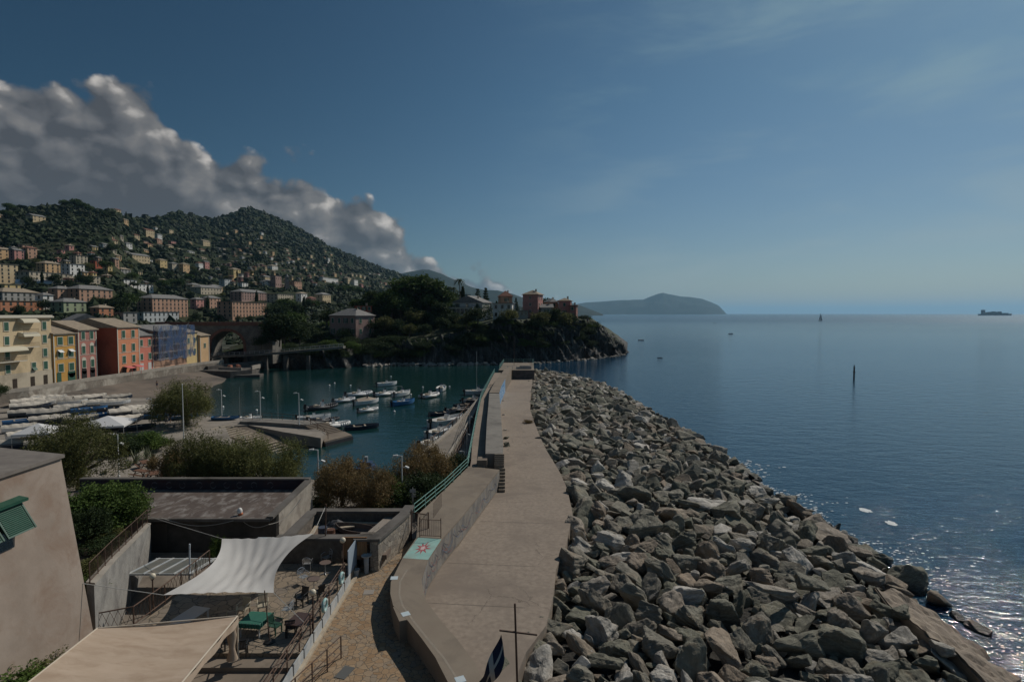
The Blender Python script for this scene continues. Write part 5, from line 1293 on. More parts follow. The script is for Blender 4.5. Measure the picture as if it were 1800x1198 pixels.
# iron gate and fence between path and walkway
gt = empty('iron_gate', (-7.3, 41.2, PTZ), 'tall dark iron bar gate at the end of the stone path', 'gate')
gb = MB()
for k in range(12): gb.cyl((-7.35+k*.115, 41.0-k*.05, PTZ+.1), (-7.35+k*.115, 41.0-k*.05, PTZ+2.1), .014, n=5)
gb.build('bars', met_rust, gt)
gf = MB()
for z in (.12, 2.1): gf.box((-6.72, 40.72, PTZ+z), (1.3, .05, .06), rz=-.4)
for x, y in ((-7.38, 41.02), (-6.05, 40.45)): gf.box((x, y, PTZ+1.15), (.08, .08, 2.3))
gf.build('frame', met_rust, gt)
fn = empty('iron_fence', (-5.6, 38.6, WT), 'low rusty iron bar fence panel standing behind the painted star', 'fence')
fa, fb = G(738, 943, WT), G(775, 945, WT); fb_ = MB(); d = fb-fa
for k in range(12): q = fa+d*(k/11); fb_.cyl(q+Vector((0, 0, .1)), q+Vector((0, 0, 1.25)), .013, n=5)
fb_.build('bars', met_rust, fn)
ff = MB()
for z in (.12, 1.25): ff.cyl(fa+Vector((0, 0, z)), fb+Vector((0, 0, z)), .022, n=5)
for q in (fa, fb): ff.cyl(q, q+Vector((0, 0, 1.4)), .03, n=6)
ff.build('frame', met_rust, fn)
f2 = empty('iron_fence', (G(762, 912, WT)), 'second iron fence panel farther up the walkway, set at a slant', 'fence')
fa, fb = G(762, 912, WT), G(776, 893, WT); fb_ = MB(); d = fb-fa
for k in range(9): q = fa+d*(k/8); fb_.cyl(q+Vector((0, 0, .1)), q+Vector((0, 0, 1.2)), .013, n=5)
fb_.cyl(fa+Vector((0, 0, 1.2)), fb+Vector((0, 0, 1.2)), .022, n=5).build('bars', met_rust, f2)
# painted turquoise square with an eight pointed star, on the wall top
tq = [G(735, 944, WT+.006), G(776, 947, WT+.006), G(752.5, 983, WT+.006), G(708, 980, WT+.006)]
paint = mat('turquoise_paint', (.22, .42, .38), .8, (.30, .47, .42), 1.5, stain=(.26, .34, .30), stain_scale=1.0)
po = MB().add(tq, [(3, 2, 1, 0)]).build('painted_patch', paint, sw, label='turquoise painted square on top of the wall')
cx = sum((q for q in tq), Vector())/4; e1 = (tq[1]-tq[0]+tq[2]-tq[3])/2; e2 = (tq[1]-tq[2]+tq[0]-tq[3])/2
def star(mb, r0, r1, n, z):
    vs = [cx+Vector((0, 0, z))]
    for i in range(2*n):
        a = math.pi*i/n; r = r0 if i % 2 == 0 else r1; r *= (1.0 if i % 4 == 0 else .85)
        vs.append(cx+e1*(r*math.cos(a))+e2*(r*math.sin(a))+Vector((0, 0, z)))
    mb.add(vs, [(0, 1+i, 1+(i+1) % (2*n)) for i in range(2*n)])
s1 = MB(); star(s1, .34, .15, 9, .004); s1.build('painted_star', mat('red_paint', (.33, .07, .08), .8), sw)
s1 = MB(); star(s1, .13, .08, 9, .008); s1.build('star_centre', mat('pale_paint', (.55, .42, .40), .8), sw)
tm = mat('pale_blue_patch', (.42, .52, .56), .8, (.52, .56, .58), 4)
for px, py, a in ((693, 1015, .1), (713, 1078, .5), (809, 1193, .4)):
    q = G(px, py, WT+.006); MB().box((q.x, q.y, q.z), (.42, .42, .008), rz=a).build('painted_patch', tm, sw)
# seam lines on the wall top
ln = MB()
seam = [G(x, y, WT+.005) for x, y in [(716, 1000), (703, 1022), (702, 1045), (708, 1064), (728, 1092), (752, 1122), (780, 1155), (802, 1190), (830, 1235)]]
for a, b in zip(seam[:-1], seam[1:]):
    d = (b-a).normalized(); s = Vector((-d.y, d.x, 0))*.05; ln.add([a-s, b-s, b+s, a+s], [(0, 1, 2, 3)])
ln.build('seam', mat('sandy_seam', (.30, .25, .195), .9, (.24, .21, .17), 3), sw)
# mottled, overpainted seaward face of the wall, 3 mm proud
fpn = MB(); pp = A_R[4:]
for a, b in zip(pp[:-1], pp[1:]):
    d = Vector((b.x-a.x, b.y-a.y, 0)).normalized(); o_ = Vector((d.y, -d.x, 0))*.003
    q = [Vector((a.x, a.y, PZ+.12)), Vector((b.x, b.y, PZ+.12)), Vector((b.x, b.y, WT-.12)), Vector((a.x, a.y, WT-.12))]; fpn.add([v+o_ for v in q], [(0, 1, 2, 3)])
fm_ = bpy.data.materials.new('mottled_wall_face'); fm_.use_nodes = True; t = NT(fm_.node_tree); p = fm_.node_tree.nodes['Principled BSDF']; p.inputs['Roughness'].default_value = .92
g_ = t.N('ShaderNodeNewGeometry').outputs['Position']; m1 = t.N('ShaderNodeMapping', ins={0: g_, 3: (1.6, 1.0, .55)}).outputs[0]
c_ = t.ramp(t.noise(m1, .9, 8, .7, .6), [(.32, (.085, .085, .095)), (.45, (.17, .155, .14)), (.56, (.25, .22, .185)), (.66, (.14, .15, .17)), (.74, (.30, .27, .24))])
t.l.new(c_, p.inputs['Base Color']); t.l.new(t.N('ShaderNodeBump', ins={'Strength': .5, 'Distance': .03, 'Height': t.noise(g_, 8, 8, .7)}).outputs[0], p.inputs['Normal'])
fpn.build('seaward_face', fm_, sw)
gf_ = mat('wall_scribbles', (.19, .17, .155), .9, (.29, .26, .23), .8)
# graffiti strokes on the seaward face: loose loops of dark and red paint standing 4 mm proud
rs = random.Random(8); Rp3 = [Vector((p[0], p[1], 0)) for p in A_R]
def on_face(s_, z):
    n = len(Rp3)-1; f_ = s_*n; i = min(int(f_), n-1); p = Rp3[i].lerp(Rp3[i+1], f_-i); d = (Rp3[i+1]-Rp3[i]).normalized()
    return p+Vector((d.y, -d.x, 0))*.009+Vector((0, 0, z)), d
for cname, colr, cnt in (('dark_scribble', (.05, .05, .07), 16), ('reddish_scribble', (.26, .10, .09), 8), ('bluish_scribble', (.13, .17, .24), 10)):
    g = MB()
    for k in range(cnt):
        s0 = .60+.38*rs.random(); z0 = PZ+.5+rs.random()*.8; r_ = .18+.25*rs.random(); a0 = rs.random()*6; prev = None
        for q in range(12):
            a = a0+q*.55; p, d = on_face(min(.985, s0+.0035*q), z0+r_*math.sin(a)); p = p+d*(r_*math.cos(a)*.6)
            if prev is not None: 
                u = (p-prev); 
                if u.length > .01: g.add([prev+Vector((0, 0, -.02)), p+Vector((0, 0, -.02)), p+Vector((0, 0, .025)), prev+Vector((0, 0, .025))], [(0, 1, 2, 3)])
            prev = p
    g.build('graffiti', mat(cname, colr, .8), sw)

# low flat roofed building with parapet
lb = empty('flat_roofed_shed', (-26, 45, 1.5), 'low flat roofed shed with dark painted parapet and rusty brown roof felt behind the courtyard', 'shed')
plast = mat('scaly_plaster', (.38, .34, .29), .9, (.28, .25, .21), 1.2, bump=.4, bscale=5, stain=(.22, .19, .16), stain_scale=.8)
MB().prism([(-38, 43), (-18.2, 43), (-17.9, 49.5), (-38, 49.5)], 0, 4.4).build('wall', mat('shaded_shed_front', (.055, .05, .045), .9, (.10, .09, .08), 1), lb)  # the front's shade is put into this dark wall colour
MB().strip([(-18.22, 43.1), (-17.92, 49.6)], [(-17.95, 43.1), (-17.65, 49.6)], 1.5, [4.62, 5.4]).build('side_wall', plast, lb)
MB().prism([(-38, 42.2), (-18.2, 42.2), (-17.95, 49.4), (-38, 49.4)], 4.4, 4.56).build('roof', mat('roof_felt', (.075, .055, .046), .9, (.12, .092, .076), .6, 9, bump=.3, bscale=5, stain=(.24, .215, .195), stain_scale=1.6, stretch=(1, .5, 1)), lb)
MB().strip([(-38, 49.35), (-17.9, 49.35)], [(-38, 49.75), (-17.9, 49.75)], 3.8, 5.42).build('parapet', mat('navy_paint', (.018, .022, .035), .8, (.05, .025, .03), .7), lb)
MB().strip([(-38, 49.28), (-17.8, 49.28)], [(-38, 49.8), (-17.8, 49.8)], 5.42, 5.54).strip([(-18.5, 42.2), (-18.15, 49.3)], [(-18.0, 42.2), (-17.6, 49.3)], [4.56, 5.30], [4.74, 5.46]).box((-28.2, 42.15, 4.5), (19.9, .2, .22)).build('coping', caps, lb)
gl = MB(); rs = random.Random(4)
for k in range(9):
    x0 = -31.5+k*1.25+rs.random()*.3; a0 = rs.random()*6; prev = None
    for q in range(9):
        a = a0+q*.62; p = Vector((x0+.26*math.cos(a), 49.343, 4.95+.26*math.sin(a)))
        if prev is not None: gl.add([prev+Vector((0, 0, -.03)), p+Vector((0, 0, -.03)), p+Vector((0, 0, .03)), prev+Vector((0, 0, .03))], [(0, 1, 2, 3)])
        prev = p
gl.build('graffiti', mat('grey_scribble', (.16, .16, .17), .8), lb)
for x, w_, h_ in ((-27.5, 2.0, 2.1),): MB().box((x, 42.96, 2.9), (w_, .06, h_)).build('door', mat('shed_door', (.09, .075, .06), .8), lb)
bo = empty('fishing_float', (-20.9, 43.0, 4.56), 'orange and white float lying at the roof edge of the shed', 'float')
MB().ball((-20.9, 43, 4.85), .2, 10, 7, (1, 1, 1.5)).build('top', mat('white_plastic', (.7, .68, .64), .5), bo, smooth=True)
MB().ball((-20.85, 43, 4.68), .19, 10, 6, (1, 1, .8)).build('base', mat('orange_plastic', (.55, .16, .06), .5), bo, smooth=True)
for a, b, lb_ in (((-20.9, 42.6, 4.6), (-18.3, 42.0, 4.2), 'pale slack cable from the float to the shed corner'), ((-18.3, 42.0, 4.2), (-16.8, 44.6, 5.3), 'pale cable rising from the shed corner past its side wall'), ((-26.3, 42, 4.7), (-20.9, 42, 4.5), 'pale cable drooping along the left part of the shed roof edge')):
    a = Vector(a); b = Vector(b); P_ = [a.lerp(b, i/8)-Vector((0, 0, .5*math.sin(math.pi*i/8))) for i in range(9)]; MB().tube(P_, .022, 5).build('cable', mat('pale_cable', (.4, .38, .34), .7), label=lb_, cat='cable', group='loose cables on the shed', origin=a)

MB().box((-17.0, 38.2, 4.6), (.9, .5, .12)).cyl((-17.3, 38.2, 3.0), (-17.3, 38.2, 4.6), .03).cyl((-16.7, 38.2, 3.0), (-16.7, 38.2, 4.6), .03).build('shelf', white_p, label='small pale shelf on legs between shed and enclosure', cat='shelf', origin=(-17, 38.2, 3))

# stair wall, its railing and the planting behind it
gw = empty('stair_wall', (-23.5, 34, 1.5), 'rough grey plastered wall of the stair going down beside the tall house', 'wall')
SWp = [(-20.5, 27.3), (-22.6, 31.8), (-24.7, 36.6), (-26.7, 41.3)]; SWo = [(x-.45, y+.1) for x, y in SWp]
roughp = mat('rough_grey_plaster', (.29, .275, .25), .95, (.20, .19, .175), .9, 9, bump=.8, bscale=2.5, bdist=.08, stain=(.15, .14, .13), stain_scale=.5)
MB().strip(SWo, SWp, 0, [6.75, 6.0, 5.2, 4.5]).build('wall', roughp, gw)
MB().strip([(x-.03, y) for x, y in SWo], [(x+.05, y) for x, y in SWp], [6.75, 6.0, 5.2, 4.5], [6.83, 6.08, 5.28, 4.58]).build('coping', mat('pale_coping', (1, 1, 1)), gw)
sr = empty('stair_railing', (-23.7, 34, 5.5), 'thin dark iron railing on the grey stair wall', 'railing')
rp = [(x-.2, y, z+.08) for (x, y), z in zip(SWp, (6.75, 6.0, 5.2, 4.5))]
rail(sr, rp, 1.0, (1, .08), .02, .028, met_rust, 2.0)
bb = MB()
for a, b in zip(rp[:-1], rp[1:]):
    a = Vector(a); b = Vector(b); n = int((b-a).length/.14)
    for i in range(n): q = a.lerp(b, i/n); bb.cyl(q+Vector((0, 0, .08)), q+Vector((0, 0, 1)), .009, n=4)
bb.build('bars', met_rust, sr)
MB().strip([(-31, 28), (-33, 33), (-34, 38), (-35, 42)], [(-20.9, 27.4), (-23.0, 31.9), (-25.1, 36.7), (-27.1, 41.4)], 0, [5.4, 4.8, 4.2, 3.4]).build('garden_soil', mat('garden_soil', (.07, .055, .04), .95, (.11, .09, .06), 1.5), kind='structure')

# tall house at the left edge, its wall battered
th_ = empty('stucco_house', (-22, 18, 3.5), 'tall house with pinkish beige stucco wall and green shutters at the left picture edge', 'house')
stu = mat('pink_stucco', (.265, .21, .168), .93, (.34, .275, .225), .5, 10, bump=.35, bscale=3.0, bdist=.04, stain=(.25, .18, .135), stain_scale=.6)
zt = 13.1
hp = [(-20.0, 6), (-20.1, 27.0), (-30, 28.5), (-30, 6)]; tp = [(-21.3, 6), (-21.65, 27.0), (-30, 28.3), (-30, 6)]
vs = [(x, y, 2.5) for x, y in hp]+[(x, y, zt) for x, y in tp]
MB().add(vs, [(3, 2, 1, 0), (4, 5, 6, 7), (0, 1, 5, 4), (1, 2, 6, 5), (2, 3, 7, 6), (3, 0, 4, 7)]).build('wall', stu, th_)
MB().add([(-21.2, 6, zt+.003), (-21.5, 27.05, zt+.003), (-30, 28.4, zt+.003), (-30, 6, zt+.003), (-21.2, 6, zt+.16), (-21.5, 27.05, zt+.16), (-30, 28.4, zt+.6), (-30, 6, zt+.6)], [(3, 2, 1, 0), (4, 5, 6, 7), (0, 1, 5, 4), (1, 2, 6, 5), (2, 3, 7, 6), (3, 0, 4, 7)]).build('roof', mat('slate_grey_roof', (.15, .13, .115), .9, (.21, .185, .16), 1.5), th_)
gsh = mat('deep_green_shutter', (.008, .062, .038), .5, (.014, .08, .05), 3)
def wx(z): return -20.0-(z-2.5)/(zt-2.5)*1.6
MB().box((wx(11.0)-.05, 22.2, 11.05), (.12, 3.0, 1.9), ry=-R(8)).build('window', glassm, th_)
for k, y in enumerate((20.5, 22.05, 23.6)):
    s_ = MB(); xh = wx(11.9)+.06; L_ = 1.38; tl = R(30)
    s_.box((xh+math.sin(tl)*L_/2, y, 11.95-math.cos(tl)*L_/2), (.05, 1.36, L_), ry=-tl)
    for q in range(16): 
        f_ = (q+.8)/17.2; s_.box((xh+math.sin(tl)*L_*f_+.03, y, 11.95-math.cos(tl)*L_*f_+.01), (.05, 1.16, .035), ry=-tl+.6)
    for e in (-.66, .66): s_.box((xh+math.sin(tl)*L_/2+.025, y+e, 11.95-math.cos(tl)*L_/2+.012), (.05, .07, L_), ry=-tl)
    s_.build('shutter', gsh, th_)
MB().box((wx(12)+.15, 22.0, 12.02), (.42, 4.9, .06), ry=R(12)).box((wx(12)+.33, 22.0, 11.95), (.05, 4.9, .12)).build('shutter_hood', gsh, th_)

# brown railing left of the patio, down the courtyard steps
br = empty('stair_balustrade', (-19.4, 31, PAZ), 'brown iron balustrade on the left edge of the patio', 'railing')
rail(br, [(-21.6, 27.6, PAZ), (-19.5, 28.6, PAZ), (-19.35, 31, PAZ), (-19.3, 35.6, PAZ)], 1.05, (1, .12), .035, .04, met_rust, 1.6)
bb = MB()
for a, b in (((-19.5, 28.6), (-19.35, 31)), ((-19.35, 31), (-19.3, 35.6)), ((-21.6, 27.6), (-19.5, 28.6))):
    a = Vector((*a, PAZ)); b = Vector((*b, PAZ)); n = int((b-a).length/.3)
    for i in range(n):
        q = a.lerp(b, i/n); r_ = a.lerp(b, (i+1)/n); bb.cyl(q+Vector((0, 0, .13)), r_+Vector((0, 0, 1)), .011, n=4).cyl(r_+Vector((0, 0, .13)), q+Vector((0, 0, 1)), .011, n=4)
bb.build('lattice', met_rust, br)
pg = empty('glass_canopy', (-22.4, 36.5, 1.9), 'small canopy of dusty glass panes between white beams below the shade sail', 'canopy')
beam = MB(); gp_ = MB()
for k in range(5):
    x = -24.0+k*.95; beam.box((x, 36.4, 3.55), (.12, 3.2, .12), rx=-.12)
    if k < 4: gp_.box((x+.475, 36.4, 3.56), (.80, 3.1, .02), rx=-.12)
beam.box((-22.1, 34.9, 3.70), (4.2, .1, .1)).box((-22.1, 37.9, 3.36), (4.2, .1, .1)).build('beams', white_p, pg)
gp_.build('glass', mat('dusty_glass', (.10, .11, .10), .6, (.17, .15, .12), 1), pg)
for x, y in ((-24.0, 34.9), (-20.2, 34.9)): MB().box((x, y, 2.8), (.1, .1, 1.75)).build('leg', white_p, pg)

# shade sail
sc_ = [W(390, 946, 34.0), W(551, 937, 34.2), W(481, 1041, 28.6), W(287, 1045, 27.9)]
n = 26; vs = []
def curve_edge(a, b, t_, sag, inw): return a.lerp(b, t_)+inw*math.sin(math.pi*t_)*sag
cen = sum(sc_, Vector())/4
for i in range(n+1):
    for j in range(n+1):
        u, v = i/n, j/n
        top = sc_[0].lerp(sc_[1], u)+(Vector((cen.x, cen.y, 0))-Vector(((sc_[0].x+sc_[1].x)/2, (sc_[0].y+sc_[1].y)/2, 0)))*.10*math.sin(math.pi*u)
        bot = sc_[3].lerp(sc_[2], u)+(Vector((cen.x, cen.y, 0))-Vector(((sc_[3].x+sc_[2].x)/2, (sc_[3].y+sc_[2].y)/2, 0)))*.05*math.sin(math.pi*u)
        p = top.lerp(bot, v)
        edgein = (Vector((1, 0, 0))*(.9*(1-u)**2)-Vector((1, 0, 0))*(.75*u**2))*math.sin(math.pi*v)
        p = p+edgein-Vector((0, 0, .55*math.sin(math.pi*u)*math.sin(math.pi*v)))
        p.z += .05*math.sin(u*26+v*7)*math.sin(math.pi*v)*(.4+.6*u)+.035*math.sin(u*47-v*11)*math.sin(math.pi*u)
        vs.append(p)
sl = empty('shade_sail', cen, 'white four cornered shade sail stretched over the patio', 'shade sail')
canv = mat('white_canvas', (.66, .64, .61), .85, (.60, .58, .55), .6, transl=.18)
o = MB().add(vs, [(i*(n+1)+j, i*(n+1)+j+1, (i+1)*(n+1)+j+1, (i+1)*(n+1)+j) for i in range(n) for j in range(n)]).build('canvas', canv, sl, smooth=True)
rp_ = MB(); rp_.cyl(sc_[0], (-27.4, 42.1, 4.8), .018, n=5).cyl(sc_[1], (-12.2, 36.6, 7.4), .018, n=5).cyl(sc_[2], (-10.2, 27.2, 4.9), .018, n=5).cyl(sc_[3], (-20.8, 26.9, 7.0), .018, n=5)
rp_.build('ropes', mat('pale_rope', (.5, .48, .44), .9), sl)
MB().cyl((-12.2, 36.55, 5.4), (-12.15, 36.6, 7.6), .04, n=8).build('mast', met_rust, label='short iron mast holding the far right corner of the shade sail', cat='mast', origin=(-12.2, 36.55, 5.4))
MB().cyl((-20.3, 35.0, 1.9), (-20.2, 35.0, 5.6), .05, n=8).build('pipe_post', mat('pale_blue_pipe', (.5, .55, .6), .6), label='pale bluish pipe post beside the glass canopy', cat='post', origin=(-20.3, 35, 1.9))

# beige awning on its frame
aw = empty('beige_awning', (-15, 22, PAZ), 'big sun bleached beige awning in the bottom left corner over the patio', 'awning')
A_, B_ = Vector((-12.75, 25.75, 6.0)), Vector((-18.1, 24.2, 6.3)); C_, D_ = Vector((-12.2, 14, 6.1)), Vector((-17.6, 14, 6.5))
n, m2 = 24, 20; vs = []
for i in range(n+1):
    for j in range(m2+1):
        u, v = i/n, j/m2; p = A_.lerp(B_, u).lerp(C_.lerp(D_, u), v); p.z -= .10*abs(math.sin(v*math.pi*6))*math.sin(math.pi*u)**.5+.08*math.sin(math.pi*u); p.z += .012*math.sin(v*60+u*9); vs.append(p)
bcan = mat('beige_canvas', (.44, .335, .245), .9, (.50, .39, .295), .8, 6, stretch=(1, 3, 1), stain=(.38, .28, .20), stain_scale=.5)
MB().add(vs, [(i*(m2+1)+j, i*(m2+1)+j+1, (i+1)*(m2+1)+j+1, (i+1)*(m2+1)+j) for i in range(n) for j in range(m2)]).build('canvas', bcan, aw, smooth=True)
MB().cyl(A_, C_, .04).cyl(A_, B_, .035).cyl(B_, D_, .035).build('frame', mat('cream_tube', (.55, .47, .37), .7), aw)
# hanging valance on the right side, gathered at its corner post
vs = []; n = 40
for i in range(n+1):
    p = A_.lerp(C_, i/n); 
    for k in range(2): vs.append(p+Vector((.06+.03*math.sin(i*1.1), 0, -.02-.30*k-(.05*math.sin(i*.9) if k else 0))))
MB().add(vs, [(2*i, 2*i+1, 2*i+3, 2*i+2) for i in range(n)]).build('valance', bcan, aw)
for p in (A_, B_, C_, D_): MB().cyl((p.x, p.y, PAZ), p, .045, n=8).build('leg', mat('cream_tube', (1, 1, 1)), aw)
cu = MB(); vs = []
for i in range(13):
    a = i/12*math.pi*2; 
    for k, (z, r_) in enumerate(((5.9, .10), (5.2, .22), (4.6, .12), (4.1, .26))): vs.append((A_.x-.15+r_*math.cos(a), A_.y-.25+r_*math.sin(a)*.8, z))
cu.add(vs, [(i*4+k, i*4+k+1, (i+1)*4+k+1, (i+1)*4+k) for i in range(12) for k in range(3)]).build('curtain', bcan, aw, smooth=True)

# ---- furniture
def chair_proto(name, label, m, metal=False):
    r = empty(name, (0, 0, 0), label, 'chair'); W_ = .27
    if not metal:
        MB().box((0, 0, .43), (.48, .46, .035)).box((0, .22, .405), (.48, .04, .06)).build('seat', m, r, local=True)
        b = MB()
        for k in range(7): b.box((-.20+k*.0667, -.245-.05*.5, .66), (.045, .03, .42), rx=R(12))
        b.box((0, -.285, .88), (.50, .04, .07), rx=R(12)).box((0, -.22, .47), (.46, .03, .06)).build('backrest', m, r, local=True)
        for s in (-1, 1):
            MB().cyl((s*.25, -.27, .68), (s*.27, .2, .66), .028, n=6).cyl((s*.27, .2, .66), (s*.25, .23, .43), .024, n=6).build('armrest', m, r, local=True)
            MB().box((s*.22, .20, .21), (.05, .05, .43), taper=1.15).build('leg', m, r, local=True)
            MB().box((s*.22, -.22, .21), (.05, .05, .43), taper=1.15).build('leg', m, r, local=True)
    else:
        MB().box((0, 0, .43), (.44, .42, .02)).build('seat', mat('slat_metal', (.45, .46, .46), .4, metal=.6), r, local=True)
        b = MB(); n = 10
        pts_ = [Vector((W_*math.cos(math.pi*i/n), -.24-.07*math.sin(math.pi*i/n), .66+.22*math.sin(math.pi*i/n))) for i in range(n+1)]
        b.tube(pts_, .016); 
        for z in (.58, .66, .74): b.box((0, -.27, z), (.42, .015, .04))
        b.build('backrest', m, r, local=True)
        for s in (-1, 1):
            MB().tube([(s*W_, -.24, .66), (s*.28, .0, .67), (s*.27, .2, .62), (s*.25, .22, 0)], .014).build('armrest', m, r, local=True)
            MB().tube([(s*W_, -.24, .66), (s*.23, -.22, .40), (s*.23, -.26, 0)], .014).build('leg', m, r, local=True)
    return r
cream_pl = mat('cream_plastic', (.40, .36, .28), .5); black_pl = mat('black_plastic', (.015, .015, .016), .45); green_pl = mat('green_plastic', (.02, .07, .045), .5)
alu = mat('aluminium_tube', (.60, .61, .62), .3, metal=.7)
protos = {'cream': chair_proto('plastic_chair', '', cream_pl), 'black': chair_proto('plastic_chair', '', black_pl), 'green': chair_proto('plastic_chair', '', green_pl), 'metal': chair_proto('metal_chair', '', alu, True)}
reg()
used = set()
def put(kind, px, py, rz, label, group, z=PAZ):
    p = G(px, py, z)
    if kind in used: o = copy_tree(protos[kind], (p.x, p.y, z), rz, label, group)
    else: o = protos[kind]; o.location = (p.x, p.y, z); o.rotation_euler = (0, 0, rz); tag(o, label, None, group); used.add(kind)
    o['label'] = label; return o
gch = 'chairs on the patio'
put('cream', 428, 1082, 2.9, 'cream plastic chair behind the green table, left one of two', gch)
put('cream', 462, 1076, 3.5, 'cream plastic chair behind the green table, right one of two', gch)
put('cream', 406, 1100, 1.9, 'cream plastic chair at the left end of the green table', gch)
put('green', 484, 1112, -1.9, 'dark green plastic chair at the right side of the green table', gch)
put('black', 425, 1152, .3, 'black plastic chair standing alone in front of the green table', gch)
put('black', 400, 1138, 2.4, 'black plastic chair half under the beige awning corner', gch)
put('black', 531, 1062, 2.8, 'black chair at the dark brown table, upright, seen from behind', gch)
put('black', 512, 1115, .2, 'black chair on the near side of the dark brown table', gch)
put('metal', 541, 1000, .1, 'shiny metal chair against the dark enclosure wall', gch)
put('metal', 534, 1025, -2.2, 'shiny metal chair beside the round tables with a pale blue seat', gch)
put('metal', 505, 1083, 1.4, 'shiny metal chair between the green table and the brown table', gch)
put('metal', 574, 990, 2.6, 'shiny metal chair behind the farther round table', gch)
def rect_table(px, py, w, d, rz, mtop, mleg, label, cloth=None, name='table'):
    p = G(px, py, PAZ); r = empty(name, (p.x, p.y, PAZ), label, 'table', rz=rz)
    MB().box((0, 0, .72), (w, d, .045)).build('tabletop', mtop, r, local=True)
    for sx in (-1, 1):
        for sy in (-1, 1): MB().box((sx*(w/2-.08), sy*(d/2-.08), .35), (.06, .06, .70)).build('leg', mleg, r, local=True)
    return r, p
rect_table(333, 1105, 1.0, 1.7, -.25, mat('white_plastic_table', (.48, .46, .44), .6), mat('white_plastic_table', (1, 1, 1)), 'empty white plastic table in the shade of the sail')
r_, p_ = rect_table(449, 1110, 1.15, 1.15, -.12, white_p, white_p, 'square white table in the sun carrying a green cloth')
cl = MB(); n = 30; vs = []; cg = mat('green_cloth', (.02, .12, .085), .85, (.028, .145, .10), 2)
for i in range(n+1):
    for j in range(n+1):
        x, y = (i/n-.5)*1.5, (j/n-.5)*1.5; ox, oy = max(0, abs(x)-.59), max(0, abs(y)-.59)
        X = math.copysign(min(abs(x), .6+.03*math.sin(j*1.9)), x); Y_ = math.copysign(min(abs(y), .6+.03*math.sin(i*2.1)), y)
        vs.append((X, Y_, .752-ox*1.5-oy*1.5))
tco = cl.add(vs, [(i*(n+1)+j, (i+1)*(n+1)+j, (i+1)*(n+1)+j+1, i*(n+1)+j+1) for i in range(n) for j in range(n)]).build('tablecloth', cg, None, smooth=False, label='dark green tablecloth draped over the square patio table', cat='tablecloth')
tco.location = (p_.x, p_.y, PAZ); tco.rotation_euler = (0, 0, -.12)
rect_table(527, 1112, .95, 1.2, -.2, mat('dark_brown_top', (.07, .042, .035), .5), black_pl, 'dark brown table by the patio railing')
def round_table(px, py, label):
    p = G(px, py, PAZ); r = empty('round_table', (p.x, p.y, PAZ), label, 'table', 'round tables on the patio')
    MB().lathe((0, 0, .70), [(.34, 0), (.35, .02), (.34, .04)], 24).build('tabletop', mat('brown_laminate', (.16, .115, .095), .5), r, local=True)
    MB().cyl((0, 0, .02), (0, 0, .70), .03).build('column', alu, r, local=True)
    b = MB()
    for k in range(4): a = k*math.pi/2+.4; b.cyl((0, 0, .06), (.3*math.cos(a), .3*math.sin(a), .02), .02, n=6)
    b.build('foot', alu, r, local=True)
round_table(572, 1008, 'round brown cafe table nearer the enclosure wall'); round_table(552, 1038, 'round brown cafe table nearer the globe lamp')
put('black', 560, 1052, 1.0, 'black chair tucked behind the nearer globe lamp', gch)
pa = empty('folded_parasol', (-11.9, 27.2, PAZ), 'thin closed pole parasol standing between the tables', 'parasol')
MB().cyl((-11.9, 27.2, PAZ), (-12.1, 27.2, PAZ+2.6), .025, n=6).build('pole', met_rust, pa)
MB().lathe((-11.9, 27.2, PAZ), [(.26, 0), (.26, .06), (.06, .1)], 16).build('base', black_pl, pa)

# flag on a cross-armed pole
fp = empty('flag_pole', (.22, 19.5, PZ), 'rusty flag pole with a cross arm above the promenade at the bottom edge', 'flag pole')
top = W(905, 1060, 19.5); MB().cyl((.32, 19.5, PZ), top, .05, .035, n=8).build('pole', met_rust, fp)
MB().cyl(W(878, 1107, 19.4), W(944, 1115, 19.6), .035, n=8).build('cross_arm', met_rust, fp)
fl = empty('flag', W(878, 1110, 19.3), 'dark blue flag with a pale diagonal band hanging limp from the cross arm', 'flag')
a0, a1, b0, b1 = W(877, 1118, 19.25), W(881, 1112, 19.3), W(838, 1215, 19.0), W(884, 1160, 19.4); n = 16; vs = []
P0 = W(879, 1112, 19.3); 
def flagpt(u, v):
    # u down the hoist, v outwards
    p = W(881+6*u-40*v, 1114+44*u+86*v, 19.35); 
    return p+Vector((.05*math.sin(9*v), .16*math.sin(7*v+3*u), 0))
navy = mat('navy_cloth', (.012, .018, .045), .85); paleb = mat('pale_cloth', (.42, .40, .36), .85)
fv = [flagpt(i/n, j/n) for i in range(n+1) for j in range(n+1)]
fb1 = MB(); fb2 = MB()
for i in range(n):
    for j in range(n):
        q = (i*(n+1)+j, i*(n+1)+j+1, (i+1)*(n+1)+j+1, (i+1)*(n+1)+j); tgt = fb1; isb = abs((i+.5)-(n*.5)) < 1.4 or abs((j+.5)-(n*.42)) < 1.0
        tgt.add([fv[k] for k in q], [(0, 1, 2, 3)])
        if isb:
            for e_ in (-.008, .008): fb2.add([fv[k]+Vector((0, e_, 0)) for k in q], [(0, 1, 2, 3)])
fb1 = MB().add(fv, [(i*(n+1)+j, i*(n+1)+j+1, (i+1)*(n+1)+j+1, (i+1)*(n+1)+j) for i in range(n) for j in range(n)]); fb1.build('cloth', navy, fl); fb2.build('band', paleb, fl)
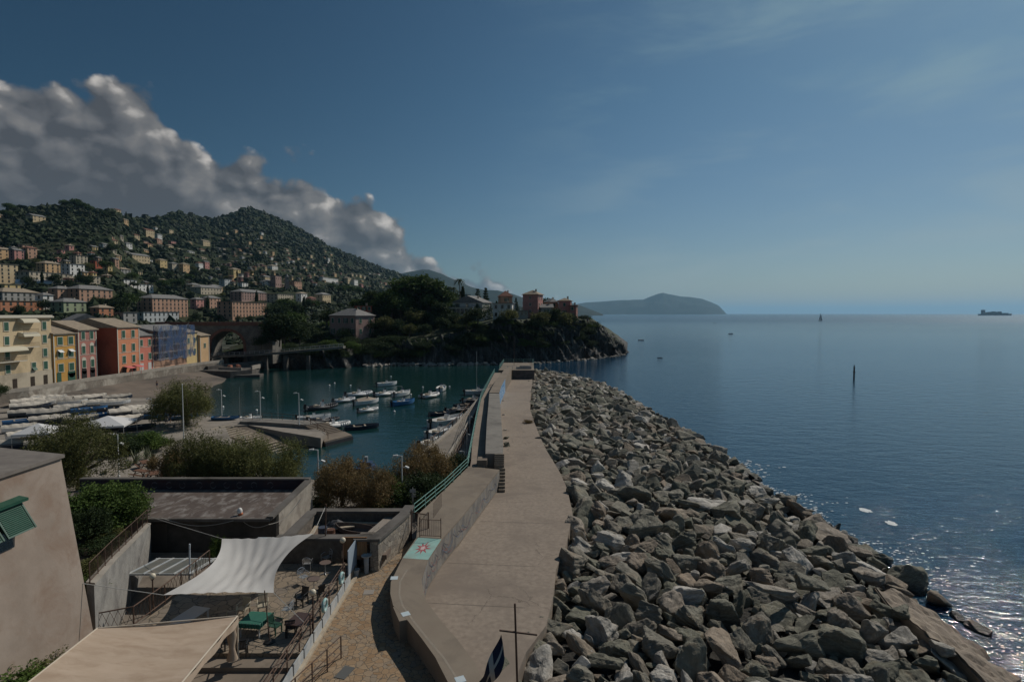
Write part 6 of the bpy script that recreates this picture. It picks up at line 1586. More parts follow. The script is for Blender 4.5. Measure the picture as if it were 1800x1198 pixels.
# ================================================================== BOATS
white_gel = mat('white_gelcoat', (.80, .79, .76), .35, (.72, .71, .68), 2, coat=.3); blue_gel = mat('blue_gelcoat', (.04, .16, .36), .35, coat=.3); dark_gel = mat('dark_blue_hull', (.02, .03, .05), .4)
grey_tube = mat('grey_tube', (.55, .56, .57), .55); black_tube = mat('dark_tube', (.045, .045, .05), .5); seatm = mat('tan_cushion', (.42, .36, .28), .8); motor = mat('black_motor', (.02, .02, .022), .35)
tan_cover = mat('tan_cover', (.34, .28, .22), .9); screen = mat('windscreen', (.10, .12, .13), .15)
def outboard(r, y, z):
    MB().box((0, y, z+.35), (.3, .42, .38), taper=.8).box((0, y+.02, z-.1), (.12, .18, .8)).build('outboard', motor, r, local=True)
def make_boat(kind, L, Wd, hullm, label=''):
    names = {'motor': 'motorboat', 'rib': 'inflatable_boat', 'row': 'rowing_boat', 'cover': 'covered_boat'}
    r = empty(names[kind], (0, 0, 0), label, 'boat')
    H_ = .62 if kind == 'row' else .84
    if kind in ('motor', 'row', 'cover'):
        v_, f_ = hull_mesh(L, Wd, H_); h = MB().add([(x, y, z-.22) for x, y, z in v_], f_).build('hull', hullm, r, local=True, smooth=False)
        h.modifiers.new('thick', 'SOLIDIFY').thickness = .07
        n = 12; vs = []
        for i in range(n+1):
            t_ = i/n; y = -L/2+L*t_; w = (Wd/2-.08)*(.72+.28*math.sin(min(1, t_*1.9)*math.pi/2))*(1-max(0, (t_-.45)/.55)**2.3); z = H_*.62-.22+(.30*max(0, (t_-.62)/.38) if kind == 'motor' else 0)
            vs += [(-w, y, z), (w, y, z)]
        MB().add(vs, [(2*i, 2*i+1, 2*i+3, 2*i+2) for i in range(n)]).build('deck', white_gel if kind == 'motor' else wood, r, local=True)
    if kind == 'rib':
        n = 14; pl = []
        for i in range(n+1): a = math.pi*i/n; pl.append(Vector((-Wd*.40*math.cos(a), L*.18+L*.30*math.sin(a), .30+.14*math.sin(a))))
        pl = [Vector((-Wd*.40, -L/2, .28))]+pl+[Vector((Wd*.40, -L/2, .28))]
        MB().tube(pl, .21, 9).build('tube', hullm, r, local=True, smooth=True)
        MB().box((0, -.1*L, .16), (Wd*.66, L*.72, .12)).box((0, -L*.46, .35), (Wd*.6, .08, .4)).build('deck', white_gel, r, local=True)
    if kind in ('motor', 'rib'):
        MB().box((0, 0, .62), (.6, .5, .75), taper=.8).build('console', white_gel, r, local=True)
        MB().box((0, .2, 1.12), (.62, .04, .35), rx=-.4).build('windscreen', screen, r, local=True)
        MB().box((0, -L*.18, .48), (.9, .5, .35)).build('seat', seatm, r, local=True)
        outboard(r, -L/2-.12, .35)
    if kind == 'row':
        for y in (-L*.22, L*.1): MB().box((0, y, .32), (Wd*.9, .22, .05)).build('seat', wood, r, local=True)
    if kind == 'cover':
        n = 10; vs = []
        for i in range(n+1):
            t_ = i/n; y = -L/2-.05+(L+.05)*t_; w = (Wd/2+.06)*(.75+.25*math.sin(min(1, t_*1.9)*math.pi/2))*(1-max(0, (t_-.45)/.55)**2.3)+.03
            top = H_-.16+.12*(abs(t_-.35)/.65)**2; rz_ = .50*(1-.6*abs(t_-.4))+.07*math.sin(i*2.3)
            for j in range(5):
                s = (j-2)/2; vs.append((w*s, y, top+rz_*(1-abs(s)**1.3)-(.20 if abs(s) == 1 else 0)))
        MB().add(vs, [(i*5+j, i*5+j+1, (i+1)*5+j+1, (i+1)*5+j) for i in range(n) for j in range(4)]+[(0, 1, 2, 3, 4)]).build('tarpaulin', tarps[0], r, local=True)
        for y in (-L*.3, L*.25): MB().box((0, y, -.28), (Wd*.7, .15, .16)).build('cradle', wood, r, local=True)
    return r
tarps = [mat('pale_tarpaulin', (.58, .52, .44), .85, (.40, .36, .30), .8, objrand=.35, bump=.4, bscale=2, bdist=.1)]
KB = {'motor_w': make_boat('motor', 5.2, 2.0, white_gel), 'motor_b': make_boat('motor', 5.2, 2.0, blue_gel), 'rib_g': make_boat('rib', 5.2, 2.2, grey_tube), 'rib_w': make_boat('rib', 4.8, 2.1, mat('white_tube', (.76, .75, .72), .5)),
      'rib_k': make_boat('rib', 5.4, 2.3, black_tube), 'row_d': make_boat('row', 4.8, 1.8, dark_gel), 'row_b': make_boat('row', 5.6, 2.0, mat('blue_hull_paint', (.03, .13, .30), .5)), 'cover_d': make_boat('cover', 5.4, 2.0, dark_gel), 'cover_w': make_boat('cover', 5.0, 1.9, white_gel)}
reg(); usedb = set()
def boat(kind, x, y, z, rz, label, group, sc=1.0):
    o = KB[kind]
    if kind in usedb: o = copy_tree(o, (x, y, z), rz, label, group, sc)
    else:
        usedb.add(kind); o.location = (x, y, z); o.rotation_euler = (0, 0, rz); o.scale = (sc,)*3 if isinstance(sc, (int, float)) else sc; tag(o, label, None, group); o['label'] = label
    return o
gm = 'boats moored in the harbour'
def moor(kind, px, py, head, label, sc=1.0, g=gm):
    p = G(px, py, 0.1); return boat(kind, p.x, p.y, .05, -R(head-12), label, g, (sc*1.18, sc*1.14, sc*1.4))
moor('motor_w', 680, 677, 65, 'white motorboat farthest out in the harbour, alone at the top of the group')
moor('rib_w', 676, 694, 60, 'white inflatable boat just below the farthest moored boat')
moor('rib_g', 631, 695, 60, 'long grey inflatable boat at the upper left of the moored group', 1.15)
moor('rib_g', 605, 705, 55, 'shorter grey inflatable boat below the long one', .9)
moor('rib_k', 566, 718, 62, 'dark inflatable boat with raised fittings, leftmost of the moored group', 1.1)
o = moor('motor_w', 644, 709, 60, 'motorboat under a tan cover in the middle of the moored group')
MB().add([(-.95, -2.2, .45), (.95, -2.2, .45), (0, -2.0, .95), (-1.0, .4, .5), (1.0, .4, .5), (0, .2, 1.15), (0, 2.4, .65)], [(0, 1, 2), (0, 2, 5, 3), (1, 4, 5, 2), (3, 5, 6), (4, 6, 5)]).build('cover', tan_cover, o, local=True)
moor('rib_w', 647, 722, 60, 'small white inflatable boat below the tan covered one', .8)
o = moor('motor_w', 707, 694, 40, 'white motorboat with a folded bimini frame in the centre of the harbour')
MB().tube([(-.8, -1.2, .5), (-.8, -1.0, 1.7), (.8, -1.0, 1.7), (.8, -1.2, .5)], .03).build('bimini_frame', alu, o, local=True)
moor('motor_b', 709, 710, 55, 'white topped motorboat with a bright blue hull, lowest of the centre pair')
moor('rib_w', 756, 697, 45, 'pale boat with dark stern near the pier, left of the square sterned one', 1.05)
moor('motor_w', 776, 685, 15, 'broad white motorboat seen from astern near the pier')
moor('row_d', 636, 752, 80, 'dark hulled open boat beyond the pontoon end', 1.05)
moor('rib_w', 586, 750, 75, 'white inflatable boat tied against the pontoon', 1.05)
moor('rib_k', 569, 741, 78, 'dark inflatable boat behind the white one at the pontoon', .9)
moor('motor_w', 552, 738, 78, 'white motorboat behind the ramp railing')
moor('rib_w', 440, 736, 95, 'small pale inflatable boat behind the ramp wall, left side', .7)
moor('motor_w', 841, 692, 80, 'white sailing dinghy hull at the upper end of the pier moorings', 1.2)
moor('rib_k', 833, 705, 60, 'dark inflatable boat below the white dinghy at the pier')
moor('row_d', 818, 713, 60, 'dark open boat moored at the pier between inflatables')
moor('rib_k', 806, 722, 70, 'dark inflatable boat with black motor at the bend of the moorings', .9)
moor('row_d', 778, 728, 75, 'low dark open boat lying off the pier')
moor('motor_w', 786, 745, 50, 'large white motorboat with grey windscreen at the lower quay', 1.35)
moor('motor_w', 773, 763, 45, 'white motorboat with tan seats at the lower quay')
moor('rib_w', 761, 782, 45, 'white inflatable boat with red bag, nearest on the lower quay', 1.1)
mp_ = G(838, 690, 0); MB().cyl((mp_.x, mp_.y, .3), (mp_.x, mp_.y, 10.5), .06, .03).build('mast', alu, label='tall thin mast rising beside the white dinghy at the pier', cat='mast', origin=(mp_.x, mp_.y, .3))
rf = G(643, 826, 0); ra = empty('floating_raft', (rf.x, rf.y, 0), 'small dark blue floating raft with a white drum among the trees', 'raft')
MB().box((rf.x, rf.y, .3), (2.0, 2.4, .5)).box((rf.x, rf.y+.3, .8), (1.5, 1.2, .5), taper=.9).build('body', mat('raft_blue', (.02, .05, .11), .6), ra)
MB().cyl((rf.x, rf.y+.3, 1.05), (rf.x, rf.y+.3, 1.7), .22, n=12).build('drum', white_p, ra)
# buoys
for k, (px, py, w_) in enumerate(((722, 694, 'right of the bimini boat'), (743, 681, 'near the farthest boats'), (790, 680, 'beside the broad white motorboat'), (687, 662, 'in the open harbour'), (579, 678, 'in the upper left of the harbour'), (588, 674, 'right of the upper left one'), (616, 678, 'above the long grey inflatable'), (451, 722, 'near the second lamp'), (392, 716, 'near the first lamp'), (693, 724, 'below the blue hulled boat'), (817, 642, 'off the rocky shore'))):
    p = G(px, py, 0); MB().ball((p.x, p.y, .12), .26, 8, 6).build('mooring_buoy', white_gel, label=f'small white mooring buoy {w_}', cat='buoy', group='mooring buoys', origin=(p.x, p.y, 0))
# boat yard: covered boats drawn up in rows
gy = 'boats drawn up in the boat yard'; rb = random.Random(12); k = 0
nth = ['first', 'second', 'third', 'fourth', 'fifth', 'sixth', 'seventh', 'eighth', 'ninth', 'tenth', 'eleventh']
rows_ = [(119.5-6.1*i, -103+5.0*i, float(np.interp(119.5-6.1*i, [70, 76, 84, 92, 98, 106, 112, 120], [-53, -55, -58, -60, -62, -64, -74, -81])), nth[i]+' row from the beach') for i in range(9)]
ordn = ['leftmost', 'second from the left', 'third from the left', 'fourth from the left', 'fifth from the left', 'sixth from the left', 'seventh from the left', 'eighth from the left', 'ninth from the left', 'tenth from the left', 'eleventh from the left', 'twelfth from the left', 'thirteenth from the left', 'fourteenth from the left']
for (y0, xa, xb, wd) in rows_:
    x = xa+.8; i = 0
    while x < xb:
        kd = rb.choice(('cover_d', 'cover_d', 'cover_d', 'cover_w', 'cover_w', 'row_d', 'row_b'))
        sc = rb.uniform(.82, 1.12); boat(kd, x, y0+rb.uniform(-.9, .9), 1.5+.36*sc, -R(50+rb.gauss(0, 8)), ('boat under a pale tarpaulin' if kd[0] == 'c' else ('open dark boat' if kd == 'row_d' else 'open blue boat'))+f', {ordn[i]} in the {wd}', gy, sc); x += rb.uniform(3.9, 4.9); i += 1
boat('row_b', -62, 101.0, 1.75, -R(72), 'bright blue boat drawn up under the big round tamarisk', 'open blue boats on the quay', 1.3)
boat('row_b', -58.5, 99.2, 1.75, -R(68), 'second blue boat, right of the first under the tamarisk', 'open blue boats on the quay', 1.15)
boat('row_b', -50.0, 98.5, 1.75, -R(85), 'small bright blue boat at the head of the ramp wall', 'open blue boats on the quay', .8)
# gazebos
def gazebo(x, y, s, label):
    r = empty('canopy_tent', (x, y, 1.5), label, 'tent', 'white canopy tents in the boat yard')
    vs = [(-s, -s, 2.2), (s, -s, 2.2), (s, s, 2.2), (-s, s, 2.2), (0, 0, 3.3), (-s, -s, 1.95), (s, -s, 1.95), (s, s, 1.95), (-s, s, 1.95)]
    MB().add(vs, [(0, 1, 4), (1, 2, 4), (2, 3, 4), (3, 0, 4), (5, 6, 1, 0), (6, 7, 2, 1), (7, 8, 3, 2), (8, 5, 0, 3)]).build('canopy', mat('white_tent', (.62, .61, .60), .8), r, local=True)
    for sx in (-1, 1):
        for sy in (-1, 1): MB().cyl((sx*s*.97, sy*s*.97, 0), (sx*s*.97, sy*s*.97, 2.2), .04, n=6).build('leg', alu, r, local=True)
    r.rotation_euler = (0, 0, .3)
q = G(190, 757, 2.5); gazebo(q.x, q.y, 3.0, 'larger white pointed canopy tent beside the blue boats')
q = G(68, 772, 2.5); gazebo(q.x, q.y, 2.2, 'smaller white pointed canopy tent at the left of the boat yard')

# ramp wall with its railing and the pontoon
rw = empty('ramp_pier', (-36, 94, 0), 'concrete pier wall rising beside the slip and stepping down to a low platform', 'pier')
a_ = [(-45.8, 94.9), (-41, 93.6), (-37, 92.2), (-33.4, 91.0)]; b_ = [(-46.5, 98.2), (-40.5, 96.8), (-36, 95.2), (-30.9, 93.7)]
MB().strip(b_, a_, -2, [1.9, 2.05, 2.1, 2.1]).build('ramp_wall', C_grey, rw)
stp = MB()
for k in range(8): 
    f_ = k/8; stp.prism([(-33.4+f_*3.3, 91-f_*2.5), (-30.9+f_*3.4, 93.7-f_*1.5), (-30.9+(f_+.125)*3.4, 93.7-(f_+.125)*1.5), (-33.4+(f_+.125)*3.3, 91-(f_+.125)*2.5)], -2, 2.1-.165*(k+1))
stp.build('steps', C_wall, rw)
MB().prism([(-30.1, 88.5), (-28.3, 85.0), (-25.5, 89.8), (-27.4, 92.3)], -2, .75).build('platform', C_wall, rw)
MB().strip([(-28.3, 85.0), (-25.5, 89.8)], [(-28.05, 84.8), (-25.25, 89.6)], -.5, .55).build('tyre_fender', black_tube, rw)
rr_ = empty('ramp_railing', (-40, 95, 2), 'pale metal railing on the ramp pier and down its steps', 'railing')
rail(rr_, [(-46.2, 97.0, 1.9), (-40.8, 95.9, 2.05), (-34.5, 93.6, 2.1), (-32.6, 91.3, 2.1), (-29.6, 89.0, .85), (-28.2, 86.4, .75)], 1.05, (1, .5), .035, .04, met_rust, 2.2)
# ================================================================== LAMPS
def lamp_proto():
    r = empty('street_lamp', (0, 0, 0), '', 'street lamp')
    MB().cyl((0, 0, 0), (0, 0, 5.2), .085, .065, n=8).cyl((0, 0, 0), (0, 0, .25), .14, n=8).build('pole', lamp_white, r, local=True)
    MB().cyl((0, 0, 5.15), (-.55, 0, 5.25), .05, n=6).box((-.62, 0, 5.2), (.42, .26, .16), ry=-.15).build('lamp_head', lamp_white, r, local=True)
    MB().cyl((0, 0, 4.1), (.45, 0, 4.1), .03, n=6).box((.5, 0, 4.08), (.38, .3, .14), ry=.4).build('lamp_head', lamp_white, r, local=True)
    return r
LP_ = lamp_proto(); reg(); first = True
for (px, py, z, s, lab, rz) in [(267, 752, 1.5, .92, 'white street lamp in front of the blue boats', 0), (209, 838, 1.5, .94, 'white street lamp left of the timber benches', 0), (390, 735, 1.5, .98, 'white street lamp at the quay edge, leftmost of three in a line', 0),
       (458, 741, 1.7, 1.0, 'white street lamp in the middle of the line on the ramp pier', 0), (526, 746, 2.8, .95, 'white street lamp above the ramp steps, rightmost of three in a line', 0), (432, 812, 1.5, .62, 'short white lamp half hidden by tamarisk branches beside the slip', .3),
       (560, 882, 1.5, 1.0, 'white street lamp right beside the flat roofed shed', 0), (707, 894, 1.5, .98, 'white street lamp in front of the dark oleanders', 0), (161, 778, 1.5, .7, 'white lamp post in the boat yard beside a canopy tent', 0), (64, 800, 1.5, .6, 'white lamp post near the smaller canopy tent', 0)]:
    p = G(px, py, z)
    if first: LP_.location = (p.x, p.y, z); LP_.rotation_euler = (0, 0, rz); LP_.scale = (s,)*3; tag(LP_, lab, None, 'white street lamps on the quay'); first = False
    else: copy_tree(LP_, (p.x, p.y, z), rz, lab, 'white street lamps on the quay', s)
def small_lamp(x, y, label):
    copy_tree(LP_, (x, y, 1.5), 0, label, 'white street lamps on the quay', .60)
small_lamp(-5.35, 63.0, 'low lamp in the shade under the green railing, nearest one'); small_lamp(-6.0, 75, 'low lamp in the shade under the green railing, middle one'); small_lamp(-6.6, 88, 'low lamp in the shade under the green railing, farthest one')
p = G(323, 773, 1.5); MB().cyl((p.x, p.y, 1.5), (p.x, p.y, 9.6), .09, .05, n=8).ball((p.x, p.y, 9.65), .1, 8, 5).build('tall_pole', lamp_white, label='tall bare white pole standing before the big round tamarisk', cat='pole', origin=(p.x, p.y, 1.5))
for px, py, h, lb_ in ((422, 740, 6.0, 'thin mast behind the ramp pier, left one'), (489, 741, 4.8, 'thin mast behind the ramp pier, right one')):
    p = G(px, py, 1.5); MB().cyl(p, p+Vector((0, 0, h)), .035, .02, n=6).build('mast', alu, label=lb_, cat='mast', origin=p)
sp_ = G(726, 915, 1.6); sg = empty('sign_post', sp_, 'signpost with small plates in front of the green railing', 'sign')
MB().cyl(sp_, sp_+Vector((0, 0, 3.0)), .04, n=6).build('post', met_grey, sg)
MB().box(sp_+Vector((0, -.03, 2.7)), (.5, .03, .3)).box(sp_+Vector((.1, -.03, 2.3)), (.4, .03, .28)).build('plate', mat('grey_plate', (.3, .3, .3), .5), sg)
# lower quay: kerb, blocks, railing, red-brown handrail lines
lq = empty('lower_quay_kerb', (-9, 90, 1.5), 'pale stone kerb and bollard line along the lower quay', 'kerb')
kp = [(-12.0, 75), (-10.8, 82.5), (-9.3, 95), (-8.3, 110), (-7.2, 125)]; MB().strip([(x-.05, y) for x, y in kp], [(x+.5, y) for x, y in kp], 1.45, 1.72).build('kerb', mat('pale_coping', (1, 1, 1)), lq)
kp2 = [(-8.2, 66), (-7.6, 80), (-7.0, 95), (-6.7, 108)]
MB().strip([(x-.25, y) for x, y in kp2], [(x+.1, y) for x, y in kp2], 1.5, 2.2).build('low_wall', mat('pale_coping', (1, 1, 1)), lq)
lr = empty('lower_quay_railing', (-7.2, 80, 1.5), 'slanting grey railing on the lower quay', 'railing')
rail(lr, [(-7.4, 64, 1.5), (-6.9, 80, 1.5), (-6.5, 100, 1.5)], 1.1, (1, .55), .04, .05, met_rust, 2.4)
ml = empty('mooring_rail', (-12.2, 78, 1.5), 'dark rail with posts at the water edge of the lower quay', 'railing')
rail(ml, [(-12.0, 75, 1.6), (-10.8, 82.5, 1.6), (-9.3, 95, 1.6), (-8.3, 110, 1.6)], 1.0, (1,), .05, .06, met_rust, 3.0)

# ================================================================== SEA TRAFFIC
p = G(1442, 563.5, 0); sb = empty('sailing_yacht', p, 'white sailing yacht under full sail on the open sea', 'yacht')
s_ = 1.0; v_, f_ = hull_mesh(15, 4.2, 1.6); mb = MB(Matrix.Translation(p-Vector((0, 0, .3))) @ Matrix.Rotation(-1.25, 4, 'Z')); mb.add(v_, f_).box((0, -.5, 1.7), (2.4, 5, .6)); mb.build('hull', mat('dark_hull', (.1, .1, .1), .4), sb)
X_ = Matrix.Translation(p) @ Matrix.Rotation(-1.25, 4, 'Z')
MB(X_).cyl((0, 1, 1), (0, 1, 23), .12, .06).cyl((0, 1, 2.6), (0, -6, 2.8), .1).build('mast', alu, sb)
for nm_, tri in (('mainsail', [(0, .8, 3), (0, .8, 22), (.5, -6, 3.1)]), ('jib', [(0, 1.3, 20.5), (.4, 1.6, 2.4), (0, 7.2, 1.8)])):
    a, b, c = [Vector(q) for q in tri]; n = 8; vs = []; fs = []; idx = {}
    for i in range(n+1):
        for j in range(n+1-i):
            u, v = i/n, j/n; w_ = 1-u-v; idx[(i, j)] = len(vs); vs.append(a*w_+b*u+c*v+Vector((.9*(27*u*v*w_)**.5*.6, 0, 0)))
    for i in range(n):
        for j in range(n-i):
            fs.append((idx[(i, j)], idx[(i+1, j)], idx[(i, j+1)]))
            if j < n-i-1: fs.append((idx[(i+1, j)], idx[(i+1, j+1)], idx[(i, j+1)]))
    MB(X_).add(vs, fs).build(nm_, mat('sailcloth', (.42, .40, .38), .8), sb, smooth=True)
p = W(1749, 553.6, 6200); p.z = 0; cs = empty('container_ship', p, 'dark container ship on the horizon at the right', 'ship')
LX = 335
def cx_(f_): return p.x-LX/2+LX*f_
hs = []
MB().add([(cx_(0), p.y-20, 0), (cx_(.985), p.y-20, 0), (cx_(1.0), p.y, 0), (cx_(.985), p.y+20, 0), (cx_(0), p.y+20, 0), (cx_(-.01), p.y-20, 17), (cx_(.99), p.y-20, 17), (cx_(1.03), p.y, 24), (cx_(.99), p.y+20, 17), (cx_(-.01), p.y+20, 17)],
         [(4, 3, 2, 1, 0), (5, 6, 7, 8, 9), (0, 1, 6, 5), (1, 2, 7, 6), (2, 3, 8, 7), (3, 4, 9, 8), (4, 0, 5, 9)]).build('hull', mat('ship_hull', (.03, .035, .06), .6), cs)
MB().box((cx_(.11), p.y, 36), (22, 30, 40)).box((cx_(.11), p.y, 58), (14, 40, 5)).cyl((cx_(.06), p.y, 20), (cx_(.06), p.y, 60), 6).cyl((cx_(.11), p.y, 58), (cx_(.11), p.y, 72), 1).build('bridge', mat('ship_house', (.25, .25, .27), .7), cs)
rc = random.Random(2); ct = MB()
for f_ in np.arange(.2, .92, .045):
    if .66 < f_ < .72: continue
    ct.box((cx_(f_), p.y, 17+rc.choice((7, 10, 13, 13)) if f_ < .66 else 22), (13.5, 34, rc.choice((12, 16, 20, 26)) if f_ < .66 else rc.choice((10, 14))))
ct.build('containers', mat('container_stack', (.06, .05, .07), .7, (.10, .07, .06), .02), cs)
p = G(1501, 667, 0); nm_ = empty('sea_marker', p, 'dark post marker standing in the sea off the breakwater', 'marker')
MB().cyl(p-Vector((0, 0, 3)), p+Vector((0, 0, 3.6)), .28, .2, n=10).build('post', mat('tarred_post', (.02, .02, .02), .6), nm_)
MB().cyl(p+Vector((0, 0, 2.2)), p+Vector((0, 0, 2.5)), .36, n=10).cyl(p+Vector((0, 0, 3.6)), p+Vector((0, 0, 4.0)), .32, .15, n=8).ball(p+Vector((0, 0, 4.25)), .2, 8, 6).build('top_mark', mat('tarred_post', (1, 1, 1)), nm_)
for k, (px, py, s_, lab) in enumerate(((1285, 587, 1.0, 'tiny dark motorboat on the sea right of the cliff tip'), (1256, 568, 1.3, 'tiny boat far out below the distant headland'), (1127, 598, .8, 'tiny boat close to the tip of the promontory'), (1160, 629, .5, 'tiny boat between the boulders and the promontory'))):
    p = G(px, py, 0); boat('row_d' if k % 2 else 'motor_w', p.x, p.y, .02, -R(70+20*k), lab, 'tiny boats out at sea', s_)

# ================================================================== TREES
def shared_np(name, V, Fc, m, smooth=False):
    o = mesh_np(name, V, Fc, m, smooth=smooth); d = o.data; bpy.data.objects.remove(o); return d
def trunk_mesh(pts_, r0, r1, branches=(), seed=0):
    mb = MB(); n = len(pts_)-1
    for i in range(n): mb.cyl(pts_[i], pts_[i+1], r0+(r1-r0)*i/n, r0+(r1-r0)*(i+1)/n, n=7)
    for a, b, r in branches: mb.cyl(a, b, r, r*.4, n=5)
    return mb
def crown(kind, seed, m, nleaf, size):
    """unit-ish trees, height ~1 (scaled when placed); returns crown mesh, trunk mesh"""
    r = random.Random(seed); cs, rs_, ns = [], [], []; br = []
    if kind == 'pine':       # umbrella pine: flat lobed crown on a bare trunk
        for k in range(16):
            a = r.random()*6.28; d = .32*r.random()**.6; c = (d*math.cos(a), d*math.sin(a), .78+.12*r.random()-.55*d*d-.10*(k % 3 == 0)); cs.append(c); rs_.append((.15+.08*r.random(), .15+.08*r.random(), .11+.05*r.random())); br.append(((0, 0, .5), c, .012))
        tp = [(0, 0, 0), (.02, 0, .3), (-.01, .01, .6), (0, 0, .75)]; tr = .028
    elif kind == 'cypress':
        for k in range(12):
            z = .08+.86*k/11; w = .095*math.sin(math.pi*min(1, (1.02-z)*.9+.05))**.7; cs.append((r.gauss(0, .012), r.gauss(0, .012), z)); rs_.append((w, w, .10))
        tp = [(0, 0, 0), (0, 0, .9)]; tr = .018
    elif kind == 'palm':
        tp = [(0, 0, 0), (.02, 0, .4), (.0, 0, .82)]; tr = .025
    elif kind == 'araucaria':
        for k in range(9):
            z = .25+.7*k/8; w = .26*(1-z)+.04; 
            for q in range(5): a = q*1.257+k; cs.append((w*.6*math.cos(a), w*.6*math.sin(a), z)); rs_.append((w*.5, w*.5, .025))
        tp = [(0, 0, 0), (0, 0, .95)]; tr = .02
    elif kind == 'tamarisk':   # wispy, many upright plumes
        for k in range(38):
            a = r.random()*6.28; d = .48*r.random()**.5; z = .28+.62*r.random()*(1-d*.85); c = (d*math.cos(a), d*math.sin(a), z); cs.append(c); q = .06+.11*r.random(); rs_.append((q, q, q*1.6)); 
            if k % 3 == 0: br.append(((0, 0, .22), c, .018))
        tp = [(0, 0, 0), (.03, .02, .18), (.0, -.02, .34)]; tr = .045
    elif kind == 'shrub':
        for k in range(14):
            a = r.random()*6.28; d = .40*r.random()**.6; c = (d*math.cos(a), d*math.sin(a), .25+.45*r.random()*(1-d)); cs.append(c); q = .20+.09*r.random(); rs_.append((q, q, q*.85))
        tp = [(0, 0, 0), (0, 0, .3)]; tr = .03
    else:                    # broadleaf
        for k in range(18):
            a = r.random()*6.28; d = .36*r.random()**.6; z = .45+.42*r.random()*(1-d); c = (d*math.cos(a), d*math.sin(a), z); cs.append(c); q = .14+.09*r.random(); rs_.append((q, q, q*.8)); 
            if k % 3 == 0: br.append(((0, 0, .3), c, .014))
        tp = [(0, 0, 0), (.02, .01, .25), (0, 0, .5)]; tr = .035
    if kind == 'palm':
        vs, fs = [], []
        for k in range(26):
            a = k*2.4; el = r.uniform(-.3, 1.2)
            pts_ = [Vector((math.cos(a)*s*.22*math.cos(el*.6), math.sin(a)*s*.22*math.cos(el*.6), .82+.16*math.sin(el)*s-.16*s*s)) for s in (0, .35, .7, 1)]
            sd = Vector((-math.sin(a), math.cos(a), 0))
            for i in range(3):
                w0, w1 = .03*(1-.2*i), .03*(1-.3*(i+1)); b = len(vs); vs += [pts_[i]-sd*w0, pts_[i]+sd*w0, pts_[i+1]+sd*w1, pts_[i+1]-sd*w1]; fs.append((b, b+1, b+2, b+3))
        cm = shared_np('crown', np.array([tuple(v) for v in vs]), np.array(fs), m)
    else:
        vol = [q[0]*q[1] for q in rs_]; ns = [max(20, int(nleaf*v/sum(vol))) for v in vol]
        V, Fc = leaf_cloud(cs, rs_, ns, size, seed, flat=.35 if kind == 'tamarisk' else .6, up=.1 if kind == 'tamarisk' else .3)
        cm = shared_np('crown', V, Fc, m)
    tb = trunk_mesh(tp, tr, tr*.45, br); o = tb.build('trunk', L_bark); tm_ = o.data; bpy.data.objects.remove(o)
    return cm, tm_
ARCH = {}
def arch(kind, v, m, nleaf, size):
    k = (kind, v, m.name)
    if k not in ARCH: ARCH[k] = crown(kind, 10*v+len(kind), m, nleaf, size)
    return ARCH[k]
def tree(kind, loc, h, w, m, label, group=None, v=0, nleaf=2200, size=.03, name=None, cat='tree'):
    cm, tm_ = arch(kind, v, m, nleaf, size)
    names = {'pine': 'umbrella_pine', 'cypress': 'cypress', 'palm': 'palm_tree', 'araucaria': 'conifer', 'tamarisk': 'tamarisk_tree', 'shrub': 'shrub', 'broad': 'broadleaf_tree'}
    r = empty(name or names[kind], loc, label, cat, group, rz=random.random()*6.28)
    r.scale = (w, w, h)
    for nm_, d in (('crown', cm), ('trunk', tm_)):
        c = bpy.data.objects.new(nm_, d); COL.objects.link(c); c.parent = r
    return r
# near trees: (kind, px, base row, z, height m, width m, material, label, variant)
def near(kind, px, py, z, h, w, m, label, v=0, n=9000, s=.018, **k):
    n = int(n*2.6); s = s*.8
    p = G(px, py, z); return tree(kind, p, h, w, m, label, 'trees and shrubs along the quay', v, n, s, **k)
near('tamarisk', 330, 748, 1.5, 8.3, 10.4, L_olive, 'big round olive tamarisk beside the tall white pole', 0, 16000, .014)
near('tamarisk', 140, 862, 1.5, 8.4, 8.6, L_olive, 'olive tamarisk behind the stucco house beside the lamp', 1, 16000, .014)
near('tamarisk', 95, 850, 1.5, 5.5, 5.5, L_olive, 'lower olive tamarisk left of its taller neighbour, above the house roof', 2, 9000, .018)
near('broad', 176, 958, 2.8, 5.0, 6.6, L_green, 'dense bright green bushy tree behind the grey stair wall', 3, 15000, .016)
near('broad', 205, 945, 2.6, 3.6, 4.6, L_green, 'small green bushy tree at the shed corner', 4, 9000, .018)
near('broad', 135, 975, 4.0, 3.2, 4.0, L_dark, 'dark green bush beside the stucco house wall', 4, 9000, .018)
near('shrub', 265, 790, 1.5, 3.0, 4.8, L_green, 'green shrub beside the lamp in front of the blue boats', 1, 6000, .022, cat='shrub')
near('shrub', 213, 795, 1.5, 3.2, 6.5, L_dark, 'dark green shrub behind the low wall left of the green one', 2, 6000, .022, cat='shrub')
near('shrub', 180, 792, 1.5, 3.0, 5.0, L_olive, 'olive shrub between the dark shrub and the tall tamarisk', 3, 6000, .022, cat='shrub')
near('tamarisk', 303, 852, 1.5, 4.2, 5.0, L_brown, 'rust tinted tamarisk at the left of the hedge row', 3, 10000, .018)
near('tamarisk', 355, 868, 1.5, 6.6, 7.0, L_olive, 'olive tamarisk in the hedge row behind the shed, left middle', 4, 12000, .016)
near('tamarisk', 405, 868, 1.5, 6.4, 7.2, L_olive, 'olive tamarisk in the hedge row behind the shed, centre', 5, 12000, .016)
near('tamarisk', 462, 870, 1.5, 6.2, 7.4, L_olive, 'olive tamarisk in the hedge row behind the shed, right end', 1, 16000, .014)
near('tamarisk', 600, 896, 1.5, 5.6, 5.4, L_brown, 'rust brown tamarisk right of the lamp by the shed', 3, 10000, .018)
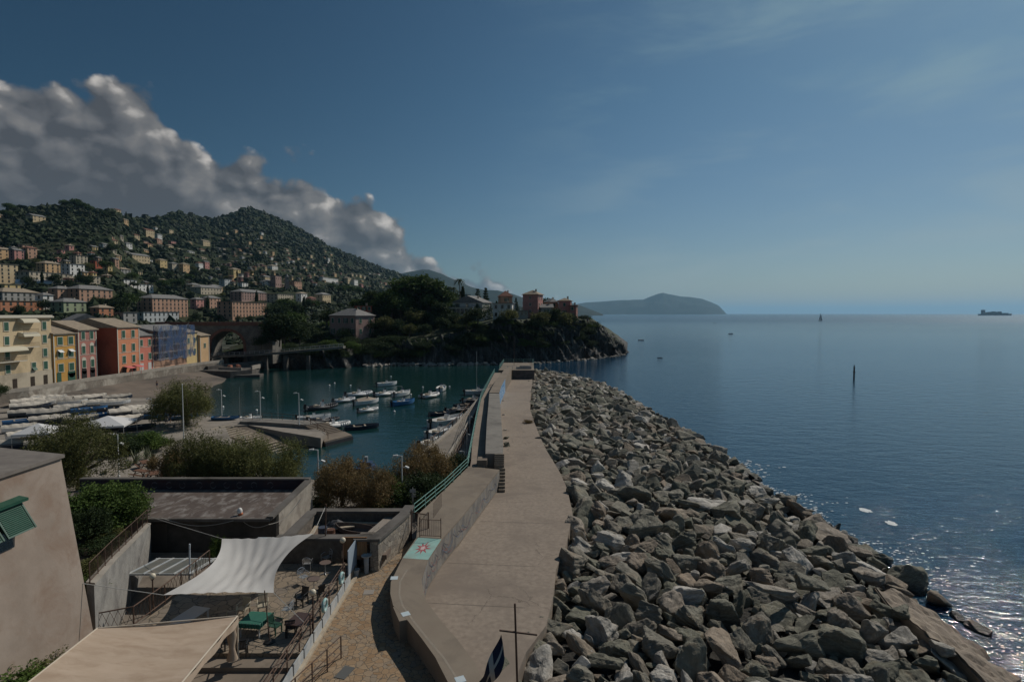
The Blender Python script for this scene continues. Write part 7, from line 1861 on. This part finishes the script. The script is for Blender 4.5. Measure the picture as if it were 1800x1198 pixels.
near('tamarisk', 650, 905, 1.5, 4.6, 5.0, L_brown, 'rust brown tamarisk nearer the second lamp', 6, 10000, .018)
near('tamarisk', 742, 872, 1.5, 5.6, 5.6, L_brown, 'reddish tamarisk beside the lower quay boats', 6, 10000, .018)
near('shrub', 700, 890, 1.5, 4.0, 5.5, L_green, 'oleander with green leaves behind the second lamp', 4, 8000, .02, cat='shrub')
near('shrub', 752, 895, 1.5, 4.2, 5.6, L_dark, 'dark oleander beside the green railing, larger one', 5, 8000, .02, cat='shrub')
near('shrub', 792, 850, 1.5, 4.0, 4.2, L_dark, 'dark oleander squeezed against the railing bend', 6, 8000, .02, cat='shrub')
near('shrub', 560, 898, 1.5, 1.6, 2.4, L_green, 'small green shrub at the foot of the lamp by the shed', 1, 6000, .022, cat='shrub')
near('shrub', 672, 905, 1.5, 2.6, 3.4, L_olive, 'olive shrub between the rusty tamarisk and the oleander', 2, 6000, .022, cat='shrub')
tree('shrub', (-19.5, 22.5, 3.9), 2.2, 3.6, L_green, 'leafy vine bush at the foot of the stucco house in the corner', None, 7, 9000, .02, cat='shrub')
tree('shrub', (-20.8, 23.6, 3.9), 1.7, 2.6, L_olive, 'yellowish leafy bush beside the vine at the stucco house', None, 3, 6000, .022, cat='shrub')
near('shrub', 386, 985, 1.9, 2.2, 1.4, L_green, 'green potted shrub beside the shade sail corner', 4, 8000, .02, cat='shrub')
for k, (x, y) in enumerate(((-23.3, 29.6), (-25.0, 32.6), (-27.0, 36.6), (-24.8, 30.4), (-28.5, 39.5))):
    tree('shrub', (x, y, 4.0 if k > 2 else 4.9-.3*k), 1.3, 2.2, [L_green, L_olive, L_dark][k % 3], ['leafy plants behind the top of the stair railing', 'leafy plants behind the middle of the stair railing', 'leafy plants behind the lower part of the stair railing', 'green ground plants between stair railing and dark bush', 'leafy plants at the foot of the stair'][k], 'planting behind the stair railing', 1+k % 3, 6000, .022, cat='shrub')
# weeds beside the promenade
tree('shrub', (2.5, 90, PZ-.2), 1.0, 1.5, L_brown, 'small brownish weed tuft between boulders and promenade', None, 2, 6000, .022, cat='plant', name='weed_tuft')
# creeper and hedge terrace by the cream block
tree('shrub', (-103.6, 112, 3.4), 3.2, 6.5, L_dark, 'dark hedge terrace at the foot of the cream apartment block', None, 5, 8000, .02, cat='hedge', name='hedge')
# promontory and village trees
gpz = 'trees on the promontory'
rt = random.Random(31)
PT = [('broad', 608, 600, 7), ('broad', 560, 604, 6), ('cypress', 493, 600, 12), ('pine', 520, 596, 13), ('broad', 540, 596, 9), ('broad', 505, 605, 9), ('cypress', 532, 588, 13), ('broad', 575, 575, 10), ('broad', 650, 590, 9), ('broad', 675, 592, 9),
      ('pine', 629, 548, 11), ('pine', 640, 556, 9), ('pine', 690, 566, 16), ('pine', 704, 572, 13), ('pine', 720, 548, 16), ('pine', 740, 545, 17), ('pine', 756, 552, 16), ('pine', 775, 552, 14), ('broad', 730, 575, 9), ('broad', 765, 572, 8), ('broad', 700, 592, 8), ('broad', 720, 596, 7), ('broad', 745, 592, 7),
      ('palm', 790, 541, 13), ('palm', 798, 541, 12), ('palm', 808, 540, 16), ('cypress', 814, 545, 11), ('broad', 803, 548, 8), ('araucaria', 840, 544, 13), ('araucaria', 854, 545, 14), ('cypress', 873, 545, 8), ('broad', 840, 575, 9), ('broad', 800, 575, 8), ('broad', 820, 582, 7), ('broad', 780, 585, 7),
      ('broad', 842, 562, 9), ('broad', 895, 570, 7), ('broad', 880, 578, 6), ('broad', 955, 552, 11), ('broad', 948, 575, 8), ('broad', 938, 584, 6), ('broad', 975, 575, 8), ('broad', 990, 578, 8), ('broad', 1003, 574, 6), ('shrub', 1040, 575, 3.5), ('shrub', 1022, 572, 3), ('shrub', 1012, 574, 3), ('broad', 968, 553, 8), ('araucaria', 907, 552, 9), ('shrub', 925, 590, 4), ('shrub', 865, 590, 4), ('shrub', 960, 590, 4)]
wh = {'broad': 'rounded green tree', 'pine': 'umbrella pine', 'cypress': 'dark cypress', 'palm': 'palm tree', 'araucaria': 'tiered conifer', 'shrub': 'low cliff shrub'}
def prom_where(px):
    for lim, s in ((515, 'above the dark cove left of the villa'), (560, 'close to the left side of the shaded villa'), (612, 'at the foot of the shaded villa'), (668, 'right of the shaded villa'), (712, 'on the wooded slope right of the dark red block'), (762, 'on the crown of the wooded knoll'), (800, 'between the knoll and the white gabled villa'), (832, 'below or behind the white gabled villa'), (870, 'between the white villas'), (915, 'by the white flat roofed cliff house'), (960, 'on the cliff below the pink tower house'), (1000, 'beside the pink houses at the seaward end'), (1100, 'out on the cliff tip')):
        if px < lim: return s
def ppos(px, row):
    p = prom_at(px, row); return p
for k, (kd, px, row, h) in enumerate(PT):
    p = ppos(px, row); w_ = {'broad': h*1.25, 'pine': h*1.15, 'cypress': h*.95, 'palm': h*.9, 'araucaria': h*.95, 'shrub': h*2.0}[kd]
    m_ = {'broad': L_dark if k % 3 else L_olive, 'pine': L_pine, 'cypress': L_dark, 'palm': L_dark, 'araucaria': L_dark, 'shrub': L_dark}[kd]
    tree(kd, p-Vector((0, 0, .4)), h*rt.uniform(.9, 1.1), w_*rt.uniform(.85, 1.1), m_, f'{wh[kd]} {prom_where(px)}', gpz, k % 4, 2600, .028, cat='shrub' if kd == 'shrub' else 'tree')
# shrub cover on the slopes of the promontory
k = 0
while k < 230:
    px = rt.uniform(470, 1045); lo_, hi_ = (566, 634) if px < 800 else (560, 612); row = rt.uniform(lo_, hi_)
    p = prom_at(px, row); 
    if p.z < 2.5: continue
    if px > 860 and rt.random() < .25: continue
    h = rt.uniform(2.2, 4.8) if px < 860 else rt.uniform(1.6, 3.4); lev = 'upper' if row < 590 else 'lower'
    tree('shrub', p-Vector((0, 0, .5)), h, h*rt.uniform(1.4, 2.2), L_dark if rt.random() < .8 else L_green, f'{lev} slope shrub {prom_where(px)}', 'shrubs covering the promontory slope', k % 4, 2600, .028, cat='shrub'); k += 1
k = 0
while k < 46:
    px = rt.uniform(585, 800); row = rt.uniform(505, 572)
    if row < float(np.interp(px, [585, 640, 700, 740, 780, 810], [548, 545, 520, 505, 520, 540])) or 560 < px < 645 and row > 545: continue
    p = prom_at(px, row); h = rt.uniform(5.5, 9.5); kd = 'pine' if rt.random() < .3 else 'broad'
    tree(kd, p-Vector((0, 0, .8)), h*(1.4 if kd == 'pine' else 1), h*1.3, L_pine if rt.random() < .5 else L_dark, f'wood {wh[kd]} {prom_where(px)}', gpz, k % 4, 2600, .028); k += 1
for k, (px, row, h) in enumerate(((455, 612, 5), (470, 608, 7), (484, 608, 7), (496, 604, 7), (478, 594, 8), (490, 590, 9), (506, 598, 8), (522, 604, 7), (400, 598, 5), (415, 600, 6))):
    p = W(px, row, 203 if px < 440 else 199); p = Vector((p.x, p.y+(13 if px < 440 else rt.uniform(1, 4)), max(3, p.z)))
    tree('broad', p-Vector((0, 0, .5)), h, h*1.25, L_dark, ['dark tree at the right foot of the viaduct', 'second dark tree right of the viaduct', 'third dark tree right of the viaduct', 'low dark tree above the middle of the shore walkway', 'dark tree high behind the walkway, nearer the viaduct', 'dark tree high behind the walkway, farther from the viaduct', 'dark tree above the right part of the shore walkway', 'dark tree nearest the villa above the shore walkway', 'dark tree seen under the arch, left one', 'dark tree seen under the arch, right one'][k], gpz, k % 4, 2600, .028)
Vs = []; Fs = []; b = 0
for k in range(420):
    px = rt.choice((rt.uniform(640, 880), rt.uniform(880, 1100))); o_ = rt.uniform(-3.2, 1.0) if px < 880 else rt.uniform(-2.5, .8)
    pt_ = prom_point(np.float64(px), np.float64(o_)); V, Fc = low[k % len(low)]; r_ = rt.uniform(.4, 1.3)
    Vs.append((V*r_) @ np.array(Matrix.Rotation(rt.random()*6, 3, 'Z')).T+np.array([pt_[0], pt_[1], rt.uniform(-.1, .7 if px < 880 else .4)])); Fs.append(Fc+b); b += len(V)
tag(mesh_np('shore_boulders', np.concatenate(Vs), np.concatenate(Fs), mat('pale_shore_rock', (.24, .215, .18), .9, (.34, .31, .27), 1.5, bump=.6, bscale=4, bdist=.1)), 'pale tumbled rocks along the foot of the promontory cliff', 'rocks', kind='stuff')
# village trees
gv = 'trees among the village houses'
VT = [('cypress', 452, 540, 16), ('cypress', 366, 548, 14), ('cypress', 396, 552, 15), ('cypress', 215, 548, 15), ('cypress', 262, 520, 12), ('pine', 225, 552, 16), ('broad', 210, 556, 14), ('pine', 190, 482, 13), ('pine', 235, 498, 12), ('pine', 290, 515, 15), ('pine', 315, 512, 15), ('pine', 335, 500, 14), ('broad', 55, 505, 10), ('broad', 160, 505, 11),
      ('broad', 345, 568, 9), ('palm', 372, 566, 9), ('palm', 381, 566, 9), ('broad', 385, 568, 8), ('broad', 477, 562, 14), ('broad', 490, 565, 16), ('pine', 505, 560, 17), ('broad', 520, 560, 14), ('cypress', 535, 556, 17), ('pine', 548, 552, 14), ('broad', 200, 445, 12), ('broad', 100, 500, 10), ('broad', 145, 500, 10), ('pine', 20, 392, 14), ('pine', 122, 372, 17), ('pine', 140, 374, 20), ('pine', 152, 376, 18), ('pine', 165, 380, 16), ('pine', 25, 378, 16), ('broad', 190, 384, 14), ('cypress', 228, 383, 14), ('cypress', 233, 385, 12), ('pine', 215, 380, 12),
      ('broad', 275, 500, 12), ('broad', 250, 475, 11), ('broad', 300, 490, 12), ('broad', 345, 486, 12), ('broad', 395, 480, 13), ('pine', 600, 520, 16), ('pine', 616, 522, 18), ('pine', 633, 522, 17), ('broad', 652, 528, 14), ('pine', 585, 512, 13), ('broad', 455, 552, 9), ('broad', 420, 566, 6), ('broad', 440, 566, 6), ('broad', 335, 570, 6), ('cypress', 242, 530, 12), ('broad', 252, 540, 12)]
def vil_where(px, row):
    a = 'on the crest of the near ridge' if row < 400 else ('on the upper village slope' if row < 480 else ('in the middle of the village' if row < 530 else 'in the lower village'))
    b = 'at the left' if px < 110 else ('above the waterfront row' if px < 240 else ('near the rose palazzo' if px < 340 else ('above the viaduct' if px < 450 else ('left of the shaded villa' if px < 570 else 'behind the shaded villa'))))
    return a+' '+b
for k, (kd, px, row, h) in enumerate(VT):
    p = hill_at(px, row); w_ = {'broad': h*1.1, 'pine': h*1.1, 'cypress': h*.85, 'palm': h*.9}[kd]
    if row < 400: p.z += (mnoise.fractal(Vector((p.x/160, p.y/160, 0)), 0.9, 2.0, 6)*p.y*0.006)*min(1.0, (p.y-250)/500)
    tree(kd, p-Vector((0, 0, 1.0)), h, w_, L_pine if kd == 'pine' else L_dark, f'{wh[kd]} {vil_where(px, row)}', gv, k % 4, 2600, .028)
k = 0
while k < 90:
    px = rt.uniform(0, 600); row = rt.uniform(455, 560); p = hill_at(px, row)
    if p.y < 215 or any((v[0]-2 < px < v[1]+2 and v[2] < row < v[3]+3) for v in VIL): continue
    h = rt.uniform(5, 9); kd = 'broad' if rt.random() < .75 else 'cypress'
    tree(kd, p-Vector((0, 0, .8)), h*(1.3 if kd == 'cypress' else 1), h*1.2, L_dark if rt.random() < .7 else L_olive, f'small {wh[kd]} {vil_where(px, row)}', gv, k % 4, 2600, .028); k += 1

for v in VIL+HB_:
    for q_ in range(int(max(0, v[0]-4)//20), int((v[1]+6)//20)+1):
        BOXES[q_].append((v[0]-2.5, v[1]+2.5, v[2]-1, v[3]+(5 if v[1]-v[0] > 12 else 2.2)))
hill_wood()
bp = G(695, 908, 1.5); qb = empty('quay_bench', bp, 'dark metal framed bench in front of the oleanders by the second lamp', 'bench', rz=.2)
MB().box((0, 0, .45), (1.3, .45, .05)).build('seat', met_rust, qb, local=True); MB().box((0, .24, .8), (1.3, .05, .45), rx=-.15).build('backrest', met_rust, qb, local=True)
for s_ in (-.6, .6): MB().box((s_, .05, .5), (.06, .5, 1.0)).build('leg', met_rust, qb, local=True)
lw = empty('low_curved_wall', G(640, 905, 1.5), 'low curved pale wall behind the stone enclosure', 'wall'); lp_ = [G(x, y, 1.5).xy for x, y in [(575, 905), (600, 900), (635, 903), (670, 910), (705, 915)]]
MB().strip([(x, y+.4) for x, y in lp_], [(x, y) for x, y in lp_], 1.4, 2.0).build('wall', mat('pale_coping', (1, 1, 1)), lw)
# ---- small things on the quay and promenade
tb = mat('brown_timber', (.13, .06, .035), .8, (.18, .09, .05), 3)
def picnic(px, py, rz, label):
    p = G(px, py, 1.5); r = empty('picnic_table', p, label, 'picnic table', 'brown timber picnic tables', rz=rz)
    MB().box((0, 0, .74), (.8, 2.0, .06)).build('tabletop', tb, r, local=True)
    for s in (-1, 1):
        MB().box((s*.75, 0, .44), (.28, 2.0, .05)).build('bench', tb, r, local=True)
        MB().box((0, s*.7, .4), (1.6, .08, .07)).box((-.4, s*.7, .36), (.08, .08, .85), ry=.5).box((.4, s*.7, .36), (.08, .08, .85), ry=-.5).build('leg', tb, r, local=True)
picnic(255, 822, .8, 'brown picnic table farther from the shed, beside the agaves'); picnic(250, 838, 1.2, 'brown picnic table nearer the shed, left one'); picnic(272, 842, .5, 'brown picnic table nearer the shed, right one')
low = empty('garden_wall', G(250, 800, 1.5), 'low pale curved garden wall behind the picnic tables', 'wall')
gwp = [G(x, y, 1.5).xy for x, y in [(185, 832), (205, 822), (232, 812), (250, 800), (258, 792)]]
MB().strip([(x, y) for x, y in gwp], [(x+.4, y-.3) for x, y in gwp], 1.4, 2.1).build('wall', mat('pale_coping', (1, 1, 1)), low)
def agave(px, py, h, label):
    p = G(px, py, 1.5); vs, fs = [], []; r = random.Random(int(px))
    for k in range(26):
        a = k*2.4; el = r.uniform(.3, 1.4); d = Vector((math.cos(a)*math.cos(el), math.sin(a)*math.cos(el), math.sin(el))); s = Vector((-math.sin(a), math.cos(a), 0))*.07; b = len(vs)
        vs += [-s, s, d*h*.6+s*.9, d*h*.6-s*.9, d*h]; fs += [(b, b+1, b+2, b+3), (b+3, b+2, b+4)]
    MB().add([p+v for v in vs], fs).build('agave', mat('agave_leaf', (.10, .12, .06), .7, (.16, .16, .09), 3), label=label, cat='plant', group='agaves in the quay garden', origin=p)
agave(238, 815, 2.0, 'tall agave left of the picnic tables'); agave(258, 806, 1.8, 'agave behind the picnic tables'); agave(268, 812, 1.6, 'agave right of the tall pair'); agave(228, 822, 1.0, 'small agave before the garden wall')
# loose rocks lying on the promenade beside the sea wall
for k, (px, py, r_, lab) in enumerate(((888, 756, .35, 'flat stone lying alone on the promenade, farthest of the near group'), (890, 770, .62, 'dark rounded boulder on the promenade beside the wall'), (890, 784, .66, 'pale striped boulder on the promenade just beyond the steps'), (885, 729, .32, 'small flat stone on the promenade beyond the boulders'), (884, 704, .35, 'small stone at the foot of the mural'))):
    p = G(px, py, PZ); o = bpy.data.objects.new('loose_boulder', HERO[3+k]); COL.objects.link(o); o.location = (p.x, p.y, PZ+r_*.3); o.scale = (r_, r_*.9, r_*(.5 if r_ < .5 else .9)); o.rotation_euler = (0, 0, k*1.3)
    tag(o, lab, 'boulder', 'loose stones on the promenade')
# big leaning slab at the lower right waterline, and a few singular rocks
def special(px, py, z, sc, rot, hid, label):
    p = G(px, py, z); o = bpy.data.objects.new('boulder', HERO[hid]); COL.objects.link(o); o.location = p; o.scale = sc; o.rotation_euler = rot; tag(o, label, 'boulder', 'boulders of the breakwater')
sq = [G(1530, 1030, 1.6), G(1610, 1048, .25), G(1700, 1120, .15), G(1800, 1198, .1), G(1760, 1215, 1.4), G(1640, 1120, 1.8)]
bm = bmesh.new(); tv = [bm.verts.new(q) for q in sq]; f_ = bm.faces.new(tv)
r_ = bmesh.ops.extrude_face_region(bm, geom=[f_]); bmesh.ops.translate(bm, vec=(.15, 0, -1.9), verts=[v for v in r_['geom'] if isinstance(v, bmesh.types.BMVert)])
bmesh.ops.bevel(bm, geom=list(bm.edges), offset=.12, segments=2, affect='EDGES'); bmesh.ops.triangulate(bm, faces=bm.faces)
for c_ in range(4):
    bmesh.ops.subdivide_edges(bm, edges=[e for e in bm.edges if e.calc_length() > .35], cuts=1); bmesh.ops.triangulate(bm, faces=bm.faces)
for v in bm.verts: v.co += Vector((0, 0, 1))*(.42*mnoise.fractal(v.co*.55, 1, 2, 5)+.08*mnoise.noise(Vector((v.co.x*.6+v.co.y*3, v.co.x*3, 0))))
bmesh.ops.recalc_face_normals(bm, faces=bm.faces)
me = bpy.data.meshes.new('boulder'); bm.to_mesh(me); bm.free(); me.materials.append(mat('brown_slab', (.20, .155, .115), .85, (.30, .24, .18), .9, 9, bump=.8, bscale=3, bdist=.12, stretch=(2.2, .5, 1), stain=(.11, .09, .07), stain_scale=.5))
o = bpy.data.objects.new('boulder', me); COL.objects.link(o); tag(o, 'huge smooth brown slab sloping into the water at the lower right corner', 'boulder', 'boulders of the breakwater')
special(1360, 1035, 2.9, (2.3, 1.2, .9), (.2, .3, .5), 1, 'flat ribbed grey slab lying on top of the heap')
special(1425, 1020, 2.6, (1.5, 1.0, 1.5), (.6, .2, .2), 4, 'steep brown wedge beside the flat ribbed slab')
special(1245, 790, 1.2, (2.0, 1.2, .9), (.2, .2, .9), 3, 'broad pale boulder near the bend of the waterline')
# white foam patches on the sea
fm = mat('foam', (.7, .7, .68), .8, (.5, .55, .56), 4)
special(1590, 1075, 1.7, (.9, .7, .5), (.2, .1, .4), 2, 'grey boulder resting on the upper end of the brown slab')
special(1655, 1140, 1.7, (1.0, .7, .6), (.1, .3, 1.4), 6, 'grey boulder resting on the inner side of the brown slab')
special(1585, 1040, .7, (1.2, .8, .8), (.3, .1, 2.0), 9, 'dark wet boulder between the brown slab and the sea')
for k, (px, py) in enumerate(((1521, 896), (1567, 919))):
    p = G(px, py, .02); r = random.Random(k); vs = [p]+[p+Vector((math.cos(a)*r.uniform(.35, .6), math.sin(a)*r.uniform(.5, .9), .0)) for a in np.arange(0, 6.28, .4)]
    n_ = len(vs)-1; MB().add(vs, [(0, 1+i, 1+(i+1) % n_) for i in range(n_)]).build('foam_patch', fm, label=['left patch of white foam on the sea', 'right patch of white foam on the sea'][k], cat='foam', group='foam patches')
Vs = []; Fs = []; b = 0; rf_ = random.Random(77)  # bright flecks are foam and also stand in for sun glints on the waves
for k in range(900):
    yy = 27+55*rf_.random()**1.3; xx = shore_x(yy)-.6+abs(rf_.gauss(0, 2.6))*(.6+.5*math.sin(yy*.45)); c = Vector((xx, yy, .03)); r_ = rf_.uniform(.03, .11)*(yy/35); n_ = 6; e_ = rf_.uniform(.3, .8)
    Vs += [(c.x+r_*math.cos(i*1.047)*(1+.3*rf_.random()), c.y+r_*e_*math.sin(i*1.047), .03) for i in range(n_)]; Fs.append([b+i for i in range(n_)]); b += n_
tag(mesh_np('foam_and_glints', Vs, Fs, mat('bright_foam_glint', (.85, .85, .83), .25)), 'scattered white flecks of foam and painted sun glints along the waterline of the boulders', 'foam', kind='stuff')
# kayaks and bathers on the beach
def kayak(px, py, rz, m, label):
    p = G(px, py, 1.0); v_, f_ = hull_mesh(3.6, .75, .28, 10, 5, stern=.15, sheer=.1); r = empty('kayak', (p.x, p.y, 1.05), label, 'kayak', 'kayaks on the beach', rz=rz)
    MB().add(v_, f_).build('hull', m, r, local=True); MB().add([(x*.97, y*.97, .29) for x, y, z in v_ if True][0:0] or [(-.3, -.6, .30), (.3, -.6, .30), (.28, .5, .30), (-.28, .5, .30)], [(0, 1, 2, 3)]).build('seat', black_tube, r, local=True)
kayak(198, 684, 1.3, mat('red_plastic', (.42, .05, .06), .5), 'red kayak on the beach, left of the pair'); kayak(205, 681, 1.0, mat('magenta_plastic', (.40, .06, .18), .5), 'magenta kayak on the beach, right of the pair')
kayak(216, 683, 1.9, mat('paleblue_plastic', (.30, .38, .45), .5), 'pale blue kayak on the beach'); kayak(194, 698, 1.5, mat('red_plastic', (1, 1, 1)), 'red and white kayak lower on the beach'); kayak(68, 697, .6, mat('yellow_plastic', (.5, .38, .05), .5), 'yellow kayak against the street wall')
def person_mesh(pose):
    bm = bmesh.new(); ly = bm.verts.layers.skin.verify(); vs = []
    J = {'stand': {'pel': (0, 0, .95), 'che': (0, 0, 1.32), 'nek': (0, 0, 1.50), 'hed': (0, .02, 1.68), 'ls': (-.19, 0, 1.42), 'le': (-.25, .02, 1.14), 'lh': (-.24, .1, .88), 'rs': (.19, 0, 1.42), 're': (.26, 0, 1.14), 'rh': (.27, .06, .88), 'lk': (-.11, .02, .50), 'lf': (-.12, -.02, .06), 'lt': (-.13, .16, .03), 'rk': (.11, .03, .50), 'rf': (.13, 0, .06), 'rt': (.14, .18, .03)},
         'sit': {'pel': (0, 0, .46), 'che': (0, -.04, .82), 'nek': (0, -.03, 1.0), 'hed': (0, .02, 1.18), 'ls': (-.19, -.03, .93), 'le': (-.26, .08, .68), 'lh': (-.17, .30, .58), 'rs': (.19, -.03, .93), 're': (.26, .08, .68), 'rh': (.17, .30, .58), 'lk': (-.12, .44, .50), 'lf': (-.12, .46, .06), 'lt': (-.12, .64, .03), 'rk': (.12, .44, .50), 'rf': (.12, .40, .06), 'rt': (.12, .58, .03)}}[pose]
    rad = {'pel': .15, 'che': .155, 'nek': .06, 'hed': .105, 'ls': .065, 'le': .045, 'lh': .035, 'rs': .065, 're': .045, 'rh': .035, 'lk': .06, 'lf': .042, 'lt': .035, 'rk': .06, 'rf': .042, 'rt': .035}
    idx = {}
    for k_, c in J.items(): v = bm.verts.new(c); v[ly].radius = (rad[k_], rad[k_]*(.75 if k_ in ('pel', 'che') else 1)); v[ly].use_root = k_ == 'pel'; idx[k_] = v
    for a, b in (('pel', 'che'), ('che', 'nek'), ('nek', 'hed'), ('che', 'ls'), ('ls', 'le'), ('le', 'lh'), ('che', 'rs'), ('rs', 're'), ('re', 'rh'), ('pel', 'lk'), ('lk', 'lf'), ('lf', 'lt'), ('pel', 'rk'), ('rk', 'rf'), ('rf', 'rt')): bm.edges.new((idx[a], idx[b]))
    me = bpy.data.meshes.new('body'); bm.to_mesh(me); bm.free(); me.materials.append(mat('skin', (.36, .21, .14), .6)); return me, J
PM = {k_: person_mesh(k_) for k_ in ('stand', 'sit')}
def person(px, py, z, pose, rz, shirt, short, label):
    p = G(px, py, z); r = empty('person', (p.x, p.y, z), label, 'person', 'people on the shore', rz=rz); me, J = PM[pose]
    b = bpy.data.objects.new('body', me); COL.objects.link(b); b.parent = r; b.modifiers.new('skin', 'SKIN'); b.modifiers.new('sub', 'SUBSURF').levels = 1; b.modifiers['sub'].render_levels = 1
    pe, ch, he = Vector(J['pel']), Vector(J['che']), Vector(J['hed'])
    if shirt: MB().cyl(pe+Vector((0, 0, .05)), ch+Vector((0, 0, .12)), .185, .205, n=12).build('shirt', shirt, r, local=True)
    k1, k2 = Vector(J['lk']), Vector(J['rk']); MB().cyl(pe+Vector((0, 0, .08)), pe-Vector((0, 0, .12)), .19, .19, n=12).cyl(pe+Vector((-.09, 0, 0)), pe.lerp(k1, .7), .115, .095, n=10).cyl(pe+Vector((.09, 0, 0)), pe.lerp(k2, .7), .115, .095, n=10).build('shorts', short, r, local=True)
    MB().ball(he+Vector((0, -.025, .05)), .118, 10, 7).build('hair', mat('dark_hair', (.03, .02, .015), .8), r, local=True, smooth=True)
cl_w = mat('white_shirt', (.6, .6, .58), .8); cl_b = mat('navy_shorts', (.03, .04, .09), .8); cl_r = mat('red_shirt', (.4, .05, .04), .8)
person(293, 744, 1.5, 'sit', .6, cl_w, cl_b, 'person in a white shirt sitting under the big tamarisk'); person(300, 742, 1.5, 'stand', 2.0, cl_b, cl_b, 'person in dark clothes standing under the big tamarisk')
person(84, 698, 1.3, 'stand', 1.0, None, cl_b, 'bare chested person in dark shorts at the street wall'); person(95, 697, 1.3, 'stand', 2.6, cl_r, cl_b, 'person in a red shirt at the street wall')
person(143, 702, 1.2, 'sit', 2.6, None, cl_r, 'person in red shorts sitting on the open beach'); person(276, 681, 1.0, 'stand', .4, None, cl_b, 'person in dark shorts by the far end of the beach')
person(1033, 568, 17.0, 'stand', .4, cl_b, cl_b, 'tiny dark figure standing on the cliff top path')
bpy.data.objects[-1]
# ================================================================== HAZE
hz = bpy.data.materials.new('haze_air'); hz.use_nodes = True; hn = hz.node_tree; hn.nodes.remove(hn.nodes['Principled BSDF'])
pv = hn.nodes.new('ShaderNodeVolumePrincipled'); pv.inputs['Color'].default_value = (0.42, 0.74, 1.0, 1)
pv.inputs['Density'].default_value = 3.3e-5; pv.inputs['Anisotropy'].default_value = 0.25
hn.links.new(pv.outputs[0], hn.nodes['Material Output'].inputs['Volume'])
hb = MB().box((0, 44000, 440), (124000, 94000, 920)).build('haze', hz, kind='stuff', origin=(0, 44000, 440))
# box spans z -20 .. 900: below the seabed, above the highest summit
S.cycles.volume_bounces = 1
